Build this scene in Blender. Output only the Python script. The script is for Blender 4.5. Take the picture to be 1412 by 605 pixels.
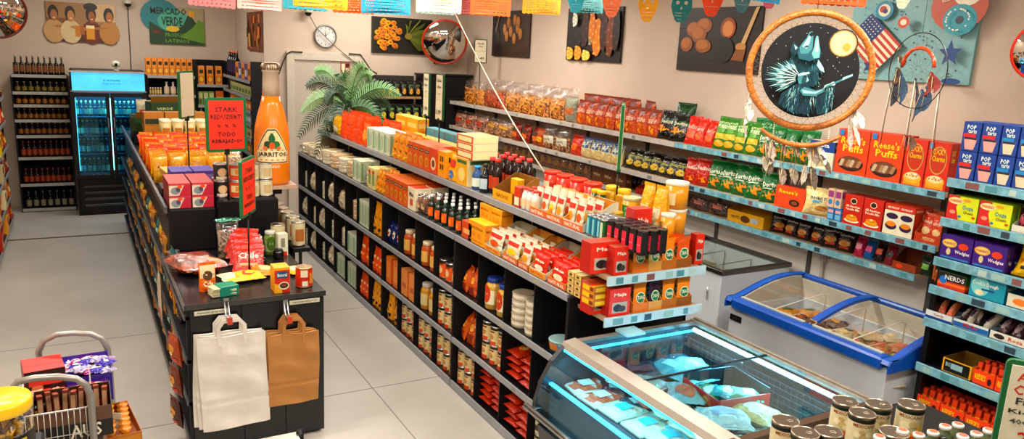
import bpy, math, random
from mathutils import Vector, Matrix
random.seed(7)
PI = math.pi
for o in list(bpy.data.objects): bpy.data.objects.remove(o)
scene = bpy.context.scene
COL = scene.collection

# ---------------------------------------------------------------- camera
F, CX, CY, EYE = 1059.33, 706.0, 302.5, 2.4
_a, _b, _c = math.radians(12.3028), math.radians(29.76443), math.radians(2.80913)
def _rot():
    Rz = Matrix(((math.cos(_b), -math.sin(_b), 0), (math.sin(_b), math.cos(_b), 0), (0, 0, 1)))
    Bm = Matrix(((1, 0, 0), (0, 0, -1), (0, 1, 0)))
    Rx = Matrix(((1, 0, 0), (0, math.cos(_a), -math.sin(_a)), (0, math.sin(_a), math.cos(_a))))
    Rr = Matrix(((math.cos(_c), -math.sin(_c), 0), (math.sin(_c), math.cos(_c), 0), (0, 0, 1)))
    return Rr @ Rx @ Bm @ Rz
RM = _rot()
cam_data = bpy.data.cameras.new('camera'); cam = bpy.data.objects.new('camera', cam_data); COL.objects.link(cam)
cam_data.sensor_width = 36; cam_data.lens = F / 1412 * 36; cam_data.clip_start = .05; cam_data.clip_end = 60
_r, _d, _f = RM[0], RM[1], RM[2]
cam.matrix_world = Matrix(((_r[0], -_d[0], -_f[0], 0), (_r[1], -_d[1], -_f[1], 0), (_r[2], -_d[2], -_f[2], EYE), (0, 0, 0, 1)))
scene.camera = cam

# ---------------------------------------------------------------- exposure, world, lights
scene.view_settings.view_transform = 'Standard'; scene.view_settings.look = 'None'
scene.view_settings.exposure = 0.0; scene.view_settings.gamma = 1; scene.view_settings.use_curve_mapping = False
world = bpy.data.worlds.new('world'); scene.world = world; world.use_nodes = True
world.node_tree.nodes['Background'].inputs[0].default_value = (.9, .85, .8, 1)
world.node_tree.nodes['Background'].inputs[1].default_value = 0.02
CEIL = 3.3
def area(name, loc, sx, sy, power, col=(1, .95, .87), rot=(0, 0, 0)):
    l = bpy.data.lights.new(name, 'AREA'); l.shape = 'RECTANGLE'; l.size = sx; l.size_y = sy; l.energy = power; l.color = col
    o = bpy.data.objects.new(name, l); COL.objects.link(o); o.location = loc; o.rotation_euler = rot
    return o
LAMPS = [(-.2, 1.2, 1.2), (1.6, 1.2, 1.1), (3.3, 1.2, 1.1), (-.2, 4.2, 1.05), (1.6, 4.2, 1.1), (3.4, 4.2, 1.15),
         (-.2, 7.4, .85), (1.7, 7.4, 1.), (3.5, 7.4, 1.1), (.6, 10.9, .62), (3.3, 9.5, .6)]
LP = 48
for x, y, k in LAMPS:
    area('ceiling_lamp_light', (x, y, CEIL - .09), 1.15, .26, LP * k)

# ---------------------------------------------------------------- pixel helpers
def ray(u, v):
    return RM.transposed() @ Vector(((u - CX) / F, (v - CY) / F, 1))
def at(u, v, X=None, Y=None, Z=None):
    d = ray(u, v)
    t = X / d[0] if X is not None else Y / d[1] if Y is not None else (Z - EYE) / d[2]
    return Vector((d[0] * t, d[1] * t, d[2] * t + EYE))
def ypx(u, X, z):
    k = (u - CX) / F; a = RM[0] - k * RM[2]
    return -(a[0] * X + a[2] * (z - EYE)) / a[1]
def xpx(u, Y, z):
    k = (u - CX) / F; a = RM[0] - k * RM[2]
    return -(a[1] * Y + a[2] * (z - EYE)) / a[0]

# ---------------------------------------------------------------- materials
def lin(h):
    if not isinstance(h, str): return tuple(h)
    h = h.lstrip('#')
    c = [int(h[i:i + 2], 16) / 255 for i in (0, 2, 4)]
    return tuple((x / 12.92 if x <= .04045 else ((x + .055) / 1.055) ** 2.4) for x in c)
_mc = {}
def mat(h, rough=.5, metal=0., var=.12, vs=18., bump=0., bs=60., emit=0., key=''):
    k = (str(h), rough, metal, var, vs, bump, bs, emit, key)
    if k in _mc: return _mc[k]
    c = lin(h); m = bpy.data.materials.new('material_' + str(len(_mc))); m.use_nodes = True
    nt = m.node_tree; b = nt.nodes['Principled BSDF']
    b.inputs['Roughness'].default_value = rough; b.inputs['Metallic'].default_value = metal
    tc = nt.nodes.new('ShaderNodeTexCoord')
    n = nt.nodes.new('ShaderNodeTexNoise'); n.inputs['Scale'].default_value = vs; n.inputs['Detail'].default_value = 3
    nt.links.new(tc.outputs['Object'], n.inputs['Vector'])
    r = nt.nodes.new('ShaderNodeValToRGB')
    r.color_ramp.elements[0].position = .3; r.color_ramp.elements[1].position = .7
    r.color_ramp.elements[0].color = (*[x * (1 - var) for x in c], 1); r.color_ramp.elements[1].color = (*[min(1, x * (1 + var)) for x in c], 1)
    nt.links.new(n.outputs['Fac'], r.inputs['Fac']); nt.links.new(r.outputs['Color'], b.inputs['Base Color'])
    if bump:
        n2 = nt.nodes.new('ShaderNodeTexNoise'); n2.inputs['Scale'].default_value = bs; n2.inputs['Detail'].default_value = 2
        nt.links.new(tc.outputs['Object'], n2.inputs['Vector'])
        bp = nt.nodes.new('ShaderNodeBump'); bp.inputs['Strength'].default_value = bump; bp.inputs['Distance'].default_value = .02
        nt.links.new(n2.outputs['Fac'], bp.inputs['Height']); nt.links.new(bp.outputs['Normal'], b.inputs['Normal'])
    if emit:
        nt.links.new(r.outputs['Color'], b.inputs['Emission Color']); b.inputs['Emission Strength'].default_value = emit
    _mc[k] = m; return m
def rich(h):
    c = lin(h); c = (c[0], c[1] + .035 * max(0, c[0] - c[1]), c[2] * .86); L = sum(c) / 3
    return tuple(round(max(.001, min(1, max(.001, L + (x - L) * 1.1) ** 1.18)), 5) for x in c)
def paper(h): return mat(rich(h), .42, 0, .06, 30)
def foil(h): return mat(rich(h), .26, 0, .12, 25, .55, 34)
def plastic(h): return mat(rich(h), .3, 0, .06, 20)
def metalm(h='b8b8b8', r=.3): return mat(h, r, 1, .06, 20)
BLACK = mat('070708', .42, 0, .2, 12)
BLACKM = mat('060607', .75, 0, .2, 12)
for _m in (BLACK, BLACKM): _m.node_tree.nodes['Principled BSDF'].inputs['Specular IOR Level'].default_value = .3
def film(h='ffffff', fac=.1, rough=.12, bump=.5, bs=40, tint=None):
    k = ('film', str(h), fac, rough, bump, bs, tint); up = .32 if bump else .13
    if k in _mc: return _mc[k]
    m = bpy.data.materials.new('clear_film'); m.use_nodes = True; nt = m.node_tree; nt.nodes.clear()
    out = nt.nodes.new('ShaderNodeOutputMaterial'); mx = nt.nodes.new('ShaderNodeMixShader')
    tr = nt.nodes.new('ShaderNodeBsdfTransparent'); gl = nt.nodes.new('ShaderNodeBsdfGlossy')
    tr.inputs[0].default_value = (*(lin(tint) if tint else (1, 1, 1)), 1)
    gl.inputs['Color'].default_value = (*lin(h), 1); gl.inputs['Roughness'].default_value = rough
    lw = nt.nodes.new('ShaderNodeLayerWeight'); lw.inputs['Blend'].default_value = .3
    mr = nt.nodes.new('ShaderNodeMapRange'); mr.inputs['To Min'].default_value = fac; mr.inputs['To Max'].default_value = min(1, fac + up)
    nt.links.new(lw.outputs['Facing'], mr.inputs['Value']); nt.links.new(mr.outputs[0], mx.inputs[0])
    nt.links.new(tr.outputs[0], mx.inputs[1]); nt.links.new(gl.outputs[0], mx.inputs[2]); nt.links.new(mx.outputs[0], out.inputs[0])
    if bump:
        tc = nt.nodes.new('ShaderNodeTexCoord'); n2 = nt.nodes.new('ShaderNodeTexNoise'); n2.inputs['Scale'].default_value = bs
        bp = nt.nodes.new('ShaderNodeBump'); bp.inputs['Strength'].default_value = bump; bp.inputs['Distance'].default_value = .02
        nt.links.new(tc.outputs['Object'], n2.inputs['Vector']); nt.links.new(n2.outputs['Fac'], bp.inputs['Height'])
        nt.links.new(bp.outputs['Normal'], gl.inputs['Normal'])
    _mc[k] = m; return m
FILM = film(); PANE = film('ffffff', .05, .03, 0)
def bits(h1, h2, h3='140a04', scale=60, rough=.5):
    """crumbly food: chips, nuts, beans"""
    k = ('bits', h1, h2, h3, scale, rough)
    if k in _mc: return _mc[k]
    m = bpy.data.materials.new('food_pieces'); m.use_nodes = True; nt = m.node_tree; b = nt.nodes['Principled BSDF']
    b.inputs['Roughness'].default_value = rough
    tc = nt.nodes.new('ShaderNodeTexCoord'); v = nt.nodes.new('ShaderNodeTexVoronoi'); v.inputs['Scale'].default_value = scale
    nt.links.new(tc.outputs['Object'], v.inputs['Vector'])
    sp = nt.nodes.new('ShaderNodeSeparateColor'); nt.links.new(v.outputs['Color'], sp.inputs[0])
    r = nt.nodes.new('ShaderNodeValToRGB'); e = r.color_ramp.elements
    e[0].position = .12; e[0].color = (*lin(h3), 1); e[1].position = .3; e[1].color = (*lin(h2), 1)
    x = e.new(.75); x.color = (*lin(h1), 1)
    nt.links.new(sp.outputs[0], r.inputs['Fac']); nt.links.new(r.outputs['Color'], b.inputs['Base Color'])
    bp = nt.nodes.new('ShaderNodeBump'); bp.inputs['Strength'].default_value = .9; bp.inputs['Distance'].default_value = .01
    nt.links.new(v.outputs['Distance'], bp.inputs['Height']); nt.links.new(bp.outputs['Normal'], b.inputs['Normal'])
    _mc[k] = m; return m

# ---------------------------------------------------------------- text glyphs
_tx = {}
def glyphs(s):
    if s in _tx: return _tx[s]
    cu = bpy.data.curves.new('text', 'FONT'); cu.body = s; cu.resolution_u = 1; cu.offset = .018
    o = bpy.data.objects.new('text', cu); COL.objects.link(o)
    me = bpy.data.meshes.new_from_object(o)
    vs = [(v.co.x, v.co.y) for v in me.vertices]; fs = [tuple(p.vertices) for p in me.polygons]
    bpy.data.objects.remove(o); bpy.data.curves.remove(cu); bpy.data.meshes.remove(me)
    if not vs: _tx[s] = ([], []); return _tx[s]
    x0 = min(v[0] for v in vs); x1 = max(v[0] for v in vs); y0 = min(v[1] for v in vs); y1 = max(v[1] for v in vs)
    sx = 1 / max(1e-6, x1 - x0); sy = 1 / max(1e-6, y1 - y0)
    _tx[s] = ([((v[0] - x0) * sx, (v[1] - y0) * sy) for v in vs], fs); return _tx[s]

# ---------------------------------------------------------------- mesh builder
class MB:
    def __init__(s): s.v = []; s.f = []; s.m = []; s.sm = []; s.mats = []; s.T = None
    def mi(s, m):
        if m not in s.mats: s.mats.append(m)
        return s.mats.index(m)
    def add(s, vs, fs, m, smooth=False):
        b = len(s.v)
        if s.T is not None: vs = [s.T @ Vector(p) for p in vs]
        s.v += [tuple(p) for p in vs]
        for i, f in enumerate(fs):
            s.f.append([b + k for k in f]); s.m.append(s.mi(m[i] if isinstance(m, list) else m)); s.sm.append(smooth)
        return s
    def box(s, x0, y0, z0, x1, y1, z1, m, b=0., front=None, top=None):
        """box with chamfered edges; front is the -y face"""
        if b <= 0: b = min(x1 - x0, y1 - y0, z1 - z0) * .04
        lo = (x0, y0, z0); hi = (x1, y1, z1); vs = []; ix = {}
        for c in range(8):
            sg = (c & 1, c >> 1 & 1, c >> 2 & 1)
            for a in range(3):
                p = []
                for k in range(3):
                    e = hi[k] if sg[k] else lo[k]
                    if k != a: e += -b if sg[k] else b
                    p.append(e)
                ix[(sg, a)] = len(vs); vs.append(p)
        cen = Vector([(lo[k] + hi[k]) / 2 for k in range(3)]); fs = []; ms = []
        def put(f, mm):
            P = [Vector(vs[i]) for i in f]; n = (P[1] - P[0]).cross(P[2] - P[0]); q = sum(P, Vector()) / len(P) - cen
            if n.dot(q) < 0: f = f[::-1]
            fs.append(f); ms.append(mm)
        for a in range(3):
            o = [k for k in range(3) if k != a]
            for sa in (0, 1):
                f = []
                for p, q in ((0, 0), (1, 0), (1, 1), (0, 1)):
                    sg = [0, 0, 0]; sg[a] = sa; sg[o[0]] = p; sg[o[1]] = q; f.append(ix[(tuple(sg), a)])
                mm = m
                if a == 1 and sa == 0 and front is not None: mm = front
                if a == 2 and sa == 1 and top is not None: mm = top
                put(f, mm)
            for p in (0, 1):
                for q in (0, 1):
                    sg0 = [0, 0, 0]; sg0[o[0]] = p; sg0[o[1]] = q; sg1 = list(sg0); sg1[a] = 1
                    put([ix[(tuple(sg0), o[0])], ix[(tuple(sg1), o[0])], ix[(tuple(sg1), o[1])], ix[(tuple(sg0), o[1])]], m)
        for c in range(8):
            sg = (c & 1, c >> 1 & 1, c >> 2 & 1); put([ix[(sg, 0)], ix[(sg, 1)], ix[(sg, 2)]], m)
        return s.add(vs, fs, ms)
    def lathe(s, prof, m, seg=16, cx=0, cy=0, smooth=True, cap=True):
        vs = []; fs = []; ms = []
        for r, z in prof:
            for k in range(seg):
                t = 2 * PI * k / seg; vs.append((cx + r * math.cos(t), cy + r * math.sin(t), z))
        for i in range(len(prof) - 1):
            for k in range(seg):
                k2 = (k + 1) % seg; fs.append((i * seg + k, i * seg + k2, (i + 1) * seg + k2, (i + 1) * seg + k))
                ms.append(m[i] if isinstance(m, list) else m)
        if cap:
            fs.append(tuple(range(seg))[::-1]); ms.append(m[0] if isinstance(m, list) else m)
            fs.append(tuple((len(prof) - 1) * seg + k for k in range(seg))); ms.append(m[-1] if isinstance(m, list) else m)
        b = len(s.f); s.add(vs, fs, ms, smooth)
        if cap: s.sm[-1] = False; s.sm[-2] = False
        return s
    def tube(s, path, r, m, seg=8, closed=False):
        P = [Vector(p) for p in path]; n = len(P); vs = []; fs = []; up = None
        for i in range(n):
            a = P[(i - 1) % n] if closed or i > 0 else P[0]; c = P[(i + 1) % n] if closed or i < n - 1 else P[-1]
            t = (c - a).normalized()
            if up is None: up = Vector((0, 0, 1)) if abs(t.z) < .9 else Vector((1, 0, 0))
            x = up - t * up.dot(t); x = x.normalized() if x.length > 1e-6 else t.orthogonal().normalized(); up = x; y = t.cross(x)
            rr = r[i] if isinstance(r, (list, tuple)) else r
            for k in range(seg):
                g = 2 * PI * k / seg; vs.append(P[i] + x * math.cos(g) * rr + y * math.sin(g) * rr)
        for i in range(n if closed else n - 1):
            j = (i + 1) % n
            for k in range(seg):
                k2 = (k + 1) % seg; fs.append((i * seg + k, i * seg + k2, j * seg + k2, j * seg + k))
        if not closed: fs.append(tuple(range(seg))[::-1]); fs.append(tuple((n - 1) * seg + k for k in range(seg)))
        return s.add(vs, fs, m, True)
    def grid(s, fn, nu, nv, m, smooth=True, flip=False):
        vs = [fn(i / nu, j / nv) for j in range(nv + 1) for i in range(nu + 1)]; fs = []
        for j in range(nv):
            for i in range(nu):
                a = j * (nu + 1) + i; f = (a, a + 1, a + nu + 2, a + nu + 1); fs.append(f[::-1] if flip else f)
        return s.add(vs, fs, m, smooth)
    def prism(s, pts, fn0, fn1, m, cap0=True, cap1=True):
        """2D outline pts swept between two embeddings"""
        n = len(pts); vs = [fn0(*p) for p in pts] + [fn1(*p) for p in pts]
        fs = [(i, (i + 1) % n, n + (i + 1) % n, n + i) for i in range(n)]
        if cap0: fs.append(tuple(range(n))[::-1])
        if cap1: fs.append(tuple(range(n, 2 * n)))
        return s.add(vs, fs, m)
    def art(s, S, items, off=.0006):
        """printed shapes laid on a surface S(u, v, offset)"""
        for q, it in enumerate(items):
            k = it[0]; o = off + q * off * .5; m = it[-1]; m = paper(m) if isinstance(m, str) else m
            if k == 'r':
                _, u0, v0, u1, v1, _c2 = it; s.grid(lambda a, b: S(u0 + (u1 - u0) * a, v0 + (v1 - v0) * b, o), 6, 6, m, True)
            elif k == 'e':
                _, cu, cv, ru, rv, _c2 = it
                vs = [S(cu, cv, o)]; N = 18; fs = []
                for R in (.55, 1.): vs += [S(cu + ru * R * math.cos(2 * PI * i / N), cv + rv * R * math.sin(2 * PI * i / N), o) for i in range(N)]
                for i in range(N):
                    j = (i + 1) % N; fs += [(0, 1 + i, 1 + j), (1 + i, 1 + N + i, 1 + N + j, 1 + j)]
                s.add(vs, fs, m, True)
            elif k == 'p':
                pts = it[1]; s.add([S(a, b, o) for a, b in pts], [tuple(range(len(pts)))], m)
            elif k == 't':
                _, tx, u0, v0, u1, v1, _c2 = it; g, fs = glyphs(tx)
                if g: s.add([S(u0 + (u1 - u0) * a, v0 + (v1 - v0) * b, o * 1.6) for a, b in g], fs, m)
        return s
    def mesh(s, name='mesh'):
        me = bpy.data.meshes.new(name); me.from_pydata(s.v, [], s.f)
        for m in s.mats: me.materials.append(m)
        me.polygons.foreach_set('material_index', s.m); me.polygons.foreach_set('use_smooth', s.sm); me.update(); return me

# ---------------------------------------------------------------- objects
LABELS = []
def tag(o, label, cat, group=None, kind=None):
    n = len(label.split()); LABELS.append((label, group))
    if not 4 <= n <= 16: print('LABEL LENGTH', n, label)
    o['label'] = label; o['category'] = cat
    if group: o['group'] = group
    if kind: o['kind'] = kind
    return o
def raw(name, data, parent=None, kind=None, label=None):
    o = bpy.data.objects.new(name, data); COL.objects.link(o)
    if parent: o.parent = parent
    if kind: o['kind'] = kind
    if label: o['label'] = label
    return o
def part(name, mb, parent, label=None, kind=None): return raw(name, mb.mesh(name) if isinstance(mb, MB) else mb, parent, kind, label)
def thing(name, label, cat, loc=(0, 0, 0), rz=0, group=None, mb=None, kind=None):
    o = raw(name, mb.mesh(name) if mb else None); o.location = loc; o.rotation_euler = (0, 0, rz); return tag(o, label, cat, group, kind)
def struct(name, mb, label=None, cat='structure'):
    o = raw(name, mb.mesh(name)); o['kind'] = 'structure'; o['label'] = label or ('plain ' + name.replace('_', ' ') + ' of the shop'); o['category'] = name.split('_')[0]; return o
# a proto is a list of (part name, mesh, parent index or None); a single entry with name None is the thing's own mesh
def place(proto, name, label, cat, loc, rz=0, group=None, rx=0., ry=0., s=1.):
    if len(proto) == 1: o = raw(name, proto[0][1])
    else:
        o = raw(name, None); made = []
        for pn, me, pi in proto: made.append(raw(pn, me, made[pi] if pi is not None else o))
    o.location = loc; o.rotation_euler = (rx, ry, rz); o.scale = (s, s, s)
    return tag(o, label, cat, group)
ORD = ['first', 'second', 'third', 'fourth', 'fifth', 'sixth', 'seventh', 'eighth', 'ninth', 'tenth', 'eleventh', 'twelfth', 'thirteenth', 'fourteenth', 'fifteenth', 'sixteenth', 'seventeenth', 'eighteenth', 'nineteenth', 'twentieth', 'twenty-first', 'twenty-second', 'twenty-third', 'twenty-fourth', 'twenty-fifth', 'twenty-sixth']
def which(i, n):
    if n == 1: return ''
    if i == 0: return ', leftmost'
    if i == n - 1: return ', rightmost'
    return ', ' + ORD[i] + ' from left'
LAYER = {2: ['bottom layer', 'top layer'], 3: ['bottom layer', 'middle layer', 'top layer']}
def depthword(r, rows):
    if rows == 1: return ''
    return (', front row', ', second row', ', third row', ', fourth row', ', fifth row')[r]
_pc = {}; KEEP = []
def cached(key, fn):
    if key not in _pc: _pc[key] = fn()
    return _pc[key]
def row(S, px0, px1, n, build, name, desc, cat, group=None, rows=1, stack=1, h=.2, d=.1, gap=.006, inset=.015, tilt=0., jit=.0, wfac=1., rzj=0., dgap=.008, zoff=0., fade=0, wmax=None, word=None):
    """a run of packages on the shelf level S between two image columns; items face the aisle"""
    z = S['z'] + .0015 + zoff; protos = None
    if S['face'] == 'x':
        X = S['X'] + inset; a = ypx(px0, X, z); b = ypx(px1, X, z); step = (b - a) / n
    elif S['face'] == 'X':
        X = S['X'] - inset; a = ypx(px0, X, z); b = ypx(px1, X, z); step = (b - a) / n
    else:
        Yv = S['Y'] + inset; a = xpx(px0, Yv, z); b = xpx(px1, Yv, z); step = (b - a) / n
    w = (abs(step) - gap) * wfac
    if name in ('crisps_bag', 'snack_bag') and S.get('X', 0) > 4.5 and px0 > 840: w = round(w * 1.14, 3); rz0 = .3; tilt += .06
    else: rz0 = 0
    if wmax and w > wmax: w = wmax
    bl = build if isinstance(build, list) else [build]; KEEP.append(bl)
    pr = [cached((id(f), round(w, 3), h, d), lambda f=f: f(w, h, d)) for f in bl]
    if group is None and n * rows * stack > 1: group = desc.replace(',', '')
    for l in range(stack):
        for r in range(rows):
            for i in range(n):
                t = a + step * (i + .5) + random.uniform(-jit, jit); dd = inset + d / 2 + r * (d + dgap)
                ang = random.uniform(-rzj, rzj)
                if S['face'] == 'x': loc = (S['X'] + dd, t, z + l * (h + .0015)); rz = -PI / 2 + ang + rz0
                elif S['face'] == 'X': loc = (S['X'] - dd, t, z + l * (h + .0015)); rz = PI / 2 + ang
                else: loc = (t, S['Y'] + dd, z + l * (h + .0015)); rz = ang
                lab = desc + which(i, n) + depthword(r, rows) + (', ' + LAYER[stack][l] if stack in (2, 3) else '') + ('' if stack < 4 else ', layer ' + ORD[l] + ' from below')
                sc = 1.
                if rz0: rz += random.uniform(-.22, .22); sc = random.uniform(.93, 1.08)
                place(pr[(i + r) % len(pr)], name, lab, cat, loc, rz, group, rx=-(tilt + (random.uniform(0, .22) if rz0 else 0)), ry=(random.uniform(-.07, .07) if rz0 else 0), s=sc)
def X(Xf, z): return {'face': 'x', 'X': Xf, 'z': z}
def Yf(Y, z): return {'face': 'y', 'Y': Y, 'z': z}

# ---------------------------------------------------------------- package builders  (front is -y, base z = 0)
def flat(w, h, d): return lambda u, v, o: ((u - .5) * w, -d / 2 - o, v * h)
def sideS(w, h, d): return lambda u, v, o: (w / 2 + o, (u - .5) * d, v * h)
def carton(col, art=(), side=None, top=None, sart=None, flap=True):
    def f(w, h, d):
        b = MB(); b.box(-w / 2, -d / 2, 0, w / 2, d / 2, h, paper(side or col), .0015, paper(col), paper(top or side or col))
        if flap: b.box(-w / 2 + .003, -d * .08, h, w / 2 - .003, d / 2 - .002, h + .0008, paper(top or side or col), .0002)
        b.art(flat(w, h, d), art)
        b.art(sideS(w, h, d), sart if sart is not None else [a for a in art if a[0] in 'tr'][:2])
        return [('carton', b.mesh('carton'), None)]
    return f
def bagS(w, h, d, seed=0, doy=False):
    rr = random.Random(seed); ph = [rr.uniform(0, 6) for _ in range(6)]
    def S(u, v, o, sg=-1):
        c = abs(2 * u - 1)
        if doy: pv = (max(0, 1 - v) ** .55) * (.75 + .25 * min(1, v * 6)); pu = max(0, 1 - c ** 3.2) ** .5; wx = w * (.97 - .05 * math.sin(PI * v))
        else: pv = max(0, math.sin(PI * min(1, max(0, v)))) ** .45; pu = max(0, 1 - c ** 2.4) ** .55; wx = w * (1 - .09 * math.sin(PI * v))
        wr = .06 * d * (math.sin(u * 17 + ph[0] + v * 5) * math.sin(v * 13 + ph[1]) + .6 * math.sin(v * 29 + ph[2] + 9 * u)) * pv * pu
        return ((u - .5) * wx, sg * (d / 2 * pv * pu + wr + o + .0008), v * h)
    return S
def bag(col, art=(), doy=False, seed=0, crimp=None, back=None):
    def f(w, h, d):
        S = bagS(w, h, d, seed, doy); b = MB()
        b.grid(lambda u, v: S(u, v, 0), 12, 14, foil(col)); b.grid(lambda u, v: S(u, v, 0, 1), 12, 14, foil(back or col), flip=True)
        if doy: b.add([S(i / 12, 0, 0) for i in range(13)] + [S(i / 12, 0, 0, 1) for i in range(12, -1, -1)], [tuple(range(26))], foil(col))
        for z0 in ((0, h) if not doy else (h,)):   # crimped seams with a zigzag edge
            N = 16; vs = []
            for i in range(N + 1):
                x = (i / N - .5) * w * .99; e = (.006 if i % 2 else .002) + .012
                zz = z0 + (e if z0 else 0); z1 = z0 - (.002 if z0 else -.014)
                vs += [(x, -.0025, max(0, z1)), (x, -.0025, zz)]
            b.add(vs, [(2 * i, 2 * i + 2, 2 * i + 3, 2 * i + 1) for i in range(N)], foil(crimp or col))
        b.art(S, art, .0012)
        return [('bag', b.mesh('bag'), None)]
    return f
def clearbag(m, fill=.72, tie=False, lab=None, seed=0):
    def f(w, h, d):
        S = bagS(w, h, d, seed); S2 = bagS(w * .93, h * fill, d * .9, seed + 5); a = MB(); b = MB(); rr = random.Random(seed)
        a.grid(lambda u, v: S(u, v, 0), 12, 14, FILM); a.grid(lambda u, v: S(u, v, 0, 1), 12, 14, FILM, flip=True)
        for k in range(14):  # crinkled neck
            x = (k / 13 - .5) * w * .8; a.add([(x - .012, 0, h * .93), (x + .014, rr.uniform(-.02, .02), h * .95), (x + rr.uniform(-.02, .02), rr.uniform(-.03, .03), h * rr.uniform(1.05, 1.16))], [(0, 1, 2)], FILM)
        b.grid(lambda u, v: S2(u, v, 0), 14, 12, m); b.grid(lambda u, v: S2(u, v, 0, 1), 14, 12, m, flip=True)
        for k in range(46):  # single pieces standing out of the filling
            u = rr.uniform(.1, .9); v = rr.uniform(.1, .97); p = Vector(S2(u, v, -.002)); q = [Vector((rr.uniform(-1, 1), rr.uniform(-.5, .3), rr.uniform(-1, 1))) * w * .11 for _ in range(3)]
            b.add([p + t for t in q], [(0, 1, 2)], m)
        if lab: a.art(S, lab, .0015)
        return [('bag_film', a.mesh('bag_film'), None), ('food_filling', b.mesh('food_filling'), None)]
    return f
def cylS(r, h, z0=0): return lambda u, v, o: ((r + o) * math.sin((u - .5) * 2.2), -(r + o) * math.cos((u - .5) * 2.2), z0 + v * h)
def can(lab, art=(), top='c9c4bb', band=None):
    def f(w, h, d):
        r = w / 2; a = MB(); b = MB(); c = MB(); M1 = metalm(top, .28)
        a.lathe([(r * .95, 0), (r, .002), (r, .006), (r * .975, .008), (r * .975, h - .008), (r, h - .006), (r, h - .0008)], M1, 28, cap=True)
        b.lathe([(r * .985, .009), (r * .985, h - .009)], paper(lab), 28, cap=False)
        if band: b.lathe([(r * .992, h * .8), (r * .992, h - .009)], paper(band), 28, cap=False)
        b.art(cylS(r * .995, h), art)
        c.lathe([(r, h - .003), (r * .99, h), (r * .93, h), (r * .91, h - .003), (r * .72, h - .003), (r * .7, h - .002), (r * .4, h - .002), (0.0005, h - .002)], M1, 28, cap=False)
        c.tube([(math.cos(t) * r * .22 + r * .3, math.sin(t) * r * .16, h - .001) for t in [k * PI / 5 for k in range(10)]], .0012, M1, 5, True)
        return [('can_body', a.mesh(), None), ('paper_label', b.mesh(), None), ('lid', c.mesh(), None)]
    return f
def jar(content, lid='c8452a', art=(), lab='f0e6cf', glass=None, fat=1.):
    def f(w, h, d):
        r = w / 2; a = MB(); b = MB(); c = MB()
        m = content if not isinstance(content, str) else mat(content, .25, 0, .3, 40)
        a.lathe([(r * .9, 0), (r, .006), (r, h * .7), (r * .93, h * .78), (r * .74, h * .84), (r * .74, h * .9)], m, 20)
        c.lathe([(r * .8, h * .86), (r * .82, h * .87), (r * .82, h - .003), (r * .76, h), (.0005, h)], mat(lid, .35, .2, .05), 20, cap=False)
        parts = [('jar_body', a.mesh(), None), ('lid', c.mesh(), None)]
        if lab: b.grid(lambda u, v: cylS(r * 1.01, h)(u, .18 + .45 * v, .0005), 10, 2, paper(lab)); b.art(cylS(r * 1.02, h), art); parts.append(('paper_label', b.mesh(), None))
        return parts
    return f
def bottle(glass, cap='e8e8e8', lab='e0702a', art=(), neck=.34, shape=.72, simple=False):
    def f(w, h, d):
        r = w / 2; a = MB(); b = MB(); c = MB(); m = mat(glass, .12, 0, .1, 10)
        n = r * neck
        a.lathe([(r * .88, 0), (r, .006), (r, h * .55), (r * .92, h * .63), (n * 1.35, h * shape), (n, h * (shape + .08)), (n, h * .93)], m, 14)
        c.lathe([(n * 1.18, h * .9), (n * 1.22, h * .905), (n * 1.22, h - .002), (n, h), (.0005, h)], mat(cap, .35, .1, .05), 12, cap=False)
        if lab:
            b.grid(lambda u, v: cylS(r * 1.01, h)(u * 1.3 - .15, .14 + .36 * v, .0004), 8, 1, paper(lab)); b.art(cylS(r * 1.02, h), art)
        if simple:
            t = MB()
            for q in (a, b, c):
                bb = len(t.v); t.v += q.v; t.f += [[bb + k for k in x] for x in q.f]; t.m += [t.mi(q.mats[k]) for k in q.m]; t.sm += q.sm
            return [('bottle', t.mesh('bottle'), None)]
        P = [('bottle_body', a.mesh(), None), ('cap', c.mesh(), None)]
        if lab: P.append(('paper_label', b.mesh(), None))
        return P
    return f
def tub(col, lid='f2ead8', art=(), taper=.9):
    def f(w, h, d):
        r = w / 2; a = MB(); c = MB()
        a.lathe([(r * taper, 0), (r * .98, h * .9)], plastic(col), 22); a.art(lambda u, v, o: cylS(r * (taper + (.98 - taper) * v / .9) + .001, h)(u, v, o), art)
        c.lathe([(r * .99, h * .88), (r * 1.02, h * .89), (r * 1.02, h - .003), (r * .97, h), (r * .9, h - .002), (.0005, h - .002)], plastic(lid), 22, cap=False)
        return [('tub_body', a.mesh(), None), ('lid', c.mesh(), None)]
    return f
def opentray(col, inner=None, art=(), front=.35, back=1., side=None):
    """display carton, open at top, low front, sloping sides"""
    def f(w, h, d):
        b = MB(); t = .003; m = paper(col); n = paper(inner or 'a87c4c'); hf = h * front; hb = h * back
        b.box(-w / 2, -d / 2, 0, w / 2, d / 2, t, n, .0005)
        b.box(-w / 2, -d / 2, t, w / 2, -d / 2 + t, hf, n, .0005, m); b.box(-w / 2, d / 2 - t, t, w / 2, d / 2, hb, m, .0005, n)
        for sx in (-1, 1):
            x0 = sx * w / 2; x1 = x0 - sx * t
            pts = [(-d / 2 + t, t), (d / 2 - t, t), (d / 2 - t, hb), (d / 2 - t - d * .15, hb), (-d / 2 + t, hf)]
            N = len(pts); vs = [(x0, p, q) for p, q in pts] + [(x1, p, q) for p, q in pts]
            fs = [tuple(range(N)), tuple(range(2 * N - 1, N - 1, -1))] + [(i, (i + 1) % N, N + (i + 1) % N, N + i) for i in range(N)]
            b.add(vs, fs, [paper(side or col), n] + [n] * N)
        b.art(lambda u, v, o: ((u - .5) * w, -d / 2 - o, v * hf), art)
        return [('tray', b.mesh('tray'), None)]
    return f
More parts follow.
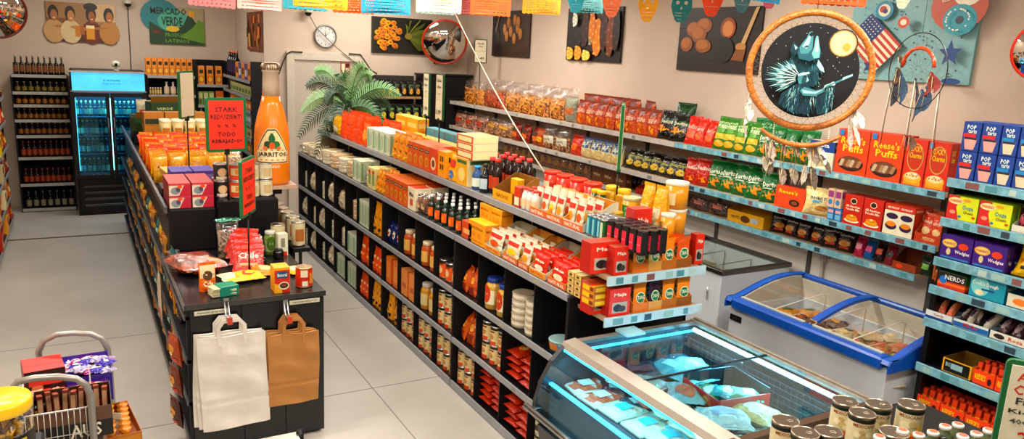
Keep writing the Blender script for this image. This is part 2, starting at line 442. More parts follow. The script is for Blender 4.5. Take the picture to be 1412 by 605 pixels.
def tortillas(col='e2c795', lab=None, n=1):
    def f(w, h, d):
        r = w / 2; a = MB(); b = MB(); m = mat(col, .7, 0, .18, 60, .3, 120); rr = random.Random(int(w * 1e4))
        k = max(3, int(h / .007))
        for i in range(k):
            z = .002 + (h - .006) * i / k; q = r * (.9 + rr.uniform(-.03, .03)); b.lathe([(q * .98, z), (q, z + .001), (q, z + h / k * .6), (q * .97, z + h / k * .8)], m, 18, rr.uniform(-.002, .002), rr.uniform(-.002, .002))
        a.lathe([(r * .93, 0), (r, h * .3), (r * .98, h * .8), (r * .8, h + .002), (r * .2, h + .003)], FILM, 14)
        for i in range(9):
            t = rr.uniform(0, 6.28); a.add([(r * .9 * math.cos(t), r * .9 * math.sin(t), h * .5), (r * .9 * math.cos(t + .4), r * .9 * math.sin(t + .4), h * .7), (r * 1.15 * math.cos(t + .2), r * 1.15 * math.sin(t + .2), h * rr.uniform(.3, 1.2))], [(0, 1, 2)], FILM)
        if lab: b.art(lambda u, v, o: ((u - .5) * r * 1.2, (v - .5) * r * 1.2, h + .003 + o), lab)
        return [('bag_film', a.mesh(), None), ('tortilla_pile', b.mesh(), None)]
    return f
def chips(n, col, u0=.15, u1=.85, v0=.1, v1=.4, seed=1, size=.2):
    """printed triangular crisps for the front of a bag"""
    rr = random.Random(seed); L = []
    for i in range(n):
        cu = rr.uniform(u0, u1); cv = rr.uniform(v0, v1); a = rr.uniform(0, 6.28)
        L.append(('p', [(cu + size * .8 * math.cos(a + t), cv + size * .55 * math.sin(a + t)) for t in (0, 2.1, 4.2)], col if i % 2 else 'f7a53a'))
    return L
# ================================================================= the room
WALLC = mat('cbb7a3', .85, 0, .04, 3, .06, 40); WALLR = WALLC
def slab(x0, y0, z0, x1, y1, z1, m): return MB().box(x0, y0, z0, x1, y1, z1, m, .001)
FL = mat('b3aca1', .4, 0, .07, 2.2, .05, 30); FL2 = mat('b8b1a6', .42, 0, .08, 2.2, .05, 30)
struct('floor', slab(-1.3, -2.1, -.1, 5.15, 10.27, 0, FL), 'grey smooth concrete floor of the shop')
struct('floor_alcove', slab(-1.3, 10.27, -.1, 5.15, 12.5, 0, FL2), 'paler grey floor strip before the drinks shelves')
t = MB()
t.box(-1.15, 10.25, 0, .5, 10.29, .006, mat('6b5a41', .5, .3)); struct('trim_1', t, 'brown threshold strip across the floor')
t = MB()
for y in (6.6, 4.9, 2.6): t.box(-1.2, y, 0, 5, y + .006, .0012, mat('6f6c66', .7))
t.box(1.72, -1, 0, 1.726, 10.2, .0012, mat('6f6c66', .7)); struct('trim_2', t, 'fine joints in the grey floor')
struct('ceiling', slab(-1.3, -2.1, CEIL, 5.15, 12.5, CEIL + .1, mat('d8d0c6', .9)))
struct('wall_left', slab(-1.3, -2.1, 0, -1.15, 12.5, CEIL, WALLC))
struct('wall_front', slab(-1.3, -2.1, 0, 5.15, -2., CEIL, WALLC))
struct('wall_right', slab(5., -2., 0, 5.15, 10.5, CEIL, WALLR), 'long beige right wall behind the crisps shelves')
struct('wall_back', slab(2.13, 10.3, 0, 5.15, 10.5, CEIL, WALLC), 'beige back wall with the door')
struct('wall_side', slab(2.13, 10.5, 0, 2.3, 12.5, CEIL, WALLC))
struct('wall_alcove', slab(-1.3, 12.3, 0, 2.3, 12.5, CEIL, WALLC), 'beige wall behind the drinks fridge')
struct('wall_pillar', slab(4.5, .6, 0, 5., 2.28, CEIL, mat('d6c8b8', .85, 0, .04, 3)), 'pale wall pillar beside the sweets shelves')
b = MB(); BB = mat('a59f96', .6)
b.box(2.13, 10.285, 0, 2.38, 10.3, .09, BB); b.box(3.4, 10.285, 0, 5, 10.3, .09, BB); struct('baseboard_back', b)
t = MB(); t.box(4.99, 2.3, 0, 5.0, 10.2, 1.3, mat('ddd6cb', .6, 0, .03, 3)); struct('trim_3', t, 'pale wall panel behind the chest freezers')
# door
d = MB(); DC = mat('bdb09e', .6, 0, .04); DF = mat('c9bdab', .5, 0, .04)
d.box(2.49, 10.27, .005, 3.31, 10.299, 2.17, DC, .002); dn = struct('door_1', d, 'beige flush door in the back wall')
f = MB()
f.box(2.40, 10.245, 0, 2.5, 10.299, 2.27, DF, .004); f.box(3.3, 10.245, 0, 3.4, 10.299, 2.27, DF, .004); f.box(2.5, 10.245, 2.165, 3.3, 10.299, 2.27, DF, .004)
part('door_frame', f, dn)
f = MB(); f.tube([(2.57, 10.26, 1.05), (2.57, 10.22, 1.05), (2.7, 10.22, 1.05)], .01, metalm()); part('door_handle', f, dn)
# ceiling lamps
for i, (x, y, k) in enumerate(LAMPS):
    t = thing('ceiling_light', 'long white ceiling light hung ' + ['near left', 'near middle', 'near right', 'left at mid room', 'centre of the room', 'right at mid room', 'far left', 'far middle', 'far right', 'over the alcove', 'before the door'][i], 'lamp', (x, y, CEIL - .02), 0)
    a = MB(); a.box(-.6, -.15, -.04, .6, .15, .018, mat('e8e8e8', .4)); part('housing', a, t)
    a = MB(); a.box(-.56, -.12, -.05, .56, .12, -.041, mat('fff4e4', .5, emit=4.)); part('diffuser', a, t)

# ---------------------------------------------------------------- pictures
def framed(w, h, base, art, edge=None, d=.025):
    b = MB(); b.box(-w / 2, -d, 0, w / 2, 0, h, paper(edge or base), .002, paper(base)); b.art(lambda u, v, o: ((u - .5) * w, -d - o, v * h), art, .0008); return b
def onX(name, label, cat, pxa, pya, pxb, pyb, base, art, Xw=5., edge=None, zt=None):
    """picture hung on the right wall between two image columns"""
    A = at(pxa, pya, X=Xw); B = at(pxb, pyb, X=Xw); w = abs(A.y - B.y); z0 = min(A.z, B.z); h = (zt or max(A.z, B.z)) - z0
    return thing(name, label, cat, (Xw - .004, (A.y + B.y) / 2, z0), -PI / 2, None, framed(w, h, base, art, edge))
def onY(name, label, cat, pxa, pya, pxb, pyb, base, art, Yw, edge=None, zt=None):
    A = at(pxa, pya, Y=Yw); B = at(pxb, pyb, Y=Yw); w = abs(A.x - B.x); z0 = min(A.z, B.z); h = (zt or max(A.z, B.z)) - z0
    return thing(name, label, cat, ((A.x + B.x) / 2, Yw - .004, z0), 0, None, framed(w, h, base, art, edge))
rr = random.Random(3)
E_ = lambda cu, cv, ru, rv, c: ('e', cu, cv, ru, rv, c)
R_ = lambda a, b, c, d, m: ('r', a, b, c, d, m)
T_ = lambda s, a, b, c, d, m: ('t', s, a, b, c, d, m)
P_ = lambda pts, m: ('p', pts, m)
# friends at a table
A = [R_(0, 0, 1, .25, '5b2d12'), R_(0, .25, .3, .6, '8a5a38'), R_(.7, .55, 1, 1, 'd8b896')]
for cu, hc, sk, sh in ((.1, '2b150c', 'b3754a', 'c9a27a'), (.34, '31170c', 'c58a5c', 'd9c2a4'), (.64, '20100a', 'a5653a', '7a2f1c'), (.9, '2a120a', 'b87748', 'c08a58')):
    A += [E_(cu, .26, .15, .3, sh), E_(cu, .72, .075, .2, hc), E_(cu + .01, .66, .05, .15, sk), E_(cu + .01, .6, .02, .015, 'f3e2cc'), P_([(cu - .02, .38), (cu + .04, .42), (.5, .38), (.48, .28)], sk)]
A += [R_(.4, .14, .47, .42, 'c98416'), R_(.56, .08, .68, .42, 'd99a24'), R_(.56, .36, .68, .44, 'f2e3c2'), R_(.47, .2, .53, .42, 'b06c14'), E_(.64, .92, .1, .1, '1b0f0a')]
onY('wall_picture', 'canvas picture of four laughing people drinking beer, above the drinks shelves', 'picture', 62, 3, 161, 60, 'a9825e', A, 12.3, zt=2.76)
A = [E_(.2, .75, .35, .45, '2c8a9a'), E_(.45, .62, .3, .3, '5bb7a8'), P_([(0, 0), (1, 0), (1, .35), (.85, .6), (.74, .85), (.7, .8), (.6, .5), (.3, .35), (0, .6)], '0c4a24'),
     P_([(.55, .2), (1, .05), (1, .62), (.9, .7), (.8, .5)], '6f9a2c'), E_(.77, .85, .06, .09, 'e8b02a'), E_(.42, .42, .12, .08, 'e7c344'), E_(.13, .33, .07, .05, '7c2419'),
     T_('MERCADO', .03, .8, .68, .98, '10160f'), T_('VERDE', .22, .5, .6, .74, '10160f'), T_('PRODUCTOS', .28, .2, .8, .31, '78a83c'), T_('LATINOS', .28, .05, .72, .15, '78a83c')]
onY('wall_sign', 'green painted canvas sign with black lettering and a yellow sun', 'sign', 204, 8, 282, 63, 'b8ab8c', A, 12.3, edge='2a6a58')
A = [R_(0, 0, 1, .1, '7a3a14')]
for i in range(26): A.append(R_(rr.uniform(0, .9), rr.uniform(.05, .6), 0, 0, 'x'))
A = A[:1]
for i in range(30):
    u = rr.uniform(0, .85); v = rr.uniform(0, .75); A.append(R_(u, v, u + rr.uniform(.05, .14), v + rr.uniform(.12, .3), rr.choice(['b8541a', 'e07a22', '5a2710', '8a3c14', 'd8a05a'])))
p0 = at(342, 15, X=2.13); p1 = at(362, 15, X=2.13)
thing('wall_picture', 'narrow orange and brown picture on the side wall above the corner shelf', 'picture', (2.126, 10.78, 2.25), -PI / 2, None, framed(.9, .5, '7a3c18', A))
A = [R_(0, 0, .98, 1, '2b2a17'), R_(.04, .04, .96, .96, '1d1f12')]
for i in range(46):
    a = rr.uniform(0, 6.28); q = rr.uniform(0, 1) ** .5; cu = .26 + .2 * q * math.cos(a); cv = .52 + .42 * q * math.sin(a); A += [E_(cu, cv, .045, .065, rr.choice(['d9891a', 'e8a42a', 'c97a14'])), E_(cu + .01, cv, .02, .03, 'a35a10')]
for i in range(9):
    a = -.9 + i * .42; A.append(P_([(.56 + .02 * math.cos(a), .5 + .03 * math.sin(a)), (.66 + .1 * math.cos(a + .3), .5 + .28 * math.sin(a + .3)), (.74 + .2 * math.cos(a + .12), .5 + .52 * math.sin(a + .12)), (.66 + .2 * math.cos(a - .16), .5 + .46 * math.sin(a - .16)), (.6 + .08 * math.cos(a - .2), .5 + .2 * math.sin(a - .2))], rr.choice(['6f7434', '7f8442', '5c6229'])))
A.append(E_(.58, .5, .06, .09, '8c7a3a'))
onY('wall_picture', 'canvas picture of yellow fruit and a green banana bunch on the back wall', 'picture', 512, 22, 594, 76, '35301c', A, 10.3)
# right wall pictures
def spud(cu, cv, ru, rv): return [E_(cu, cv, ru, rv, '9a5a28'), E_(cu - ru * .15, cv + rv * .2, ru * .75, rv * .7, 'b87236')]
A = [R_(0, 0, .3, 1, '24130c'), P_([(.5, .02), (1, .25), (1, .38), (.45, .12)], '4a2c18')]
for cu, cv in ((.35, .6), (.45, .75), (.62, .8), (.7, .62), (.52, .55), (.62, .4), (.78, .5), (.42, .45), (.72, .75)): A += [E_(cu, cv, .05, .12, 'a56a34'), E_(cu - .01, cv + .03, .035, .08, 'c08448')]
A += [E_(.12, .4, .1, .33, '1a0d08'), P_([(.2, .95), (.24, .98), (.12, .55), (.09, .56)], '8a7866')]
onX('wall_picture', 'small dark canvas picture of ginger roots, leftmost on the right wall', 'picture', 683, 16, 731, 80, '3a2418', A)
A = []
for i, (c1, x, y0, y1, w) in enumerate([('17120f', .1, .3, .95, .09), ('201512', .22, .2, 1, .09), ('3a1d12', .36, .25, 1, .07), ('8a7a5a', .48, .3, .7, .05), ('d07c1a', .6, .1, .8, .09), ('c8741c', .5, .4, .9, .06), ('3f1b12', .72, .2, .9, .07), ('7a3a16', .84, .1, .85, .07), ('2a1410', .94, .2, .95, .06), ('d8a03a', .12, -.0, .25, .07), ('cf8a28', .28, 0, .28, .07), ('e2b04e', .44, 0, .2, .08), ('c9c4b8', .2, .65, .9, .05)]):
    A.append(E_(x, (max(y0, .01) + min(y1, .99)) / 2, w, (min(y1, .99) - max(y0, .01)) / 2, c1))
    for k in range(7): A.append(E_(x + (k % 2 - .5) * w * .8, max(y0, .02) + (k + .5) / 7 * (min(y1, .98) - max(y0, .02)), w * .35, .022, tuple(min(1, q * 1.5 + .01) for q in lin(c1))))
onX('wall_picture', 'dark canvas picture of coloured corn cobs in middle of right wall', 'picture', 787, 12, 857, 87, '1c0f0a', [x if not isinstance(x[-1], tuple) else x[:-1] + (mat(x[-1], .5),) for x in A])
A = []
for k in range(6): A.append(R_(0, k / 6, 1, k / 6 + .012, '100807'))
for cu, cv, ru, rv in ((.2, .66, .1, .12), (.33, .72, .1, .12), (.27, .58, .1, .13), (.12, .42, .08, .12), (.34, .4, .1, .11)): A += spud(cu, cv, ru, rv)
A += [E_(.63, .68, .09, .16, '9a4a22'), E_(.63, .67, .065, .12, 'd08a5a'), E_(.6, .35, .12, .2, '140b0a'), P_([(.93, .98), (.97, .99), (.84, .42), (.79, .42)], 'c8a882'), E_(.8, .4, .06, .06, 'b98a5a'), P_([(.75, .36), (.86, .36), (.84, .18), (.7, .2)], '8a5428')]
onX('wall_picture', 'large dark canvas picture of potatoes and a broom on boards', 'picture', 943, 12, 1046, 103, '2c1a14', A)
# festive poster with flag, stars and doughnuts
def star(cu, cv, r, c, a0=.3, as_=.8): return P_([(cu + (r if k % 2 == 0 else r * .42) * as_ * math.cos(a0 + k * PI / 5), cv + (r if k % 2 == 0 else r * .42) * 1.25 * math.sin(a0 + k * PI / 5)) for k in range(10)], c)
def flag(u, v, s, a, n=13):
    """stripes and canton rotated by a"""
    ca, sa = math.cos(a), math.sin(a); Q = lambda x, y: (u + (x * ca - y * sa) * s, v + (x * sa + y * ca) * s * 1.28); L = []
    for i in range(n): L.append(P_([Q(0, i / n), Q(1.3, i / n), Q(1.3, (i + 1) / n), Q(0, (i + 1) / n)], 'c0301e' if i % 2 == 0 else 'e9ddd0'))
    L.append(P_([Q(0, .46), Q(.6, .46), Q(.6, 1), Q(0, 1)], '24407e'))
    for i in range(6):
        for j in range(5): L.append(P_([Q(.06 + i * .095 + .018 * math.cos(t * 1.2566 * 2), .52 + j * .1 + .018 * math.sin(t * 1.2566 * 2)) for t in (0, 3, 1, 4, 2)], 'f2efe8'))
    return L
A = []
for i in range(90): u = rr.uniform(.02, .96); v = rr.uniform(.02, .96); A.append(P_([(u, v), (u + .012, v + .004), (u + .01, v + .02), (u - .003, v + .016)], rr.choice(['27406a', '2a3a58', '5c8aa0'])))
A += [E_(.3, .73, .075, .1, '1c8fb4'), E_(.3, .73, .05, .065, 'e8e0d8'), E_(.29, .74, .03, .035, 'b8322a'), E_(.31, .72, .02, .025, '2a3f7a')]
A += flag(.0, .42, .3, -.75) + [star(.63, .92, .085, '8a4a2a', .2), star(.87, .3, .11, '1f4f92', .35), star(.25, .14, .07, '24407e', .1), star(.42, .95, .06, '24407e'), star(.13, .96, .05, '8a3424')]
A += [E_(.88, .75, .2, .24, 'c2512e'), E_(.93, .9, .11, .15, 'efe6da'), E_(.94, .91, .03, .04, '4a2a20'), E_(.9, .62, .12, .15, '17a0b8'), E_(.9, .62, .03, .04, '27384a')] + flag(.76, .78, .07, .3) 
A += [E_(.5, .6, .045, .06, 'cc4a30'), E_(.5, .6, .025, .03, 'efe6da'), E_(.92, .03, .07, .03, '1f4f92')]
for i in range(26): a = rr.uniform(0, 6.28); A.append(E_(.9 + .08 * math.cos(a), .62 + .1 * math.sin(a), .006, .008, 'f5f3ee'))
onX('wall_poster', 'pale blue poster with striped flag, stars and doughnuts on right wall', 'poster', 1168, 104, 1339, 118, '8fb8c4', A, edge='7fa8b4', zt=2.98)

# ---------------------------------------------------------------- clock, mirrors, cameras, cables, signs
c = thing('wall_clock', 'round white wall clock above the door frame', 'clock', tuple(at(448, 50, Y=10.295)), 0)
a = MB(); a.T = Matrix.Rotation(PI / 2, 4, 'X'); a.lathe([(.15, 0), (.15, .035), (.135, .045), (.13, .03)], metalm('8c8c88', .4), 32, cap=False); part('clock_case', a, c)
a = MB(); a.T = Matrix.Rotation(PI / 2, 4, 'X'); a.lathe([(.0005, .028), (.132, .028)], mat('cfccc4', .4), 32, cap=False)
a.T = None
for k in range(12): t = k * PI / 6; a.box(.108 * math.sin(t) - .004, -.0305, .108 * math.cos(t) - .008, .108 * math.sin(t) + .004, -.029, .108 * math.cos(t) + .008, BLACK)
part('clock_face', a, c)
a = MB()
for ang, L, wd in ((0.02, .085, .006), (.75, .1, .004)): a.add([(wd * math.cos(ang), -.033, -wd * math.sin(ang)), (L * math.sin(ang), -.033, L * math.cos(ang)), (-wd * math.cos(ang), -.033, wd * math.sin(ang))], [(0, 1, 2)], BLACK)
part('clock_hands', a, c)
def mirror(name, label, loc, r, rim, fwd, wall):
    q = Vector(fwd).to_track_quat('Z', 'X'); o = thing(name, label, 'mirror', loc); o.rotation_mode = 'QUATERNION'; o.rotation_quaternion = q
    R = r * 1.5; a = MB(); pr = [(R * math.sin(t), R * math.cos(t) - R * math.cos(math.asin(r * .97 / R)) + .01) for t in [math.asin(r * .97 / R) * (1 - k / 10) for k in range(11)]]
    a.lathe(pr, metalm('d8d4cc', .03), 36, cap=False); part('mirror_dome', a, o)
    a = MB(); a.tube([(r * math.cos(t), r * math.sin(t), .008) for t in [k * PI / 20 for k in range(40)]], r * .045, plastic(rim), 8, True); part('rim', a, o)
    a = MB(); a.lathe([(r * .98, 0), (r * .5, -.03), (.0005, -.035)], plastic('202020'), 24, cap=False); a.tube([(0, 0, -.03), (0, 0, -.12), q.inverted() @ (Vector(wall) - Vector(loc))], .012, plastic('303030'), 8); part('bracket', a, o)
L_ = at(613, 58, Y=9.95); mirror('convex_mirror', 'round convex mirror with red rim beside the fruit picture', tuple(L_), .305, 'c23a1c', Vector((-.3, -.9, -.28)), (L_.x, 10.29, L_.z - .3))
L_ = at(-3, 17, Y=7.4); mirror('convex_mirror', 'round convex mirror cut by the top left corner', tuple(L_), .2, '6b1e14', Vector((.35, -.9, -.25)), (-1.15, L_.y, L_.z))
L_ = at(1443, 70, X=4.25); mirror('convex_mirror', 'round convex mirror with red rim cut by the right edge', tuple(L_), .15, 'd2301c', Vector((-.8, -.6, -.2)), (4.5, L_.y - .1, L_.z))
def cctv(label, loc):
    o = thing('security_camera', label, 'camera', loc); a = MB(); a.lathe([(.05, .03), (.055, 0), (.055, -.02)], plastic('d8d4cc'), 16); part('camera_base', a, o)
    a = MB(); a.lathe([(.045, -.02), (.04, -.045), (.022, -.062), (.0005, -.067)], plastic('0c0c0c'), 16, cap=False); part('camera_dome', a, o); return o
L_ = at(176, 3, Y=12.2); cctv('small dark security camera between the two far wall canvases', tuple(L_))
L_ = at(425, 15, Y=10.2); cctv('small dark dome camera under the yellow paper banner', tuple(L_))
L_ = at(160, 93, Y=11.7); o = thing('desk_camera', 'small white camera standing on top of the drinks fridge', 'camera', (L_.x, 11.7, 1.9)); a = MB(); a.lathe([(.04, 0), (.04, .012), (.012, .018), (.012, .05)], plastic('d8d4cc'), 14); part('camera_foot', a, o)
a = MB(); a.lathe([(.03, .045), (.05, .06), (.052, .1), (.035, .125), (.0005, .13)], plastic('dcd8d0'), 16); a.lathe([(.02, .06), (.02, .1)], BLACK, 10, 0, -.042); part('camera_head', a, o)
def cable(name, label, pts, r, m): return thing(name, label, 'cable', (0, 0, 0), 0, None, MB().tube(pts, r, m, 6))
cable('wall_cable', 'thin dark cable running down the alcove wall to the fridge', [at(u, v, Y=12.29) for u, v in ((176, 8), (177, 30), (179, 60), (181, 100))], .006, plastic('2a2622'))
cable('wall_cable', 'dark cable bending around left corner of the door frame', [at(u, v, Y=10.235) for u, v in ((384, 103), (390, 86), (396, 74), (402, 71), (417, 72))], .009, plastic('2c2a28'))
cable('wall_cable', 'dark cable bending around right corner of the door frame', [at(u, v, Y=10.235) for u, v in ((481, 74), (497, 75), (503, 84), (511, 96), (520, 102))], .009, plastic('2c2a28'))
cable('clock_cable', 'thin grey cable running from ceiling camera past the clock to the door', [at(u, v, Y=10.23) for u, v in ((426, 20), (436, 38), (460, 62), (478, 77), (496, 91))], .006, plastic('7a7264'))
P0 = at(624, 12, Y=5.2); P1 = at(757, 247, X=2.95)
cable('slanting_cord', 'thin white cord slanting from the paper banners down to the red lids', [P0.lerp(P1, k / 8) - Vector((0, 0, .05 * math.sin(PI * k / 8))) for k in range(9)], .0045, plastic('e8e0d6'))  # plain white cord between banners and gondola
p = at(471, 86, Y=10.26); o = thing('door_sign', 'small red and white sign on the beige door', 'sign', (3.18, 10.268, 2.0), 0, None, framed(.13, .15, 'b8402c', [R_(.1, .1, .45, .9, 'e8dccb'), R_(.55, .1, .9, .5, 'e8dccb'), R_(.55, .6, .9, .9, '3a1c14')], d=.004))
# ---------------------------------------------------------------- price signs on poles
def polesign(label, loc, w, h, rz, face, frame, art, zfoot, depth=.018, name='sign_stand', back=None):
    o = thing(name, label, 'sign', (loc[0], loc[1], zfoot), rz); z0 = loc[2] - zfoot; r = .016 * (w / .2 + .4) * .6
    a = MB(); N = []
    for cx, cz, a0 in ((w / 2 - r, h - r, 0), (-w / 2 + r, h - r, PI / 2), (-w / 2 + r, r, PI), (w / 2 - r, r, 1.5 * PI)): N += [(cx + r * math.cos(a0 + k * PI / 8), z0 + cz + r * math.sin(a0 + k * PI / 8)) for k in range(5)]
    a.prism(N, lambda x, z: (x, -depth / 2, z), lambda x, z: (x, depth / 2, z), plastic(frame)); part('sign_frame', a, o)
    a = MB(); e = w * .07; a.box(-w / 2 + e, -depth / 2 - .002, z0 + e, w / 2 - e, depth / 2 + .002, z0 + h - e, paper(face)); a.art(lambda u, v, q: ((u - .5) * (w - 2 * e), -depth / 2 - .002 - q, z0 + e + v * (h - 2 * e)), art); part('sign_sheet', a, o)
    a = MB(); a.tube([(0, 0, 0), (0, 0, z0 + .01)], .006, BLACK, 8); a.lathe([(.035, 0), (.033, .006), (.008, .01)], BLACK, 12); a.box(-.015, -.012, z0 - .02, .015, .012, z0 + .02, BLACK); part('pole', a, o); return o
SALE = [T_('STARK', .18, .77, .82, .87, '2e0604'), T_('REDUZIERT!', .05, .62, .95, .72, '2e0604'), T_('%  %  %', .22, .45, .78, .52, '2e0604'), T_('TODO', .24, .26, .76, .36, '2e0604'), T_('REBAJADO!', .07, .11, .93, .21, '2e0604')]
p = at(313, 209, Y=5.5); polesign('red clearance sign in green frame facing front, above the red boxes', p, .268, .365, .12, 'e6301a', '0d6a43', SALE, 1.293)
p = at(342, 296, Y=4.96); polesign('red clearance sign in green frame turned sideways, pole on black counter', p, .268, .365, 1.08, 'e6301a', '0d6a43', SALE, .932)
p = at(258, 163, Y=6.6); polesign('blank white sign in green frame seen at a slant behind red sign', p, .22, .37, .95, 'd9cfbf', '0d6a43', [], 1.25)
SM = lambda a, b: [T_(a, .15, .84, .85, .92, '3a3a3a'), T_('Aktion', .2, .7, .8, .77, '6a6a6a'), T_('2,25', .3, .55, .7, .6, '8a8a8a'), R_(.2, .45, .8, .455, '8a8a8a'), T_(b, .14, .1, .86, .22, '2a2a2a')]
p = at(588, 160, X=2.72); polesign('left of two narrow white price signs in green frames on gondola', p, .115, .38, -1.52, 'e9e2d2', '0f5a38', SM('Nuss', '1,90'), 1.425)
p = at(606, 166, X=2.62); polesign('right of two narrow white price signs in green frames on gondola', p, .125, .38, -1.5, 'e9e2d2', '0f5a38', SM('Salsa', '3,99'), 1.425)
p = at(853, 234, X=2.85); polesign('green framed sign seen edge-on above the gondola end', p, .2, .4, .9, 'e9e2d2', '0f7a48', [], 1.425)
p = at(662, 87, Y=10.0); polesign('black framed price sign reading 4,49 above the clear crisps bags', (at(662, 87, X=4.72).x, at(662, 87, X=4.72).y, at(662, 87, X=4.72).z), .17, .31, -.45, 'e6ddcc', '17181a', [T_('Sandia', .2, .8, .8, .9, '4a4238'), T_('Chips', .28, .66, .72, .76, '4a4238'), R_(.1, .5, .9, .51, '8a8070'), T_('4,49', .15, .1, .85, .24, '1a1613')], 1.7)

# ---------------------------------------------------------------- paper banners
def paperflag(kind, label, px, pybot, pw, Yw, col, seed, tilt=0.):
    p = at(px, pybot, Y=Yw); k = (RM[2][0] * p.x + RM[2][1] * Yw) / F; w = pw * k; rr = random.Random(seed)
    cu = bpy.data.curves.new('banner', 'CURVE'); cu.dimensions = '2D'; cu.fill_mode = 'BOTH'; cu.extrude = .0003
    def poly(pts):
        s = cu.splines.new('POLY'); s.points.add(len(pts) - 1)
        for i, q in enumerate(pts): s.points[i].co = (q[0], q[1], 0, 1)
        s.use_cyclic_u = True
    if kind == 'sheet':
        h = w * .72; n = 9; pts = [(w / 2, h), (-w / 2, h), (-w / 2, .02 * w)]
        for i in range(n * 4 + 1): t = i / (n * 4); pts.append((-w / 2 + t * w, .022 * w - .022 * w * abs(math.sin(t * n * PI))))
        poly(pts)
        def dia(x, y, r): poly([(x + r, y), (x, y + r * 1.15), (x - r, y), (x, y - r * 1.15)])
        for sx in (-1, 1):
            for i in range(5):
                for j in range(4): dia(sx * w * (.24 + .038 * i + (.019 if j % 2 else 0)), h * (.2 + .075 * j * 1.0) + w * .02, w * .0135)
        for i in range(12):
            t = i / 12 * 2 * PI; x = w * .115 * math.cos(t); y = h * .36 + w * .115 * math.sin(t); poly([(x + w * .017 * math.cos(t + a), y + w * .03 * math.sin(a) * 0 + w * .017 * math.sin(t + a)) for a in (0, 1.57, 3.14, 4.71)])
        for i in range(9): x = (i - 4) * w * .095; poly([(x + w * .018 * math.cos(a), w * .085 + w * .018 * math.sin(a)) for a in (0, 1.05, 2.1, 3.14, 4.2, 5.2)])
        for i in range(10): dia((i - 4.5) * w * .09, h * .7, w * .02)
    else:
        h = w * 1.5; pts = []
        for i in range(48):
            t = i / 48 * 2 * PI; a = math.cos(t); b2 = math.sin(t); rx = w * (.5 if b2 > 0 else .5 - .13 * min(1, -b2 * 1.6)); sc = 1 + .02 * math.cos(t * 14); a = math.copysign(abs(a) ** .62, a); b2 = math.copysign(abs(b2) ** .85, b2)
            pts.append((rx * sc * a, h / 2 + h / 2 * sc * b2))
        poly(pts[::-1])
        for sx in (-1, 1): poly([(sx * w * .2 + w * .09 * math.cos(a), h * .62 + w * .09 * math.sin(a)) for a in [k * PI / 5 for k in range(10)]])
        poly([(0, h * .52), (w * .045, h * .42), (-w * .045, h * .42)])
        for r_, y in enumerate((.3, .21)):
            for i in range(7): x = (i - 3) * w * .085; poly([(x - w * .026, h * y - w * .012), (x + w * .026, h * y - w * .012), (x + w * .02, h * y + w * .018), (x - w * .02, h * y + w * .018)])
        for i in range(3): x = (i - 1) * w * .1; poly([(x + w * .02, h * .1), (x, h * .12), (x - w * .02, h * .1), (x, h * .08)])
        for i in range(8): a = PI * (i + .5) / 8; x = w * .36 * math.cos(a); y = h * .68 + w * .3 * math.sin(a); poly([(x + w * .02 * math.cos(q), y + w * .02 * math.sin(q)) for q in (0, 1.57, 3.14, 4.7)])
    t = bpy.data.objects.new('banner', cu); COL.objects.link(t); me = bpy.data.meshes.new_from_object(t); bpy.data.objects.remove(t)
    me.materials.append(mat(rich(col), .75, 0, .05, 40))
    for v in me.vertices:
        x, y, z = v.co; v.co = (x, z + .012 * math.sin(y * 9 + seed) + .008 * math.sin(x * 14 + seed), y)
    o = raw('paper_banner', me); o.location = (p.x, Yw, p.z); o.rotation_euler = (0, tilt, -.35 - rr.uniform(-.12, .12)); tag(o, label, 'banner', 'cut paper banners'); return p.z + h
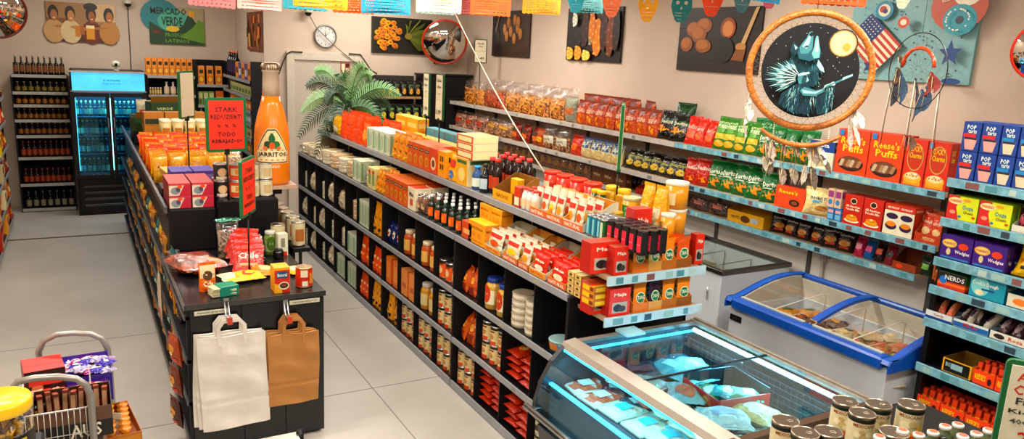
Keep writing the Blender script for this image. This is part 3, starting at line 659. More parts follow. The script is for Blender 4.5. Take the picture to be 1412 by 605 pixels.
BAN = [('sheet', 'pink cut paper banner farthest left', 292, 10, 62, 5.2, 'd9808c', .05), ('sheet', 'pale pink cut paper banner above the narrow orange picture', 358, 14, 58, 4.6, 'eba0a4', .02),
       ('sheet', 'light blue cut paper banner behind the golden one', 420, 14, 60, 5.0, '3fa0b8', .03), ('sheet', 'golden yellow cut paper banner above the clock', 442, 12, 72, 4.6, 'f2a010', .03),
       ('sheet', 'orange cut paper banner between yellow and blue ones', 488, 19, 56, 5.0, 'f2640c', .0), ('sheet', 'deep blue cut paper banner above the fruit picture', 532, 20, 66, 4.7, '1c87a8', -.01),
       ('sheet', 'pale grey cut paper banner behind the white one', 600, 20, 52, 5.1, '9ab0b8', .0), ('sheet', 'white cut paper banner above the far round mirror', 605, 18, 62, 4.7, 'ded6c0', .0),
       ('sheet', 'dusty rose cut paper banner beside the white one', 640, 20, 46, 5.2, 'b85a62', .0), ('sheet', 'salmon cut paper banner above the ginger picture', 676, 22, 55, 4.7, 'f27048', .0),
       ('sheet', 'amber cut paper banner right of the salmon one', 746, 20, 52, 4.9, 'e8950c', .0), ('sheet', 'dark teal cut paper banner above the corn picture', 808, 18, 46, 4.6, '3d6f76', .0),
       ('skull', 'sky blue skull shaped paper banner farthest left of the skulls', 793, 18, 24, 4.1, '45a8c4', .0), ('skull', 'salmon pink skull shaped paper banner over the corn picture', 843, 24, 28, 4.1, 'f08468', .0),
       ('skull', 'yellow skull shaped paper banner on the bare wall', 893, 30, 29, 4.0, 'eda80c', .0), ('skull', 'dark teal skull shaped paper banner right of the yellow one', 938, 31, 28, 3.9, '14787c', .0),
       ('skull', 'orange skull shaped paper banner above the potato picture', 979, 23, 29, 3.8, 'f2540c', .0), ('skull', 'grey blue skull shaped paper banner above the potato picture', 1020, 18, 24, 3.6, '5b8c9c', .0),
       ('sheet', 'bright blue paper banner above the grey blue skull', 1048, 3, 58, 2.9, '1f9ccb', .06), ('skull', 'pink skull shaped paper banner right of the bright blue one', 1060, 12, 26, 3.3, 'dc6a8c', .0),
       ('sheet', 'large orange paper banner directly above the wolf dreamcatcher', 1150, 8, 92, 2.2, 'f2640c', .0), ('skull', 'white paper banner between the two dreamcatchers', 1246, 12, 26, 2.4, 'd8dcd0', .0)]
ztop = {}
for i, (k, lb, px, pb, pw, Yw, c_, tl) in enumerate(BAN):
    zt = paperflag(k, lb, px, pb, pw, Yw, c_, i, tl); ztop.setdefault(0, []).append((xpx(px, Yw, zt), Yw, zt))
a = MB()
for grp, lb in ((sorted(ztop[0])[:11], 'thin white string holding the square paper banners'), (sorted(ztop[0])[11:], 'thin white string holding the skull shaped paper banners')):
    a = MB(); a.tube([(x, y, z + .002) for x, y, z in grp], .002, plastic('e8e0d6'), 5); thing('banner_string', lb, 'string', mb=a)

# ---------------------------------------------------------------- dreamcatchers
def feather(mb, p, L, w, m, a=0., seed=0):
    rr = random.Random(seed); p = Vector(p); vs = []; n = 10; D = Vector((math.sin(a), 0, -math.cos(a))); Sd = Vector((math.cos(a), .25, math.sin(a)))
    for i in range(n + 1):
        t = i / n; ww = w * math.sin(PI * min(1, t * .93 + .06)) ** .8 * (1 + rr.uniform(-.18, .18)); c = p + D * L * t + Vector((.012 * math.sin(t * 2), .01 * math.sin(t * 3), 0))
        vs += [c - Sd * ww, c + Vector((0, -.004, 0)), c + Sd * ww]
    fs = []
    for i in range(n): b_ = 3 * i; fs += [(b_, b_ + 1, b_ + 4, b_ + 3), (b_ + 1, b_ + 2, b_ + 5, b_ + 4)]
    mb.add(vs, fs, m, True); mb.tube([p, p + D * L], .0008, plastic('d8c8a8'), 4)
DCY = 1.75
C0 = at(1116.5, 97.5, Y=DCY); kk = (RM[2][0] * C0.x + RM[2][1] * DCY + RM[2][2] * (C0.z - EYE)) / F
RO = 78 * kk; rzD = -math.atan2(C0.x, C0.y) * .82
dc = thing('dreamcatcher', 'large orange dreamcatcher with howling wolf picture hanging near the front', 'dreamcatcher', tuple(C0), rzD)
LEA = mat('b3641a', .45, 0, .22, 30, .3, 90)
ring = lambda r, n, y=0, sx=1.: [(r * sx * math.cos(2 * PI * k / n), y, r * math.sin(2 * PI * k / n)) for k in range(n)]
a = MB(); a.tube(ring(RO, 64, 0, 1.03), 4.7 * kk, LEA, 10, True)
part('hoop', a, dc)
a = MB(); rr = random.Random(2)
for k in range(44): t = 2 * PI * k / 44; r2 = RO + 5 * kk; a.tube([((RO - 5.2 * kk) * 1.03 * math.cos(t), -.001, (RO - 5.2 * kk) * math.sin(t)), (RO * 1.03 * math.cos(t + .02), -5.1 * kk, RO * math.sin(t + .02)), ((RO + 5.2 * kk) * 1.03 * math.cos(t + .04), 0, (RO + 5.2 * kk) * math.sin(t + .04))], .0009, plastic('4a2408'), 4)
for k in range(44):
    t = 2 * PI * k / 44; t2 = 2 * PI * (k + .5) / 44; r1 = RO - 5 * kk; r3 = 66 * kk
    a.tube([(r1 * 1.03 * math.cos(t), 0, r1 * math.sin(t)), (r3 * math.cos(t2), 0, r3 * math.sin(t2))], .0004, plastic('8a8074'), 4); a.tube([(r1 * 1.03 * math.cos(t + .143), 0, r1 * math.sin(t + .143)), (r3 * math.cos(t2), 0, r3 * math.sin(t2))], .0004, plastic('8a8074'), 4)
part('lacing', a, dc, 'thin lacing between hoop and picture')
a = MB(); n = 110
for k in range(n):
    t = 2 * PI * k / n; a.T = Matrix.Translation((65.5 * kk * math.cos(t), -.001, 65.5 * kk * math.sin(t))); a.lathe([(.0004, -.0018), (.0016, -.001), (.0019, 0), (.0016, .001), (.0004, .0018)], plastic('d8a878' if k % 2 else '7a3f1c'), 6, cap=False)
a.T = None; part('bead_ring', a, dc)
a = MB(); RD = 64 * kk; a.T = Matrix.Rotation(PI / 2, 4, 'X'); a.lathe([(RD, -.0015), (RD, .0015)], mat('040406', .9), 64); a.T = None
S = lambda u, v, o: (u * RD, -.0016 - o, v * RD)
A = [E_(.6, .6, .3, .3, '3a2a1c'), E_(.6, .6, .275, .275, 'a8845a'), E_(.6, .6, .25, .25, 'ecd0a0'), E_(.55, .68, .1, .07, 'f4d9a4'), E_(.68, .52, .08, .09, 'd49a58')]
rr = random.Random(9)
for k in range(70):
    t = rr.uniform(0, 6.28); q = rr.uniform(.2, .93); A.append(E_(q * math.cos(t), q * math.sin(t), .007, .007, 'd8e4e8'))
W1, W2, W3, W4, W5 = '4f8896', '23505f', 'a4ccd2', '0f2630', 'd4e8ea'
def inside(p, poly):
    x, y = p; c = False; n = len(poly)
    for i in range(n):
        (x0, y0), (x1, y1) = poly[i], poly[i - 1]
        if (y0 > y) != (y1 > y) and x < (x1 - x0) * (y - y0) / (y1 - y0) + x0: c = not c
    return c
def strokes(poly, n, cols, dirf, L, wd, lightf=None):
    xs = [p[0] for p in poly]; ys = [p[1] for p in poly]; out = []; k = 0
    while len(out) < n and k < n * 30:
        k += 1; x = rr.uniform(min(xs), max(xs)); y = rr.uniform(min(ys), max(ys))
        if not inside((x, y), poly): continue
        a_ = dirf(x, y) + rr.uniform(-.25, .25); l_ = L * rr.uniform(.6, 1.3); nx, ny = -math.sin(a_) * wd, math.cos(a_) * wd
        t_ = lightf(x, y) + rr.uniform(-.22, .22) if lightf else rr.random()
        out.append(P_([(x + nx, y + ny), (x - nx, y - ny), (x + l_ * math.cos(a_), y + l_ * math.sin(a_))], cols[max(0, min(len(cols) - 1, int(t_ * len(cols))))]))
    return out
PALW = [W4, '17384a', W2, '366f80', W1, '7ab0ba', W3, W5]
WOLF = [(-.56, .0), (-.47, .14), (-.42, .28), (-.45, .4), (-.42, .56), (-.34, .52), (-.29, .44), (-.24, .56), (-.17, .64), (-.13, .74), (-.09, .79), (-.04, .77), (-.02, .7), (.03, .62), (.08, .5), (.14, .43), (.17, .33), (.15, .22), (.24, .1), (.28, -.03), (.18, -.02), (.2, -.18), (.12, -.34), (-.1, -.3), (-.3, -.12)]
A += [P_(WOLF, W2)] + strokes([q for q in WOLF if q[1] < .6], 200, PALW, lambda x, y: -1.35 + x * 1.6 - (.6 if x < -.3 else 0), .1, .006, lambda x, y: .3 + .5 * (x + .1) ** 2 * 3 + .2 * math.sin(9 * x + 5 * y))
A += [P_([(-.33, .4), (-.24, .56), (-.17, .66), (-.1, .74), (.0, .72), (.08, .6), (.14, .44), (.15, .28), (-.05, .2), (-.28, .24)], '2c6070'),
      P_([(-.3, .46), (-.24, .58), (-.17, .68), (-.13, .8), (-.07, .82), (-.05, .72), (-.035, .58), (-.03, .47), (-.1, .36), (-.25, .34)], W1), P_([(-.24, .5), (-.17, .63), (-.12, .74), (-.09, .72), (-.1, .58), (-.15, .45)], 'a4ccd2'),
      P_([(.0, .48), (.0, .62), (.02, .73), (.055, .72), (.09, .58), (.13, .42), (.13, .28), (.02, .26), (-.03, .36)], '7ab0ba'), P_([(.03, .4), (.04, .6), (.06, .66), (.08, .55), (.09, .4)], W5), P_([(-.035, .72), (.005, .71), (.0, .5), (-.025, .46)], '06090c')]
A += [P_([(-.42, .6), (-.44, .4), (-.36, .3), (-.28, .44)], '17384a'), P_([(-.41, .53), (-.37, .42), (-.33, .47)], W3), P_([(-.13, .74), (-.1, .8), (-.04, .79), (-.04, .74), (-.09, .71)], '06090c'), P_([(-.2, .5), (-.13, .53), (-.12, .5), (-.18, .47)], '0a1116'), P_([(.12, .24), (.24, .08), (.27, -.02), (.18, .02), (.1, .12)], W3)]
HD = (-.22, -.16)
for layer, (L0, cols) in enumerate(((.58, (W1, W2, W3)), (.42, (W3, W5, W1)), (.27, (W2, W5, W4)))):
    for k in range(22):
        t = k / 21; ang = 1.95 + t * 1.95; L = L0 * (.82 + .25 * math.sin(PI * t)) * rr.uniform(.92, 1.06); bx = HD[0] + .09 * math.cos(ang); bz = HD[1] + .1 * math.sin(ang)
        ex = bx + L * math.cos(ang); ez = bz + L * math.sin(ang) * (.62 if ang < PI else .8); nx = -math.sin(ang) * .017; nz = math.cos(ang) * .017
        A.append(P_([(bx - nx * .5, bz - nz * .5), ((bx + ex * 2) / 3 - nx, (bz + ez * 2) / 3 - nz), (ex, ez), ((bx + ex * 2) / 3 + nx, (bz + ez * 2) / 3 + nz), (bx + nx * .5, bz + nz * .5)], cols[k % 3]))
        A.append(P_([(ex, ez), (ex + .03 * math.cos(ang + .5), ez + .03 * math.sin(ang + .5)), (ex - .02 * math.cos(ang), ez - .02 * math.sin(ang))], W4))
BODY = [(-.3, -.3), (-.1, -.26), (.06, -.38), (.1, -.5), (.06, -.92), (-.3, -.9), (-.6, -.72), (-.56, -.5)]
A += [E_(-.16, -.17, .1, .15, W1), E_(-.12, -.2, .06, .1, W2), P_([(-.08, -.12), (-.03, -.2), (-.08, -.24)], W3), P_([(-.15, -.1), (-.08, -.11), (-.08, -.14), (-.15, -.13)], W4), P_([(-.27, -.08), (-.05, -.02), (-.04, -.06), (-.26, -.12)], W5)]
A += [P_(BODY, '17384a')] + strokes(BODY, 110, PALW, lambda x, y: -1.5 + x * .8, .16, .007, lambda x, y: .42 + .3 * math.sin(14 * x))
A += [P_([(-.2, -.42), (-.12, -.34), (.12, -.4), (.3, -.34), (.32, -.4), (.12, -.52), (-.12, -.52)], W1), P_([(-.16, -.4), (.1, -.43), (.28, -.37), (.12, -.47), (-.12, -.47)], W3), E_(.33, -.35, .06, .05, W3)]
SLV = [(.28, -.28), (.44, -.2), (.5, -.3), (.48, -.62), (.4, -.84), (.2, -.9), (.12, -.56), (.3, -.44)]
A += [P_(SLV, '17384a')] + strokes(SLV, 70, PALW, lambda x, y: -1.55, .18, .006, lambda x, y: .45 + .3 * math.sin(16 * x + 1)) + [P_([(.26, -.34), (.28, -.28), (.46, -.2), (.48, -.25)], W3), E_(.44, -.24, .045, .04, W5), P_([(.3, -.33), (.31, -.29), (.79, -.03), (.8, -.07)], W1), P_([(.6, -.16), (.62, -.1), (.8, -.02), (.8, -.06)], W3)]
A = [q if q[0] != 'p' or all(a_ * a_ + b_ * b_ < .96 for a_, b_ in q[1]) else ('p', [((a_, b_) if a_ * a_ + b_ * b_ < .96 else (a_ * .97 / math.hypot(a_, b_), b_ * .97 / math.hypot(a_, b_))) for a_, b_ in q[1]], q[2]) for q in A]
a.art(S, A, .00018); part('picture_disc', a, dc, 'round dark picture of a howling wolf and feathered figure')
a = MB(); a.tube([(0, 0, RO + 4 * kk), (0, .0, RO + .2), (.002, 0, CEIL - C0.z)], .0016, plastic('a8641c'), 5); part('hanging_cord', a, dc)
a = MB(); arc = [(88 * kk * math.sin(t), -.004, -(88 * kk * math.cos(t)) * 1.0 - 15 * kk) for t in [-.68 + k * 1.3 / 14 for k in range(15)]]
a.tube([(x, y, z) for x, y, z in arc], [2.5 * kk + 1.2 * kk * math.sin(PI * k / 14) for k in range(15)], LEA, 8); part('crescent_hoop', a, dc)
a = MB()
for bx in (-38, 36):
    for k in range(9): a.T = Matrix.Translation((bx * kk, 0, (-74 - k * 2.9) * kk)); a.lathe([(.0005, -.0022), (.0022, -.0012), (.0022, .0012), (.0005, .0022)], plastic('e8dcc4'), 8, cap=False)
a.T = None; part('bead_string', a, dc)
FB = [mat(c_, .8, 0, .5, 160) for c_ in ('8a7868', 'b0a090', '5c4a3c', 'd8d0c4')]
for i, (fx, fz, L, w, c_, an) in enumerate([(-76, -38, 16, 5, 3, -.2), (-78, -52, 26, 8, 3, .05), (-73, -56, 30, 6, 3, -.35), (-80, -80, 26, 2.2, 1, 0), (62, -50, 26, 7, 3, .1), (68, -56, 24, 6, 3, .3), (60, -72, 38, 5, 1, .05), (66, -74, 30, 4, 3, .25),
        (-47, -106, 30, 6, 0, .15), (-40, -104, 34, 7, 1, -.05), (-36, -104, 30, 5, 2, -.3), (-48, -126, 22, 6, 1, .1), (-38, -128, 26, 6, 2, -.15), (-24, -106, 18, 4.5, 0, 0), (-24, -142, 24, 7, 2, .15), (-20, -140, 26, 6, 0, -.1),
        (-6, -108, 16, 4.5, 0, 0), (-9, -140, 24, 6, 1, .2), (-4, -140, 22, 6, 0, -.1), (12, -104, 24, 6, 1, -.1), (18, -106, 30, 8, 0, .1), (24, -106, 28, 6, 3, .3), (10, -134, 30, 6, 1, -.2), (18, -136, 34, 7, 2, .15), (28, -118, 30, 5, 2, .45)]):
    a = MB(); feather(a, (fx * kk, -.004 + i % 3 * .003, (fz + 4) * kk), L * kk, w * kk * .8, FB[c_], an, i)
    if fz < -120 or fx == 60: a.tube([(fx * kk, -.003, (fz + 4) * kk), (fx * kk, -.003, (fz + 34) * kk)], .0009, plastic('b8782c'), 4)
    part('feather', a, dc)
# small black dreamcatcher
DY2 = 1.6; C1 = at(1264.5, 97.5, Y=DY2); k2 = (RM[2][0] * C1.x + RM[2][1] * DY2 + RM[2][2] * (C1.z - EYE)) / F
d2 = thing('dreamcatcher', 'small thin black dreamcatcher with dark feathers and ribbons, right of the wolf', 'dreamcatcher', tuple(C1), -math.atan2(C1.x, C1.y) - .8)
R2 = 51 * k2
a = MB(); a.tube(ring(R2, 48), .0018, plastic('15120f'), 6, True); part('hoop', a, d2)
a = MB(); rr = random.Random(5); prev = [(R2 * math.cos(2 * PI * k / 16), R2 * math.sin(2 * PI * k / 16)) for k in range(16)]; tw = plastic('6a6258')
for lv in range(6):
    r = R2 * (1 - (lv + 1) * .15); nx = [(r * math.cos(2 * PI * (k + .5 * (lv + 1)) / 16), r * math.sin(2 * PI * (k + .5 * (lv + 1)) / 16)) for k in range(16)]
    for k in range(16):
        for q in (nx[k], nx[k - 1]): a.tube([(prev[k][0], 0, prev[k][1]), (q[0], 0, q[1])], .0004, tw, 3)
    prev = nx
part('web', a, d2)
a = MB(); a.tube([(-.002, 0, R2), (0, 0, CEIL - C1.z)], .0009, plastic('15120f'), 4); part('hanging_cord', a, d2)
a = MB()
for sx in (-1, 0, 1):
    for q, c_ in ((-.003, 'e8e0d4'), (0, '7a3c1c'), (.003, '2a1c14')): a.tube([(sx * R2 * .85 + q, .001, -R2 * (.5 if sx else .2)), (sx * R2 * .9 + q, -.001, -R2 * 1.3), (sx * R2 * .95 + q * 1.6, 0, -R2 * 2.15)], .0011, plastic(c_), 4)
part('ribbon', a, d2)
FD = [mat(c_, .7, 0, .4, 160) for c_ in ('2a2a38', '24405c', '7a1c14', '5a3a24')]
for i, (fx, fz, L, w, c_, an) in enumerate([(-36, 20, 18, 5, 3, .2), (-36, 0, 52, 8, 0, -.12), (-30, -4, 44, 6, 1, .06), (-34, 4, 26, 6, 3, -.3), (26, 0, 36, 6, 2, -.35), (20, -20, 34, 6, 1, -.12), (16, -24, 40, 6, 1, -.3), (28, -4, 24, 6, 2, .1), (4, -88, 22, 5, 3, 0), (-2, -88, 20, 4, 2, -.2), (0, -10, 60, 2.5, 0, .02)]):
    a = MB(); feather(a, (fx * k2, -.004 + i % 3 * .003, fz * k2), L * k2, w * k2, FD[c_], an, i + 40); part('feather', a, d2)
a = MB(); a.tube([(R2 * .55 * math.cos(t), 0, R2 * .1 + R2 * .5 * math.sin(t)) for t in [k * PI / 12 for k in range(13)]], .006, foil('b8442a'), 8); part('red_crest', a, d2, 'red crest in the middle of the web')
# ================================================================= shelving
RAILG = mat('8f9092', .45, .1, .06); RAILB = mat('6ea3b0', .4, 0, .3, 30); BOARD = mat('b08f6c', .55, 0, .06); STEEL = metalm('b4aea4', .35)
def rail(mb, axis, p, a0, a1, z, m, hgt=.042, d=.012, tags=True, seed=0, blue=False):
    """price rail along y (axis x) or x (axis y) facing the aisle, with small tickets"""
    rr = random.Random(seed)
    if axis == 'x': mb.box(p - d, a0, z - hgt, p, a1, z + .004, m, .001)
    elif axis == 'X': mb.box(p, a0, z - hgt, p + d, a1, z + .004, m, .001)
    else: mb.box(a0, p - d, z - hgt, a1, p, z + .004, m, .001)
    if not tags: return
    t = a0 + .05
    while t < a1 - .08:
        w = rr.uniform(.03, .07); c = paper(rr.choice(['b8c8cc', '8fb4be', '7aa4b0', 'a0bcc0', '5c96a4', '8a5a5e', '3a4a5a', '6a9aa8'])) if blue else paper(rr.choice(['9a9a98', 'a4a29c', '8a8a8a']))
        z0, z1 = z - hgt + .007, z - .004
        if blue or rr.random() < .35:
            if axis == 'x': mb.add([(p - d - .0008, t, z0), (p - d - .0008, t + w, z0), (p - d - .0008, t + w, z1), (p - d - .0008, t, z1)], [(3, 2, 1, 0)], c)
            elif axis == 'y': mb.add([(t, p - d - .0008, z0), (t + w, p - d - .0008, z0), (t + w, p - d - .0008, z1), (t, p - d - .0008, z1)], [(0, 1, 2, 3)], c)
        t += w + rr.uniform(.02, .09) + (0 if blue else .12)
# --- wall shelving over the chest freezers
ws = thing('shelving_unit', 'long three-level wall shelving above the chest freezers', 'shelf', (5., 6.3, 1.))
def at0(o): return Matrix.Translation(-Vector(o.location))
def lp(o):
    b = MB(); b.T = at0(o); return b
WS1, WS2, WS3 = 1.685, 1.345, 1.10; WX, WX3 = 4.6, 4.72
for nm, z, xf, y0, y1 in (('shelf_board', WS1, WX, 2.72, 9.95), ('shelf_board', WS2, WX, 2.72, 9.95), ('shelf_board', WS3, WX3, 2.9, 9.4)):
    b = lp(ws); b.box(xf, y0, z - .03, 4.99, y1, z, BOARD); o = part(nm, b, ws)
    for ya, yb, bl in ((y0, 5.2, True), (5.2, 7.5, False), (7.5, y1, False)):
        b = lp(ws); rail(b, 'x', xf, ya + .004, yb - .004, z, RAILB if bl else mat('b4aca2', .45), .042, .012, True, int(z * 100 + ya), bl); part('price_rail', b, o)
for y in (2.95, 3.95, 4.98, 6.05, 7.1, 8.2, 9.3):
    b = lp(ws); b.box(4.975, y - .018, .7, 4.998, y + .018, 1.75, mat('4a4844', .5)); part('upright', b, ws)
b = lp(ws)
for z in (WS1, WS2, WS3):
    for y in (3.95, 4.98, 6.05, 7.1, 8.2, 9.3): b.prism([(4.97, z - .03), (4.7, z - .03), (4.97, z - .12)], lambda x, q: (x, y - .002, q), lambda x, q: (x, y + .002, q), BLACKM)
part('shelf_bracket', b, ws)
b = lp(ws); b.box(4.55, 9.96, .9, 4.99, 10.0, 1.72, BLACKM); part('end_panel', b, ws)
kb = thing('black_cabinet', 'tall black cabinet beside the far end of the crisps shelves', 'cabinet', (4.6, 10.1, 0))
b = lp(kb); b.box(4.2, 10.02, .0, 4.95, 10.28, 2.02, BLACK); part('cabinet_body', b, kb)
b = lp(kb); b.box(4.18, 10.005, 2.02, 4.97, 10.28, 2.045, BLACK); part('cabinet_top', b, kb)
# --- small wooden back shelf with dark bags
bs_ = thing('wooden_shelf', 'wooden two-level wall shelf at the back left of black cabinet', 'shelf', (3.9, 10.15, 1.3))
for z in (1.73, 1.405):
    b = lp(bs_); b.box(3.5, 9.98, z - .03, 4.17, 10.28, z, mat('a47a44', .5, 0, .2, 8)); part('shelf_board', b, bs_)
b = lp(bs_); b.box(3.48, 10.0, 1.2, 3.5, 10.28, 1.78, BLACKM); b.box(3.5, 10.27, 1.2, 4.17, 10.285, 2.0, mat('2a2118', .7)); part('back_panel', b, bs_)

# --- centre gondola
G = thing('gondola_shelving', 'long black two-tier gondola with cubby shelves down the middle aisle', 'shelf', (2.7, 6.2, 0))
GY0, GY1 = 3.27, 9.06; BAYS = [9.06, 7.62, 6.18, 4.71, 3.27]; LV = [.055, .385, .74, 1.135]
b = lp(G); b.box(2.26, GY0, 0, 3.1, GY1, .035, BLACKM); part('base_plinth', b, G)
b = lp(G); b.box(2.6, GY0, .035, 2.62, GY1, 1.4, BLACKM); part('back_panel', b, G)
b = lp(G); b.box(2.62, GY0, .035, 3.1, GY0 + .02, 1.38, BLACKM); b.box(3.08, GY0, .035, 3.1, GY1, 1.38, BLACKM); part('rear_panel', b, G)
b = lp(G); b.box(2.245, GY1, 0, 3.1, GY1 + .03, 1.13, mat('8a6a44', .55, 0, .3, 9)); b.box(2.42, GY1 - .35, 1.14, 2.6, GY1 - .32, 1.4, mat('8a6a44', .55, 0, .3, 9)); part('wooden_end_panel', b, G, 'brown wooden end panel')
for y in BAYS:
    b = lp(G); b.box(2.243, y - .012, .035, 2.6, y + .012, 1.12, BLACKM); part('upright', b, G)
for bi in range(4):
    for c in range(1, 4):
        y = BAYS[bi] + (BAYS[bi + 1] - BAYS[bi]) * c / 4; b = lp(G); b.box(2.25, y - .005, .055, 2.6, y + .005, 1.11, BLACKM); part('divider', b, G)
for li, z in enumerate(LV):
    b = lp(G); b.box(2.25, GY0, z - .022, 2.61 if li < 3 else 2.62, GY1, z, BLACK if li < 3 else mat('3a3836', .5)); o = part('shelf_board', b, G)
    for bi in range(4):
        b = lp(G); rail(b, 'x', 2.25, BAYS[bi + 1] + .006, BAYS[bi] - .006, z, RAILG, .036 if li else .05, .012, li > 0, li * 9 + bi); part('price_rail', b, o)
TT = 1.43; TX = 2.4; TY0 = 3.22; TY1 = 8.75
b = lp(G); b.box(TX, TY0, TT - .025, 3.1, TY1, TT, mat('6a6864', .5)); o = part('top_deck', b, G)
ys = [TY1, 7.05, 5.2, TY0]
for i in range(3):
    b = lp(G); rail(b, 'x', TX, ys[i + 1] + .004, ys[i] - .004, TT, RAILG, .04, .012, True, 50 + i); part('price_rail', b, o)
for y in (8.2, 6.9, 5.9, 5.05, 4.25, 3.5):
    b = lp(G); b.tube([(2.585, y, 1.135), (2.585, y, 1.41)], .007, metalm('9a9a98', .4), 6); part('deck_post', b, G)
# end shelves
for z in (1.305, 1.085):
    b = lp(G); b.box(2.3, 3.0, z - .02, 2.93, 3.268, z, BOARD); o = part('end_shelf', b, G)
    b = lp(G); rail(b, 'y', 3.0, 2.285, 2.945, z + .003, mat('b4cdd2', .4, 0, .1), .045, .012, True, int(z * 50), True); part('price_rail', b, o)

# --- sweets unit at the right
CU = thing('sweets_shelving', 'black multi-level shelving full of sweets at right edge', 'shelf', (4.3, 1.6, 0)); CXF = 3.95; CY1 = 2.34
CL = [1.865, 1.655, 1.44, 1.285, 1.10, .84, .585]
b = lp(CU); b.box(3.97, CY1 - .03, 0, 4.48, CY1, 1.85, BLACK); part('side_panel', b, CU)
b = lp(CU); b.box(4.46, .7, 0, 4.49, CY1, 1.9, BLACKM); part('back_panel', b, CU)
b = lp(CU); b.box(3.99, .7, 0, 4.46, CY1 - .03, .12, BLACKM); part('base_plinth', b, CU)
for i, z in enumerate(CL):
    b = lp(CU); b.box(CXF, .7, z - .02, 4.46, CY1 - (0 if i == 0 else .031), z, BLACK if i else mat('5a3f2a', .5)); o = part('shelf_board', b, CU)
    b = lp(CU); rail(b, 'x', CXF, .7, CY1 - .002, z, RAILB, .042, .012, True, 70 + i, True); part('price_rail', b, o)

# --- left wall shelving (seen along its face)
LS = thing('shelving_unit', 'black product shelving along the left wall, seen nearly edge-on', 'shelf', (-.95, 8.8, 0)); LX = -.78; LSL = [.1, .38, .68, .98, 1.28, 1.58]
b = lp(LS); b.box(-1.14, 6.6, 0, -1.12, 11.3, 1.75, BLACKM); part('back_panel', b, LS)
b = lp(LS); b.box(-1.12, 6.6, 0, LX - .01, 11.3, .09, BLACKM); part('base_plinth', b, LS)
for z in LSL:
    b = lp(LS); b.box(-1.12, 6.6, z - .02, LX, 11.3, z, BLACK); o = part('shelf_board', b, LS)
    b = lp(LS); rail(b, 'X', LX, 6.6, 11.3, z, RAILG, .035, .01, False); part('price_rail', b, o)
for y in (6.6, 8.9, 11.28):
    b = lp(LS); b.box(-1.12, y - .02, .09, LX - .02, y, 1.75, BLACKM); part('upright', b, LS)

# --- drinks shelves in the alcove
def alcove(label, x0, x1, yf, zt, lv, name='drinks_shelf', white=True, back=True):
    o = thing(name, label, 'shelf', ((x0 + x1) / 2, yf + .2, 0))
    b = lp(o); b.box(x0, 12.26, 0, x1, 12.29, zt, BLACKM); part('back_panel', b, o)
    for x in (x0, x1 - .02): b = lp(o); b.box(x, yf + .01, 0, x + .02, 12.26, zt, BLACKM); part('side_panel', b, o)
    for z in lv:
        b = lp(o); b.box(x0 + .02, yf + .01, z - .02, x1 - .02, 12.26, z, BLACKM); q = part('shelf_board', b, o)
        b = lp(o); rail(b, 'y', yf + .01, x0 + .01, x1 - .01, z, mat('a29f98' if white else '8a8a86', .5), .035, .01, False); part('price_rail', b, q)
    return o
DL = [.045, .38, .735, 1.025, 1.23, 1.425, 1.59, 1.81]
alcove('black shelf full of bottled beer left of the drinks fridge', -.72, -.08, 11.85, 1.80, DL)
JL = [.9, 1.1, 1.36, 1.575, 1.84]
alcove('black drinks shelf right of the fridge, juice cartons on top', .87, 1.5, 11.85, 1.83, JL)
TL = [.95, 1.25, 1.44, 1.73]
alcove('tall black-backed shelf with three orange cartons', 1.51, 1.95, 11.85, 2.07, TL)
SD = thing('corner_shelf', 'black shelf against side wall behind the giant bottle', 'shelf', (2., 10.9, 0)); SX = 1.86; SDL = [1.0, 1.18, 1.365, 1.53, 1.70, 1.895]
b = lp(SD); b.box(2.09, 9.9, 0, 2.12, 11.75, 1.9, BLACKM); part('back_panel', b, SD)
b = lp(SD); b.box(1.87, 9.82, 0, 2.12, 9.85, 2.13, BLACK); part('end_panel', b, SD)
for z in SDL:
    b = lp(SD); b.box(SX, 9.85, z - .02, 2.09, 11.75, z, BLACKM); q = part('shelf_board', b, SD)
    b = lp(SD); rail(b, 'x', SX, 9.85, 11.75, z, RAILG, .035, .01, False); part('price_rail', b, q)

# --- drinks fridge
FR = thing('drinks_fridge', 'black two-door drinks fridge with glowing light blue header', 'fridge', (.38, 11.75, 0)); FX0, FX1, FY = -.057, .83, 11.43
b = lp(FR); b.box(FX0, FY + .55, 0, FX1, 12.2, 1.9, BLACK); b.box(FX0, FY + .02, 0, FX0 + .03, FY + .55, 1.9, BLACK); b.box(FX1 - .03, FY + .02, 0, FX1, FY + .55, 1.9, BLACK); b.box(FX0, FY + .02, 1.63, FX1, FY + .55, 1.9, BLACK); b.box(FX0, FY + .02, 0, FX1, FY + .55, .52, BLACK); part('cabinet', b, FR)
b = lp(FR); b.box(FX0 + .02, FY, 1.65, FX1 - .02, FY + .018, 1.88, mat('3aa8dc', .4, 0, .25, 2.5, emit=1.25)); b.art(lambda u, v, o: (FX0 + .02 + u * (FX1 - FX0 - .04), FY - o, 1.65 + v * .23), [T_('Jk GETRANKE', .42, .5, .66, .62, '1a6a9a'), T_('Kuhl & Frisch', .42, .36, .66, .44, '4a9ac0')], .001); part('lit_header', b, FR, 'glowing light blue header panel')
b = lp(FR); b.box(FX0, FY - .012, 1.63, FX1, FY + .02, 1.65, metalm('9a9a9a')); b.box(FX0, FY - .012, 1.88, FX1, FY + .02, 1.9, metalm('c0c0c0')); part('header_trim', b, FR)
CYM = mat('0c5a78', .5)
b = lp(FR); b.box(FX0 + .03, FY + .5, .52, FX1 - .03, FY + .55, 1.63, CYM); part('inner_back', b, FR)
FLV = [.56, .82, 1.06, 1.31]
for z in FLV:
    b = lp(FR); b.box(FX0 + .03, FY + .04, z - .015, FX1 - .03, FY + .5, z, mat('1f7c9c', .3)); part('wire_shelf', b, FR)
mid = (FX0 + FX1) / 2
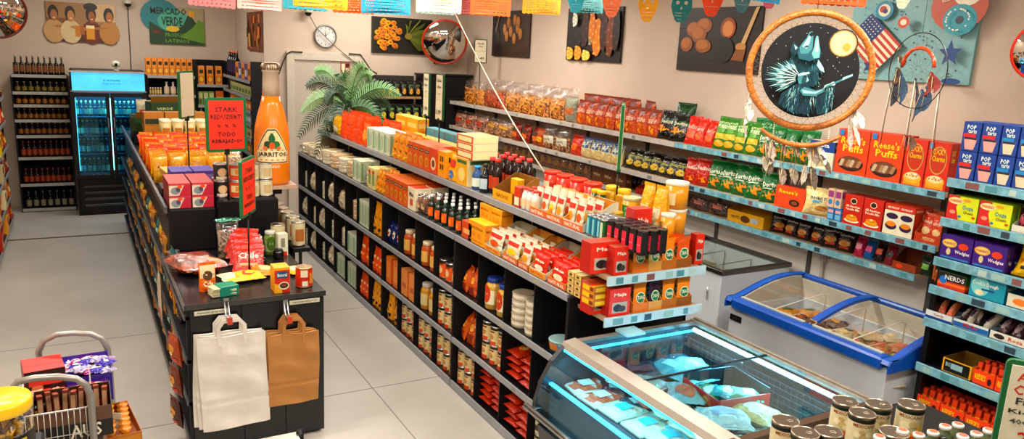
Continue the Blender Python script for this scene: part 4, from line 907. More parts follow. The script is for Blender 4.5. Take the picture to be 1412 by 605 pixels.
for x0, x1 in ((FX0, mid - .005), (mid + .005, FX1)):
    b = lp(FR); w = .045
    b.box(x0, FY - .03, .5, x0 + w, FY, 1.62, BLACK); b.box(x1 - w, FY - .03, .5, x1, FY, 1.62, BLACK); b.box(x0 + w, FY - .03, .5, x1 - w, FY, .55, BLACK); b.box(x0 + w, FY - .03, 1.57, x1 - w, FY, 1.62, BLACK)
    o = part('door', b, FR)
    b = lp(FR); b.box(x0 + w, FY - .018, .55, x1 - w, FY - .012, 1.57, film('a8e0f0', .05, .03, 0, tint='a8dcec')); part('glass_pane', b, o)
    b = lp(FR); hx = x1 - .03 if x0 < mid - .1 else x0 + .03; b.tube([(hx, FY - .03, 1.3), (hx, FY - .06, 1.28), (hx, FY - .06, .9), (hx, FY - .03, .88)], .008, metalm('707070'), 6); part('door_handle', b, o)
b = lp(FR)
for k in range(4): b.box(FX0 + .08, FY + .002, .12 + k * .085, FX1 - .08, FY + .022, .15 + k * .085, metalm('4a4c50', .35))
part('grille', b, FR)
b = lp(FR); b.box(FX0 + .04, FY + .03, .6, FX0 + .05, FY + .06, 1.55, mat('7fdcff', .5, emit=6.)); b.box(mid - .006, FY + .03, .6, mid + .006, FY + .05, 1.55, mat('7fdcff', .5, emit=6.)); part('light_strip', b, FR, 'glowing cyan light strip')
for x in (.17, .61): area('fridge_tube_light', (x, FY + .06, 1.56), .36, .05, 4, (.35, .85, 1), (.35, 0, 0))

# --- left gondola with counter
LG = thing('gondola_counter', 'black gondola with low counter end and shelves along left aisle', 'shelf', (.85, 7., 0)); GX0, GX1 = .46, 1.24; CF = 4.43; CZ = .93
b = lp(LG); b.box(GX0 + .1, CF, 0, GX1, 10.9, .9, BLACK); part('body', b, LG)
b = lp(LG); b.box(GX0 - .004, CF - .01, .905, GX1 + .006, 5.62, CZ, mat('171719', .22, 0, .2, 9)); b.box(GX0 - .008, CF - .014, .9, GX1 + .01, CF - .008, CZ + .002, metalm('5a5a5a')); b.box(GX0 - .012, CF - .014, .9, GX0 - .004, 5.62, CZ + .003, metalm('8a8a88')); part('counter_top', b, LG, 'shiny black counter top')
for x0, x1 in ((GX0 + .02, .755), (.76, 1.0), (1.005, GX1 - .002)):
    b = lp(LG); b.box(x0, CF - .006, .02, x1, CF, .895, mat('0c0c0e', .28))
    part('front_panel', b, LG)
b = lp(LG); b.box(.81 - .31, 5.6, CZ, .81, 6.35, 1.235, BLACK); part('display_block', b, LG)
b = lp(LG); b.box(.815, 5.6, .9, 1.24, 6.0, 1.285, BLACK); part('display_block', b, LG)
b = lp(LG); b.box(.83, 5.98, .9, 1.3, 6.3, 1.345, BLACK); part('display_block', b, LG)
b = lp(LG); b.box(.51, 6.36, .9, 1.24, 10.9, 1.19, BLACK); part('display_block', b, LG)
b = lp(LG); b.box(.475, 5.6, 1.21, .495, 10.9, 1.255, metalm('7a7c80', .4)); b.box(.49, 5.6, 1.18, .51, 10.9, 1.215, BLACK); part('top_rail', b, LG)
LGL = [.1, .34, .6, .86]
for z in LGL[:3] + [.86]:
    b = lp(LG); b.box(GX0, CF, z - .02, GX0 + .1, 10.9, z, BLACKM); q = part('shelf_board', b, LG)
    b = lp(LG); rail(b, 'x', GX0, CF + .02, 10.9, z, metalm('6a6c70', .4), .03, .01, False); part('price_rail', b, q)
b = lp(LG); b.box(GX0, CF, 0, GX0 + .02, CF + .02, .9, BLACK)
part('upright', b, LG)
for y in (5.6, 6.9, 8.2, 9.5, 10.88): b = lp(LG); b.box(GX0 + .02, y - .02, .1, GX0 + .1, y, .9, BLACKM); part('upright', b, LG)
for i, (px, py, r_) in enumerate(((291, 430, .1), (420, 415, -.03))):
    p = at(px, py, Y=CF - .01); thing('price_strip', ['white printed strip above the white paper bags', 'white printed strip above the brown paper bags'][i], 'label', (p.x, CF - .012, p.z), 0, None, MB().box(-.09, -.002, -.013, .09, 0, .013, paper('cfcbc2'), .0005).art(lambda u, v, o: ((u - .5) * .18, -.002 - o, (v - .5) * .026), [T_(['Papiertute gross 0,30', 'Papiertute klein 0,20'][i], .1, .25, .9, .75, '4a4a48')]))

# --- steel edge at the bottom of the picture
p = at(360, 601, Y=3.4); o = thing('steel_table', 'corner of a low steel table cut by the bottom edge', 'table', (p.x, 3.1, 0))
a = MB(); a.box(-.19, -.35, p.z - .03, .16, .28, p.z, STEEL, .004); part('table_top', a, o)
a = MB(); a.tube([(.17, .26, p.z - .08), (.17, .26, p.z + .012)], .018, BLACK, 12); part('corner_knob', a, o)
for x in (-.15, .12):
    for y in (-.3, .22): a = MB(); a.tube([(x, y, 0), (x, y, p.z - .03)], .014, STEEL, 8); part('leg', a, o)

# ================================================================= curved display freezer
DF_ = thing('display_freezer', 'display freezer with curved glass front and glowing blue light tube and lines', 'freezer', (2.5, 2.45, 0))
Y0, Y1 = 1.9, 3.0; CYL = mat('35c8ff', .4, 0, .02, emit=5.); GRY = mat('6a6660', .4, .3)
prof = [(2.05, 1.0), (1.97, .92), (1.915, .82), (1.885, .72), (1.88, .64), (1.93, .58), (1.96, .3), (2.0, .06), (2.86, .06), (2.9, .3), (2.92, 1.0)]
for y in (Y1 - .03, ):
    b = lp(DF_); b.prism(prof, lambda x, z: (x, y, z), lambda x, z: (x, y + .03, z), mat('2a2d2e', .35)); part('end_panel', b, DF_, 'dark curved end panel')
b = lp(DF_); b.prism(prof, lambda x, z: (x, Y0 - .03, z), lambda x, z: (x, Y0, z), PANE); part('end_glass', b, DF_)
b = lp(DF_); b.prism([(1.9, .6), (1.96, .3), (2.0, .06), (2.86, .06), (2.9, .3), (2.9, .6)], lambda x, z: (x, Y0, z), lambda x, z: (x, Y1 - .03, z), mat('191b1c', .4)); b.box(2.87, Y0, .6, 2.91, Y1 - .03, .97, mat('0e1518', .5)); part('body', b, DF_)
b = lp(DF_); b.box(1.965, Y0, .6, 1.985, Y1 - .03, .8, mat('2b5464', .35)); part('inner_front_wall', b, DF_)
b = lp(DF_); b.box(1.955, Y0, .8, 1.975, Y1 - .03, .81, CYL); part('glow_line', b, DF_, 'glowing cyan edge strip')  # emissive strip standing in for the lit top edge of the inner wall
b = lp(DF_); b.box(1.985, Y0, .6, 2.87, Y1 - .03, .64, mat('4a6470', .4)); part('inner_floor', b, DF_)
for (x0, z0), (x1, z1) in zip([(1.885, .70)], [(2.045, .985)]):
    b = lp(DF_); cv = [(1.885, .70), (1.9, .78), (1.93, .85), (1.97, .915), (2.04, .985)]
    b.grid(lambda u, v: (cv[min(4, int(u * 4 + .5))][0], Y0 + v * (Y1 - .03 - Y0), cv[min(4, int(u * 4 + .5))][1]), 4, 1, film('cfeeff', .07, .02, 0, tint='d8f0fa')); part('curved_glass', b, DF_)
b = lp(DF_); b.prism([(2.03, .975), (2.045, 1.003), (2.115, 1.012), (2.12, .99), (2.06, .97)], lambda x, z: (x, Y0 - .03, z), lambda x, z: (x, Y1, z), mat('a2988a', .35, .3, .05)); part('front_top_rail', b, DF_)
b = lp(DF_); b.box(2.03, Y0 - .03, .962, 2.045, Y1 - .03, .972, CYL); part('glow_line', b, DF_, 'glowing cyan edge strip')  # thin emissive cyan strip along the glass edge under the top rail
for k, x in enumerate((2.875, 2.9)): b = lp(DF_); b.box(x, Y0 - .03, .99, x + .02, Y1, 1.01 + .006 * k, mat('9a9082', .35, .4)); part('rear_top_rail', b, DF_)
b = lp(DF_); b.tube([(2.855, Y0 + .02, .972), (2.855, Y1 - .06, .972)], .011, mat('bfefff', .4, 0, .02, emit=9.), 10); part('glow_line', b, DF_, 'glowing white-blue light tube')
b = lp(DF_); b.box(2.11, Y1 - .035, .985, 2.88, Y1, 1.005, mat('8a8378', .35, .4)); part('end_top_rail', b, DF_)
b = lp(DF_); b.box(2.12, Y1 - .06, .96, 2.86, Y1 - .045, .968, CYL); part('glow_line', b, DF_, 'glowing cyan edge strip')  # cyan reflection at the far end, drawn as an emissive strip
b = lp(DF_); b.box(2.03, Y0 - .045, .955, 2.93, Y0 - .005, 1.01, mat('5a4636', .3, .5)); part('near_crossbar', b, DF_, 'brown near crossbar')
ym = 2.45
for y0, y1, z in ((ym - .01, Y1 - .03, 1.0), (Y0, ym + .02, 1.006)): b = lp(DF_); b.box(2.11, y0, z, 2.875, y1, z + .004, film('d8f2ff', .06, .02, 0, tint='e4f6fc')); q = part('sliding_glass', b, DF_)
b = lp(DF_); b.box(2.11, ym - .004, 1.004, 2.875, ym + .004, 1.012, BLACK); part('glass_edge', b, DF_)
b = lp(DF_)
b.tube([(1.85, Y0 - .03, .69), (1.85, Y1 + .01, .69)], .016, metalm('b8b4ac', .3), 10)
for y in (Y0 + .1, Y1 - .06): b.box(1.85, y, .68, 1.9, y + .02, .7, metalm('8a8a88'))
part('bumper_rail', b, DF_, 'steel bumper rail')
b = lp(DF_)
wm = mat('1d2a30', .4)
for y in [Y0 + .03 + k * .035 for k in range(30)]: b.box(2.835, y, .66, 2.838, y + .003, .93, wm, .0003)
for k in range(9): b.box(2.834, Y0 + .02, .67 + k * .032, 2.837, Y1 - .05, .673 + k * .032, wm, .0003)
for x in [2.5 + k * .035 for k in range(10)]: b.box(x, Y1 - .05, .66, x + .003, Y1 - .047, .93, wm, .0003)
part('wire_basket', b, DF_)
p = at(869, 457, Z=1.012); b = lp(DF_); b.box(p.x - .06, Y1 - .09, 1.006, p.x + .06, Y1 + .01, 1.02, mat('9fd8e4', .4)); part('glass_handle', b, DF_)
for loc, rt, sx, sy, pw in (((2.80, 2.45, .95), (0, .6, 0), .03, 1.0, 8), ((2.03, 2.45, .93), (0, -.3, 0), .02, 1.0, 4)):
    area('freezer_tube_light', loc, sx, sy, pw, (.2, .72, 1), rt)

# ================================================================= blue chest freezer
BF = thing('chest_freezer', 'white chest freezer with bright blue rim and curved glass lids', 'freezer', (4.15, 3., 0)); bx0, bx1, by0, by1 = 3.78, 4.52, 2.385, 3.63
WH = mat('ccd0d4', .35, 0, .03, 4); BL = mat('0a4fb0', .3, 0, .06, 10)
b = lp(BF); b.box(bx0 + .03, by0 + .03, .04, bx1 - .03, by1 - .03, .5, WH, .01)
for q in ((bx0 + .03, by0 + .03, bx1 - .03, by0 + .08), (bx0 + .03, by1 - .08, bx1 - .03, by1 - .03), (bx0 + .03, by0 + .08, bx0 + .08, by1 - .08), (bx1 - .08, by0 + .08, bx1 - .03, by1 - .08)): b.box(q[0], q[1], .49, q[2], q[3], .79, WH, .002)
part('body', b, BF)
rc = lambda x: .845 + .11 * math.sin(min(1, max(0, (x - bx0 - .09) / (bx1 - bx0 - .14))) * PI * .62)   # height of the lid curve
b = lp(BF)
def rimpoly(y0, y1, m=BL, x0=bx0, x1=bx1, th=.07, nn=14):
    P = [(x0, .775)] + [(x0 + .0, .82), (x0 + .012, .84)] + [(x0 + .03 + (x1 - x0 - .04) * k / nn, rc(x0 + .03 + (x1 - x0 - .04) * k / nn)) for k in range(nn + 1)] + [(x1, .86), (x1, .775)]
    top = P[1:nn + 4]; band = top + [(x, z - .03) for x, z in top[::-1]]; yo = (y0, y0 + .012) if y0 < 3 else (y1 - .012, y1)
    b.prism(P, lambda x, z: (x, yo[0], z), lambda x, z: (x, yo[1], z), m)
    b.add([(x, y, z) for x, z in top for y in (y0, y1)], [(2 * i, 2 * i + 1, 2 * i + 3, 2 * i + 2) for i in range(len(top) - 1)], m, True)
    yi = y1 if y0 < 3 else y0; b.add([(x, yi, z - dz) for x, z in top for dz in (0, .035)], [(2 * i, 2 * i + 1, 2 * i + 3, 2 * i + 2) for i in range(len(top) - 1)], m)
rimpoly(by0, by0 + .055); rimpoly(by1 - .055, by1)
b.box(bx0, by0 + .055, .775, bx0 + .1, by1 - .055, .848, BL, .012); b.box(bx1 - .05, by0 + .055, rc(bx1 - .04) - .035, bx1, by1 - .055, rc(bx1 - .04) , BL, .01); b.box(bx1 - .012, by0 + .012, .775, bx1, by1 - .012, rc(bx1 - .04) - .036, BL, .002)
part('blue_rim', b, BF, 'bright blue moulded rim')
b = lp(BF); b.add([(x, y, rc(x) + .012) for x in [bx0 + .12 + k * (bx1 - bx0 - .17) / 10 for k in range(11)] for y in (2.97, 3.02)] , [(2 * i, 2 * i + 1, 2 * i + 3, 2 * i + 2) for i in range(10)], BL, True)
b.add([(x, 2.97, rc(x) + dz) for x in [bx0 + .12 + k * (bx1 - bx0 - .17) / 10 for k in range(11)] for dz in (-.01, .012)], [(2 * i, 2 * i + 1, 2 * i + 3, 2 * i + 2) for i in range(10)], BL, True); part('middle_bar', b, BF, 'blue curved bar between the lids')
for y0, y1 in ((by0 + .055, 2.985), (2.985, by1 - .055)):
    b = lp(BF); b.grid(lambda u, v: (bx0 + .09 + u * (bx1 - bx0 - .13), y0 + v * (y1 - y0), rc(bx0 + .09 + u * (bx1 - bx0 - .13)) + .002), 10, 1, film('ffffff', .03, .03, 0, tint='f2f6f6')); q = part('glass_lid', b, BF)
    b = lp(BF); b.box(bx0 + .06, y0 + .04, .849, bx0 + .083, y1 - .03, .858, plastic('c2c6ca')); part('lid_handle', b, q, 'pale grey grip strip')
INN = mat('c8bda8', .6, 0, .1, 6)
b = lp(BF)
b.box(bx0 + .085, by0 + .06, .5, bx1 - .06, by1 - .06, .52, INN)
for q in ((bx0 + .08, by0 + .06, bx0 + .095, by1 - .06), (bx1 - .07, by0 + .06, bx1 - .055, by1 - .06)): b.box(q[0], q[1], .51, q[2], q[3], .82 if q[0] < bx0 + .1 else rc(bx1 - .06) - .03, INN)
for q in ((bx0 + .095, by0 + .05, bx1 - .07, by0 + .065), (bx0 + .095, by1 - .065, bx1 - .07, by1 - .05)): b.prism([(q[0], .51), (q[2], .51)] + [(q[2] - (q[2] - q[0]) * k / 8, rc(q[2] - (q[2] - q[0]) * k / 8) - .012) for k in range(9)], lambda x, z: (x, q[1], z), lambda x, z: (x, q[3], z), INN)
part('inner_lining', b, BF)
for y in (by0 + .34, by0 + .62, by0 + .93):
    b = lp(BF); x0, x1 = bx0 + .12, bx1 - .11; W_ = mat('efeae0', .4)
    b.tube([(x0, y, .6), (x0, y, .83), (x0 + .05, y, .84), (x1 - .05, y, .885), (x1, y, .87), (x1, y, .6)], .004, W_, 6)
    for z in (.62, .7, .77): b.tube([(x0, y, z), (x1, y, z)], .002, W_, 4)
    part('wire_divider', b, BF)
b = lp(BF); b.box(bx0 + .024, by1 - .14, .69, bx0 + .031, by1 - .04, .73, BLACK); b.art(lambda u, v, o: (bx0 + .024 - o, by1 - .13 + .08 * u, .7 + .02 * v), [('r', .3, .2, .8, .8, '4a3a34')]); part('thermometer_display', b, BF)
# ================================================================= grey chest freezer
GF = thing('chest_freezer', 'plain grey chest freezer with flat glass top, behind the blue one', 'freezer', (4.45, 4.9, 0)); gx0, gx1, gy0, gy1 = 4.13, 4.86, 4.02, 5.9
b = lp(GF); b.box(gx0, gy0, .04, gx1, gy1, .5, WH, .01)
for q in ((gx0, gy0, gx1, gy0 + .06), (gx0, gy1 - .06, gx1, gy1), (gx0, gy0 + .06, gx0 + .06, gy1 - .06), (gx1 - .06, gy0 + .06, gx1, gy1 - .06)): b.box(q[0], q[1], .49, q[2], q[3], .84, WH, .002)
part('body', b, GF)
b = lp(GF); MR = metalm('6e6a64', .35)
for q in ((gx0 - .01, gy0 - .01, gx1 + .01, gy0 + .03), (gx0 - .01, gy1 - .03, gx1 + .01, gy1 + .01), (gx0 - .01, gy0 + .03, gx0 + .03, gy1 - .03), (gx1 - .03, gy0 + .03, gx1 + .01, gy1 - .03), (gx0 + .03, 4.93, gx1 - .03, 4.97)): b.box(q[0], q[1], .84, q[2], q[3], .875, MR, .003)
part('metal_rim', b, GF)
for y0, y1 in ((gy0 + .03, 4.93), (4.97, gy1 - .03)): b = lp(GF); b.box(gx0 + .03, y0, .86, gx1 - .03, y1, .864, film('ffffff', .04, .05, 0, tint='f2f6f4')); part('glass_lid', b, GF)
b = lp(GF); b.box(gx0 + .06, gy0 + .06, .6, gx1 - .06, gy1 - .06, .62, INN)
for y in (4.35, 4.65, 5.0, 5.35): b.tube([(gx0 + .08, y, .56), (gx0 + .08, y, .8), (gx1 - .08, y, .82), (gx1 - .08, y, .56)], .005, metalm('d8d4ca', .4), 6)
part('inner_lining', b, GF)
b = lp(GF); b.tube([(gx0 - .012, gy0 + .12, .62), (gx0 - .014, gy0 + .12, .72)], .007, metalm('c4c0b8'), 6); part('lock', b, GF)
GF2 = thing('chest_freezer', 'far grey chest freezer mostly hidden behind orange and yellow goods', 'freezer', (4.45, 6.9, 0))
b = lp(GF2); b.box(4.13, 6.0, .04, 4.86, 7.8, .84, WH, .01); part('body', b, GF2)
b = lp(GF2); b.box(4.12, 5.99, .84, 4.87, 7.81, .872, MR, .003); b.box(4.16, 6.03, .872, 4.83, 7.77, .875, mat('5f5d58', .1)); part('metal_rim', b, GF2)
# water tap on the wall
p = at(1137, 345, X=4.97); o = thing('water_tap', 'white wall tap with pipe between the two freezers', 'tap', (4.97, p.y, .3)); z = p.z - .3
a = MB(); pw_ = mat('b4ada0', .4); a.tube([(0, 0, 0), (0, 0, z + .06)], .014, pw_, 8); a.lathe([(.02, z - .09), (.026, z - .08), (.026, z + .0), (.018, z + .02)], pw_, 10); part('pipe', a, o)
a = MB(); a.tube([(0, -.0, z - .01), (-.05, -.07, z - .01), (-.055, -.1, z - .04)], .012, pw_, 8); a.tube([(-.03, -.05, z - .01), (-.03, -.05, z + .04)], .006, pw_, 6); part('spout', a, o)
a = MB(); a.T = Matrix.Translation((-.03, -.05, z + .04)); a.lathe([(.028, 0), (.03, .006), (.028, .012)], pw_, 12); a.T = None; part('tap_handle', a, o)

# ================================================================= trolley
TR = thing('wire_trolley', 'grey tube trolley with wire basket full of sweets, bottom left corner', 'trolley', (-.1, 3.7, 0)); TU = mat('a09a92', .35, .6, .05)
pf = [at(u, v, Y=4.02) for u, v in ((55, 500), (53, 485), (60, 470), (78, 461), (100, 459), (125, 460), (141, 467), (148, 480), (151, 500))]
pn = [at(u, v, Y=3.42) for u, v in ((18, 545), (17, 536), (24, 526), (48, 521), (80, 519), (105, 522), (118, 530), (125, 545))]
for P in (pf, pn):
    b = lp(TR); P = [Vector(q) for q in P]; a0 = Vector((P[0].x, P[0].y, .12)); a1 = Vector((P[-1].x, P[-1].y, .12)); b.tube([a0, a0.lerp(P[0], .5)] + P + [a1.lerp(P[-1], .5), a1], .0145, TU, 10); part('handle_frame', b, TR)
xl, xr, ya, yb = pn[0].x + .01, pn[-1].x, 3.42, 4.02; zt = pn[-1].z - .05
WR = mat('c4beb6', .35, .6, .05)
for nm, z0, z1 in (('wire_basket', zt - .22, zt), ('wire_basket', zt - .6, zt - .42)):
    b = lp(TR)
    for z in (z0, z0 + (z1 - z0) / 2, z1): b.tube([(xl, ya, z), (xr, ya, z), (xr, yb, z), (xl, yb, z)], .004 if z != z0 + (z1 - z0) / 2 else .002, WR, 5, True)
    for k in range(25): y = ya + (yb - ya) * k / 24; b.tube([(xr, y, z0), (xr, y, z1)], .0016, WR, 4); b.tube([(xl, y, z1), (xl, y, z0), (xr, y, z0)], .0016, WR, 4)
    for k in range(13): x = xl + (xr - xl) * k / 12; b.tube([(x, ya, z1), (x, ya, z0), (x, yb, z0), (x, yb, z1)], .0016, WR, 4)
    part(nm, b, TR)
for P in ((xl, ya), (xr, ya), (xl, yb), (xr, yb)):
    b = lp(TR); b.T = at0(TR) @ Matrix.Translation((P[0] - .012, P[1], .06)) @ Matrix.Rotation(PI / 2, 4, 'Y'); b.lathe([(.03, -.01), (.058, -.008), (.058, .012), (.03, .014)], BLACK, 16); b.T = at0(TR); b.box(P[0] - .02, P[1] - .01, .06, P[0] + .02, P[1] + .01, .14, TU); part('castor', b, TR)
TZ = zt - .215; TB = (xl, xr, ya, yb)
for i, (u, v) in enumerate(((122, 583), (157, 582))):
    p = at(u, v, Y=3.5 if i == 0 else 3.7); thing('price_tag', ['white price ticket on near corner of the trolley', 'white crumpled ticket at right side of the trolley'][i], 'label', (p.x + .01, p.y, p.z - .03), -.4, None, MB().box(-.024, -.001, 0, .024, .001, .075, paper('d8d4cc'), .0004).art(lambda a, c, o: ((a - .5) * .048, -.001 - o, c * .075), [T_('1,20', .2, .4, .8, .6, '3a3a3a')]))

# ================================================================= giant bottle
BY = 5.8; pb = at(376, 252, Y=BY); pt = at(371, 86, Y=BY); hb = pt.z - pb.z
OB = thing('giant_bottle', 'giant orange soda bottle display standing behind the black counter', 'bottle', (pb.x, BY, pb.z))
r0 = .126; OG = mat('ee7d08', .22, 0, .05, 6); CLR = mat('b9a58c', .15, 0, .08, 8)
a = MB(); a.lathe([(r0 * .9, 0), (r0, .02), (r0, .3 * hb), (r0 * .99, .4 * hb), (r0 * .93, .48 * hb), (r0 * .8, .57 * hb), (r0 * .62, .66 * hb), (r0 * .5, .73 * hb)], OG, 32); part('bottle_body', a, OB, 'glossy orange bottle body')
a = MB(); a.lathe([(r0 * .5, .73 * hb), (r0 * .47, .82 * hb), (r0 * .45, .92 * hb), (r0 * .5, .93 * hb), (r0 * .46, .95 * hb)], CLR, 28); part('bottle_neck', a, OB, 'clear bottle neck')
a = MB(); a.lathe([(r0 * .52, .945 * hb), (r0 * .52, .985 * hb), (r0 * .42, hb), (.001, hb)], metalm('a8937c', .35), 28, cap=False)
for k in range(24): t = 2 * PI * k / 24; a.tube([(r0 * .53 * math.cos(t), r0 * .53 * math.sin(t), .945 * hb), (r0 * .5 * math.cos(t), r0 * .5 * math.sin(t), .985 * hb)], .003, metalm('8a7660', .35), 4)
part('cap', a, OB)
a = MB(); rzl = -math.atan2(pb.x, BY); CS = lambda u, v, o: (Matrix.Rotation(rzl, 3, 'Z') @ Vector(((r0 + o) * math.sin((u - .5) * 2.5), -(r0 + o) * math.cos((u - .5) * 2.5), .155 * hb + v * .34 * hb)))
def trig(s, z0=.12): return [(.5 - .4 * s, z0 + .02), (.5 - .41 * s, z0 + .3 * s), (.5 - .14 * s, z0 + .85 * s), (.5, z0 + .9 * s), (.5 + .14 * s, z0 + .85 * s), (.5 + .41 * s, z0 + .3 * s), (.5 + .4 * s, z0 + .02)]
def tri(s, z0, z1, c, o): a.grid(lambda u, v: CS(.5 + (u - .5) * s * (.78 if v < .25 else .78 - .6 * ((v - .25) / .75) ** 1.3), z0 + (z1 - z0) * v, o), 12, 16, paper(c))
tri(1.08, .09, .94, 'e9d7b8', .0006); tri(1.02, .105, .92, '17150f', .0011); tri(.94, .13, .89, 'ecd9b4', .0016)
a.art(CS, [R_(.12, .16, .88, .42, 'd9581c'), R_(.14, .19, .86, .4, 'f0e2c6'), T_('JARRITOS', .17, .23, .83, .37, '231a12'), T_('MANGO', .33, -.02, .67, .06, 'f4ead8'),
    E_(.5, .68, .07, .12, '1f6b3a'), E_(.4, .55, .07, .09, '1a4d2c'), E_(.6, .55, .07, .09, '2b7a46'), E_(.5, .53, .06, .08, 'd9581c'), E_(.36, .47, .05, .04, 'e87820'), E_(.64, .47, .05, .04, 'e87820'), R_(.47, .78, .53, .83, '1f6b3a')], .0022)
part('printed_label', a, OB, 'triangular printed label with green jugs')
st = thing('bottle_stand', 'pale slab on black foot under the giant orange bottle', 'stand', (pb.x, BY, 1.287), 0)
zs = pb.z - 1.287
a = MB(); a.box(-.15, -.12, zs - .03, .15, .13, zs - .001, mat('b59078', .5)); part('slab_top', a, st)
a = MB(); a.box(-.1, -.08, 0, .05, .1, zs - .03, BLACK); part('column', a, st)

# ================================================================= palm
PX, PY = 2.78, 8.35; base = at(480, 152, Y=PY); PX = base.x
PP = thing('potted_palm', 'potted green palm behind the orange bags on top of gondola', 'plant', (PX, PY, 1.432))
a = MB(); a.lathe([(.07, 0), (.1, .1), (.105, .11), (.095, .11)], plastic('2a211a'), 20); a.lathe([(.09, .09), (.001, .095)], mat('2a1a10', .9), 16, cap=False); part('pot', a, PP)
a = MB(); a.tube([(0, 0, .09), (.005, 0, .2), (0, .0, .28)], [.03, .026, .02], mat('3c4a22', .8, 0, .3, 30), 10); part('stem', a, PP)
LG1 = mat('1c3a1e', .45, 0, .35, 30); LG2 = mat('34602f', .45, 0, .3, 30); LG3 = mat('6a9a5c', .45, 0, .25, 30); rr = random.Random(11)
FRD = [(-62, 10, 2), (-55, 38, 0), (-40, 55, 2), (-66, -18, 0), (-30, 20, 0), (-10, 50, 1), (14, 62, 2), (28, 52, 2), (45, 34, 1), (58, 14, 0), (44, -14, 1), (64, 30, 2), (-20, -20, 0), (20, 0, 0), (0, 25, 1), (-48, -36, 0), (36, 10, 2), (30, -24, 1)]
for i, (dx, dz, g) in enumerate(FRD):
    dz -= 14; dx *= .9; L = math.hypot(dx, dz + 8) / 106; ang = math.atan2(dz + 14, dx); out = rr.uniform(-.5, .5); N = 14; P = []
    for k in range(N + 1):
        t = k / N; P.append(Vector((dx / 106 * t, out * .3 * t - .08 * t, .26 + dz / 106 * t + .17 * math.sin(PI * t * .85) - .06 * t * t)))
    b = MB(); b.tube(P, [.005 * (1 - .8 * k / N) for k in range(N + 1)], LG1, 5); m = (LG1, LG2, LG3)[g]
    for k in range(3, N * 2 + 1):
        t = k / (N * 2); q = P[int(t * N)] if k % 2 == 0 else P[min(N, int(t * N))].lerp(P[min(N, int(t * N) + 1)], .5); tg = (P[min(N, int(t * N) + 1)] - P[max(0, int(t * N) - 1)]).normalized()
        for s in (-1, 1):
            sd = Vector((tg.z, .35 * s, -tg.x)).normalized() * s; ln = .125 * math.sin(PI * (.15 + .8 * t)) + .02; d_ = (sd * .85 + tg * .6).normalized(); tip = q + d_ * ln + Vector((0, 0, -.03 * ln / .15)); wv = tg * .0075
            b.add([q - wv, q + d_ * ln * .5 + Vector((0, 0, .004)) - wv, tip, q + d_ * ln * .5 + wv, q + wv], [(0, 1, 3, 4), (1, 2, 3)], m)
    part('frond', b, PP)
# ================================================================= goods
CH = bits('f2a01c', 'd8700c'); CHR = bits('e8641c', 'c23c10'); NUT = bits('c98a4a', '9a5a28'); RED = bits('c8321c', '8c1c10'); CREAM = bits('e8cf9c', 'c9a468')
def logo(s, col='f4efe6', v0=.6, v1=.75): return [T_(s, .2, v0, .8, v1, col)]
# ---- top level of the right wall shelving
W1_ = X(WX, WS1); W2_ = X(WX, WS2); W3_ = X(WX3, WS3)
row(W1_, 634, 662, 1, clearbag(CH, .68, seed=1), 'crisps_bag', 'clear bag of yellow crisps at far left end of top wall shelf', 'crisps', d=.16, h=.3)
row(W1_, 662, 690, 1, clearbag(CHR, .66, seed=2), 'crisps_bag', 'clear bag of red-orange crisps on top wall shelf', 'crisps', d=.16, h=.3)
row(W1_, 690, 772, 4, clearbag(CH, .7, seed=3), 'crisps_bag', 'clear bag of yellow crisps on top wall shelf', 'crisps', d=.16, h=.3, rzj=.15)
row(W1_, 664, 790, 6, clearbag(CH, .62, seed=8), 'crisps_bag', 'clear bag of crisps on top wall shelf, behind', 'crisps', d=.12, h=.34, inset=.2)
row(W1_, 774, 790, 1, bag('9a9a90', [R_(.1, .3, .9, .6, 'c86a1c')] , seed=4), 'crisps_bag', 'silver grey snack bag on top wall shelf', 'crisps', d=.1, h=.26)
ORG = [bag('c8541a', [R_(0, .72, 1, 1, '7a2412'), T_('TOSTADOS', .12, .5, .88, .66, 'f2ece0')] + chips(6, 'e8922a', seed=s), seed=s, crimp='8a3818') for s in (5, 6, 7)]
row(W1_, 790, 902, 8, ORG, 'crisps_bag', 'orange snack bag with white lettering on top wall shelf', 'crisps', d=.1, h=.24, gap=.002, tilt=.12, rzj=.12)
row(W1_, 800, 900, 5, ORG, 'crisps_bag', 'orange and brown snack bag on top wall shelf, behind', 'crisps', d=.1, h=.3, inset=.17, rzj=.4)
BLK = bag('151612', [R_(.1, .55, .9, .72, '1f5a2c'), T_('Doritos', .15, .55, .85, .7, 'f2ece0')] + chips(7, 'e88a1c', v0=.15, v1=.42, seed=3), seed=9, crimp='1c2a1a')
row(W1_, 902, 938, 2, BLK, 'crisps_bag', 'black and green crisps bag on top wall shelf', 'crisps', d=.11, h=.25, tilt=.2, rzj=.2)
row(W1_, 926, 942, 1, bag('1c4a2a', logo('Doritos'), seed=19), 'crisps_bag', 'dark green crisps bag behind the black ones', 'crisps', d=.1, h=.3, inset=.17)
row(W1_, 940, 976, 3, bag('c8281a', [T_('Doritos', .15, .5, .85, .68, 'f2c8b8'), E_(.5, .3, .3, .14, 'e8602a')], seed=10), 'crisps_bag', 'red crisps bag on top wall shelf', 'crisps', d=.1, h=.23, tilt=.25, rzj=.2)
row(W1_, 978, 1036, 4, bag('3f7a2c', [R_(.05, .5, .95, .8, '5fa03c'), T_('EL MONTE', .15, .8, .85, .87, 'd8e8c0'), T_('TURRE', .15, .64, .85, .76, 'f2f2d8'), R_(.1, .3, .9, .48, 'c8b42c'), E_(.5, .16, .35, .1, 'd8a82a')], seed=11), 'crisps_bag', 'light green crisps bag on top wall shelf', 'crisps', d=.1, h=.25, tilt=.08)
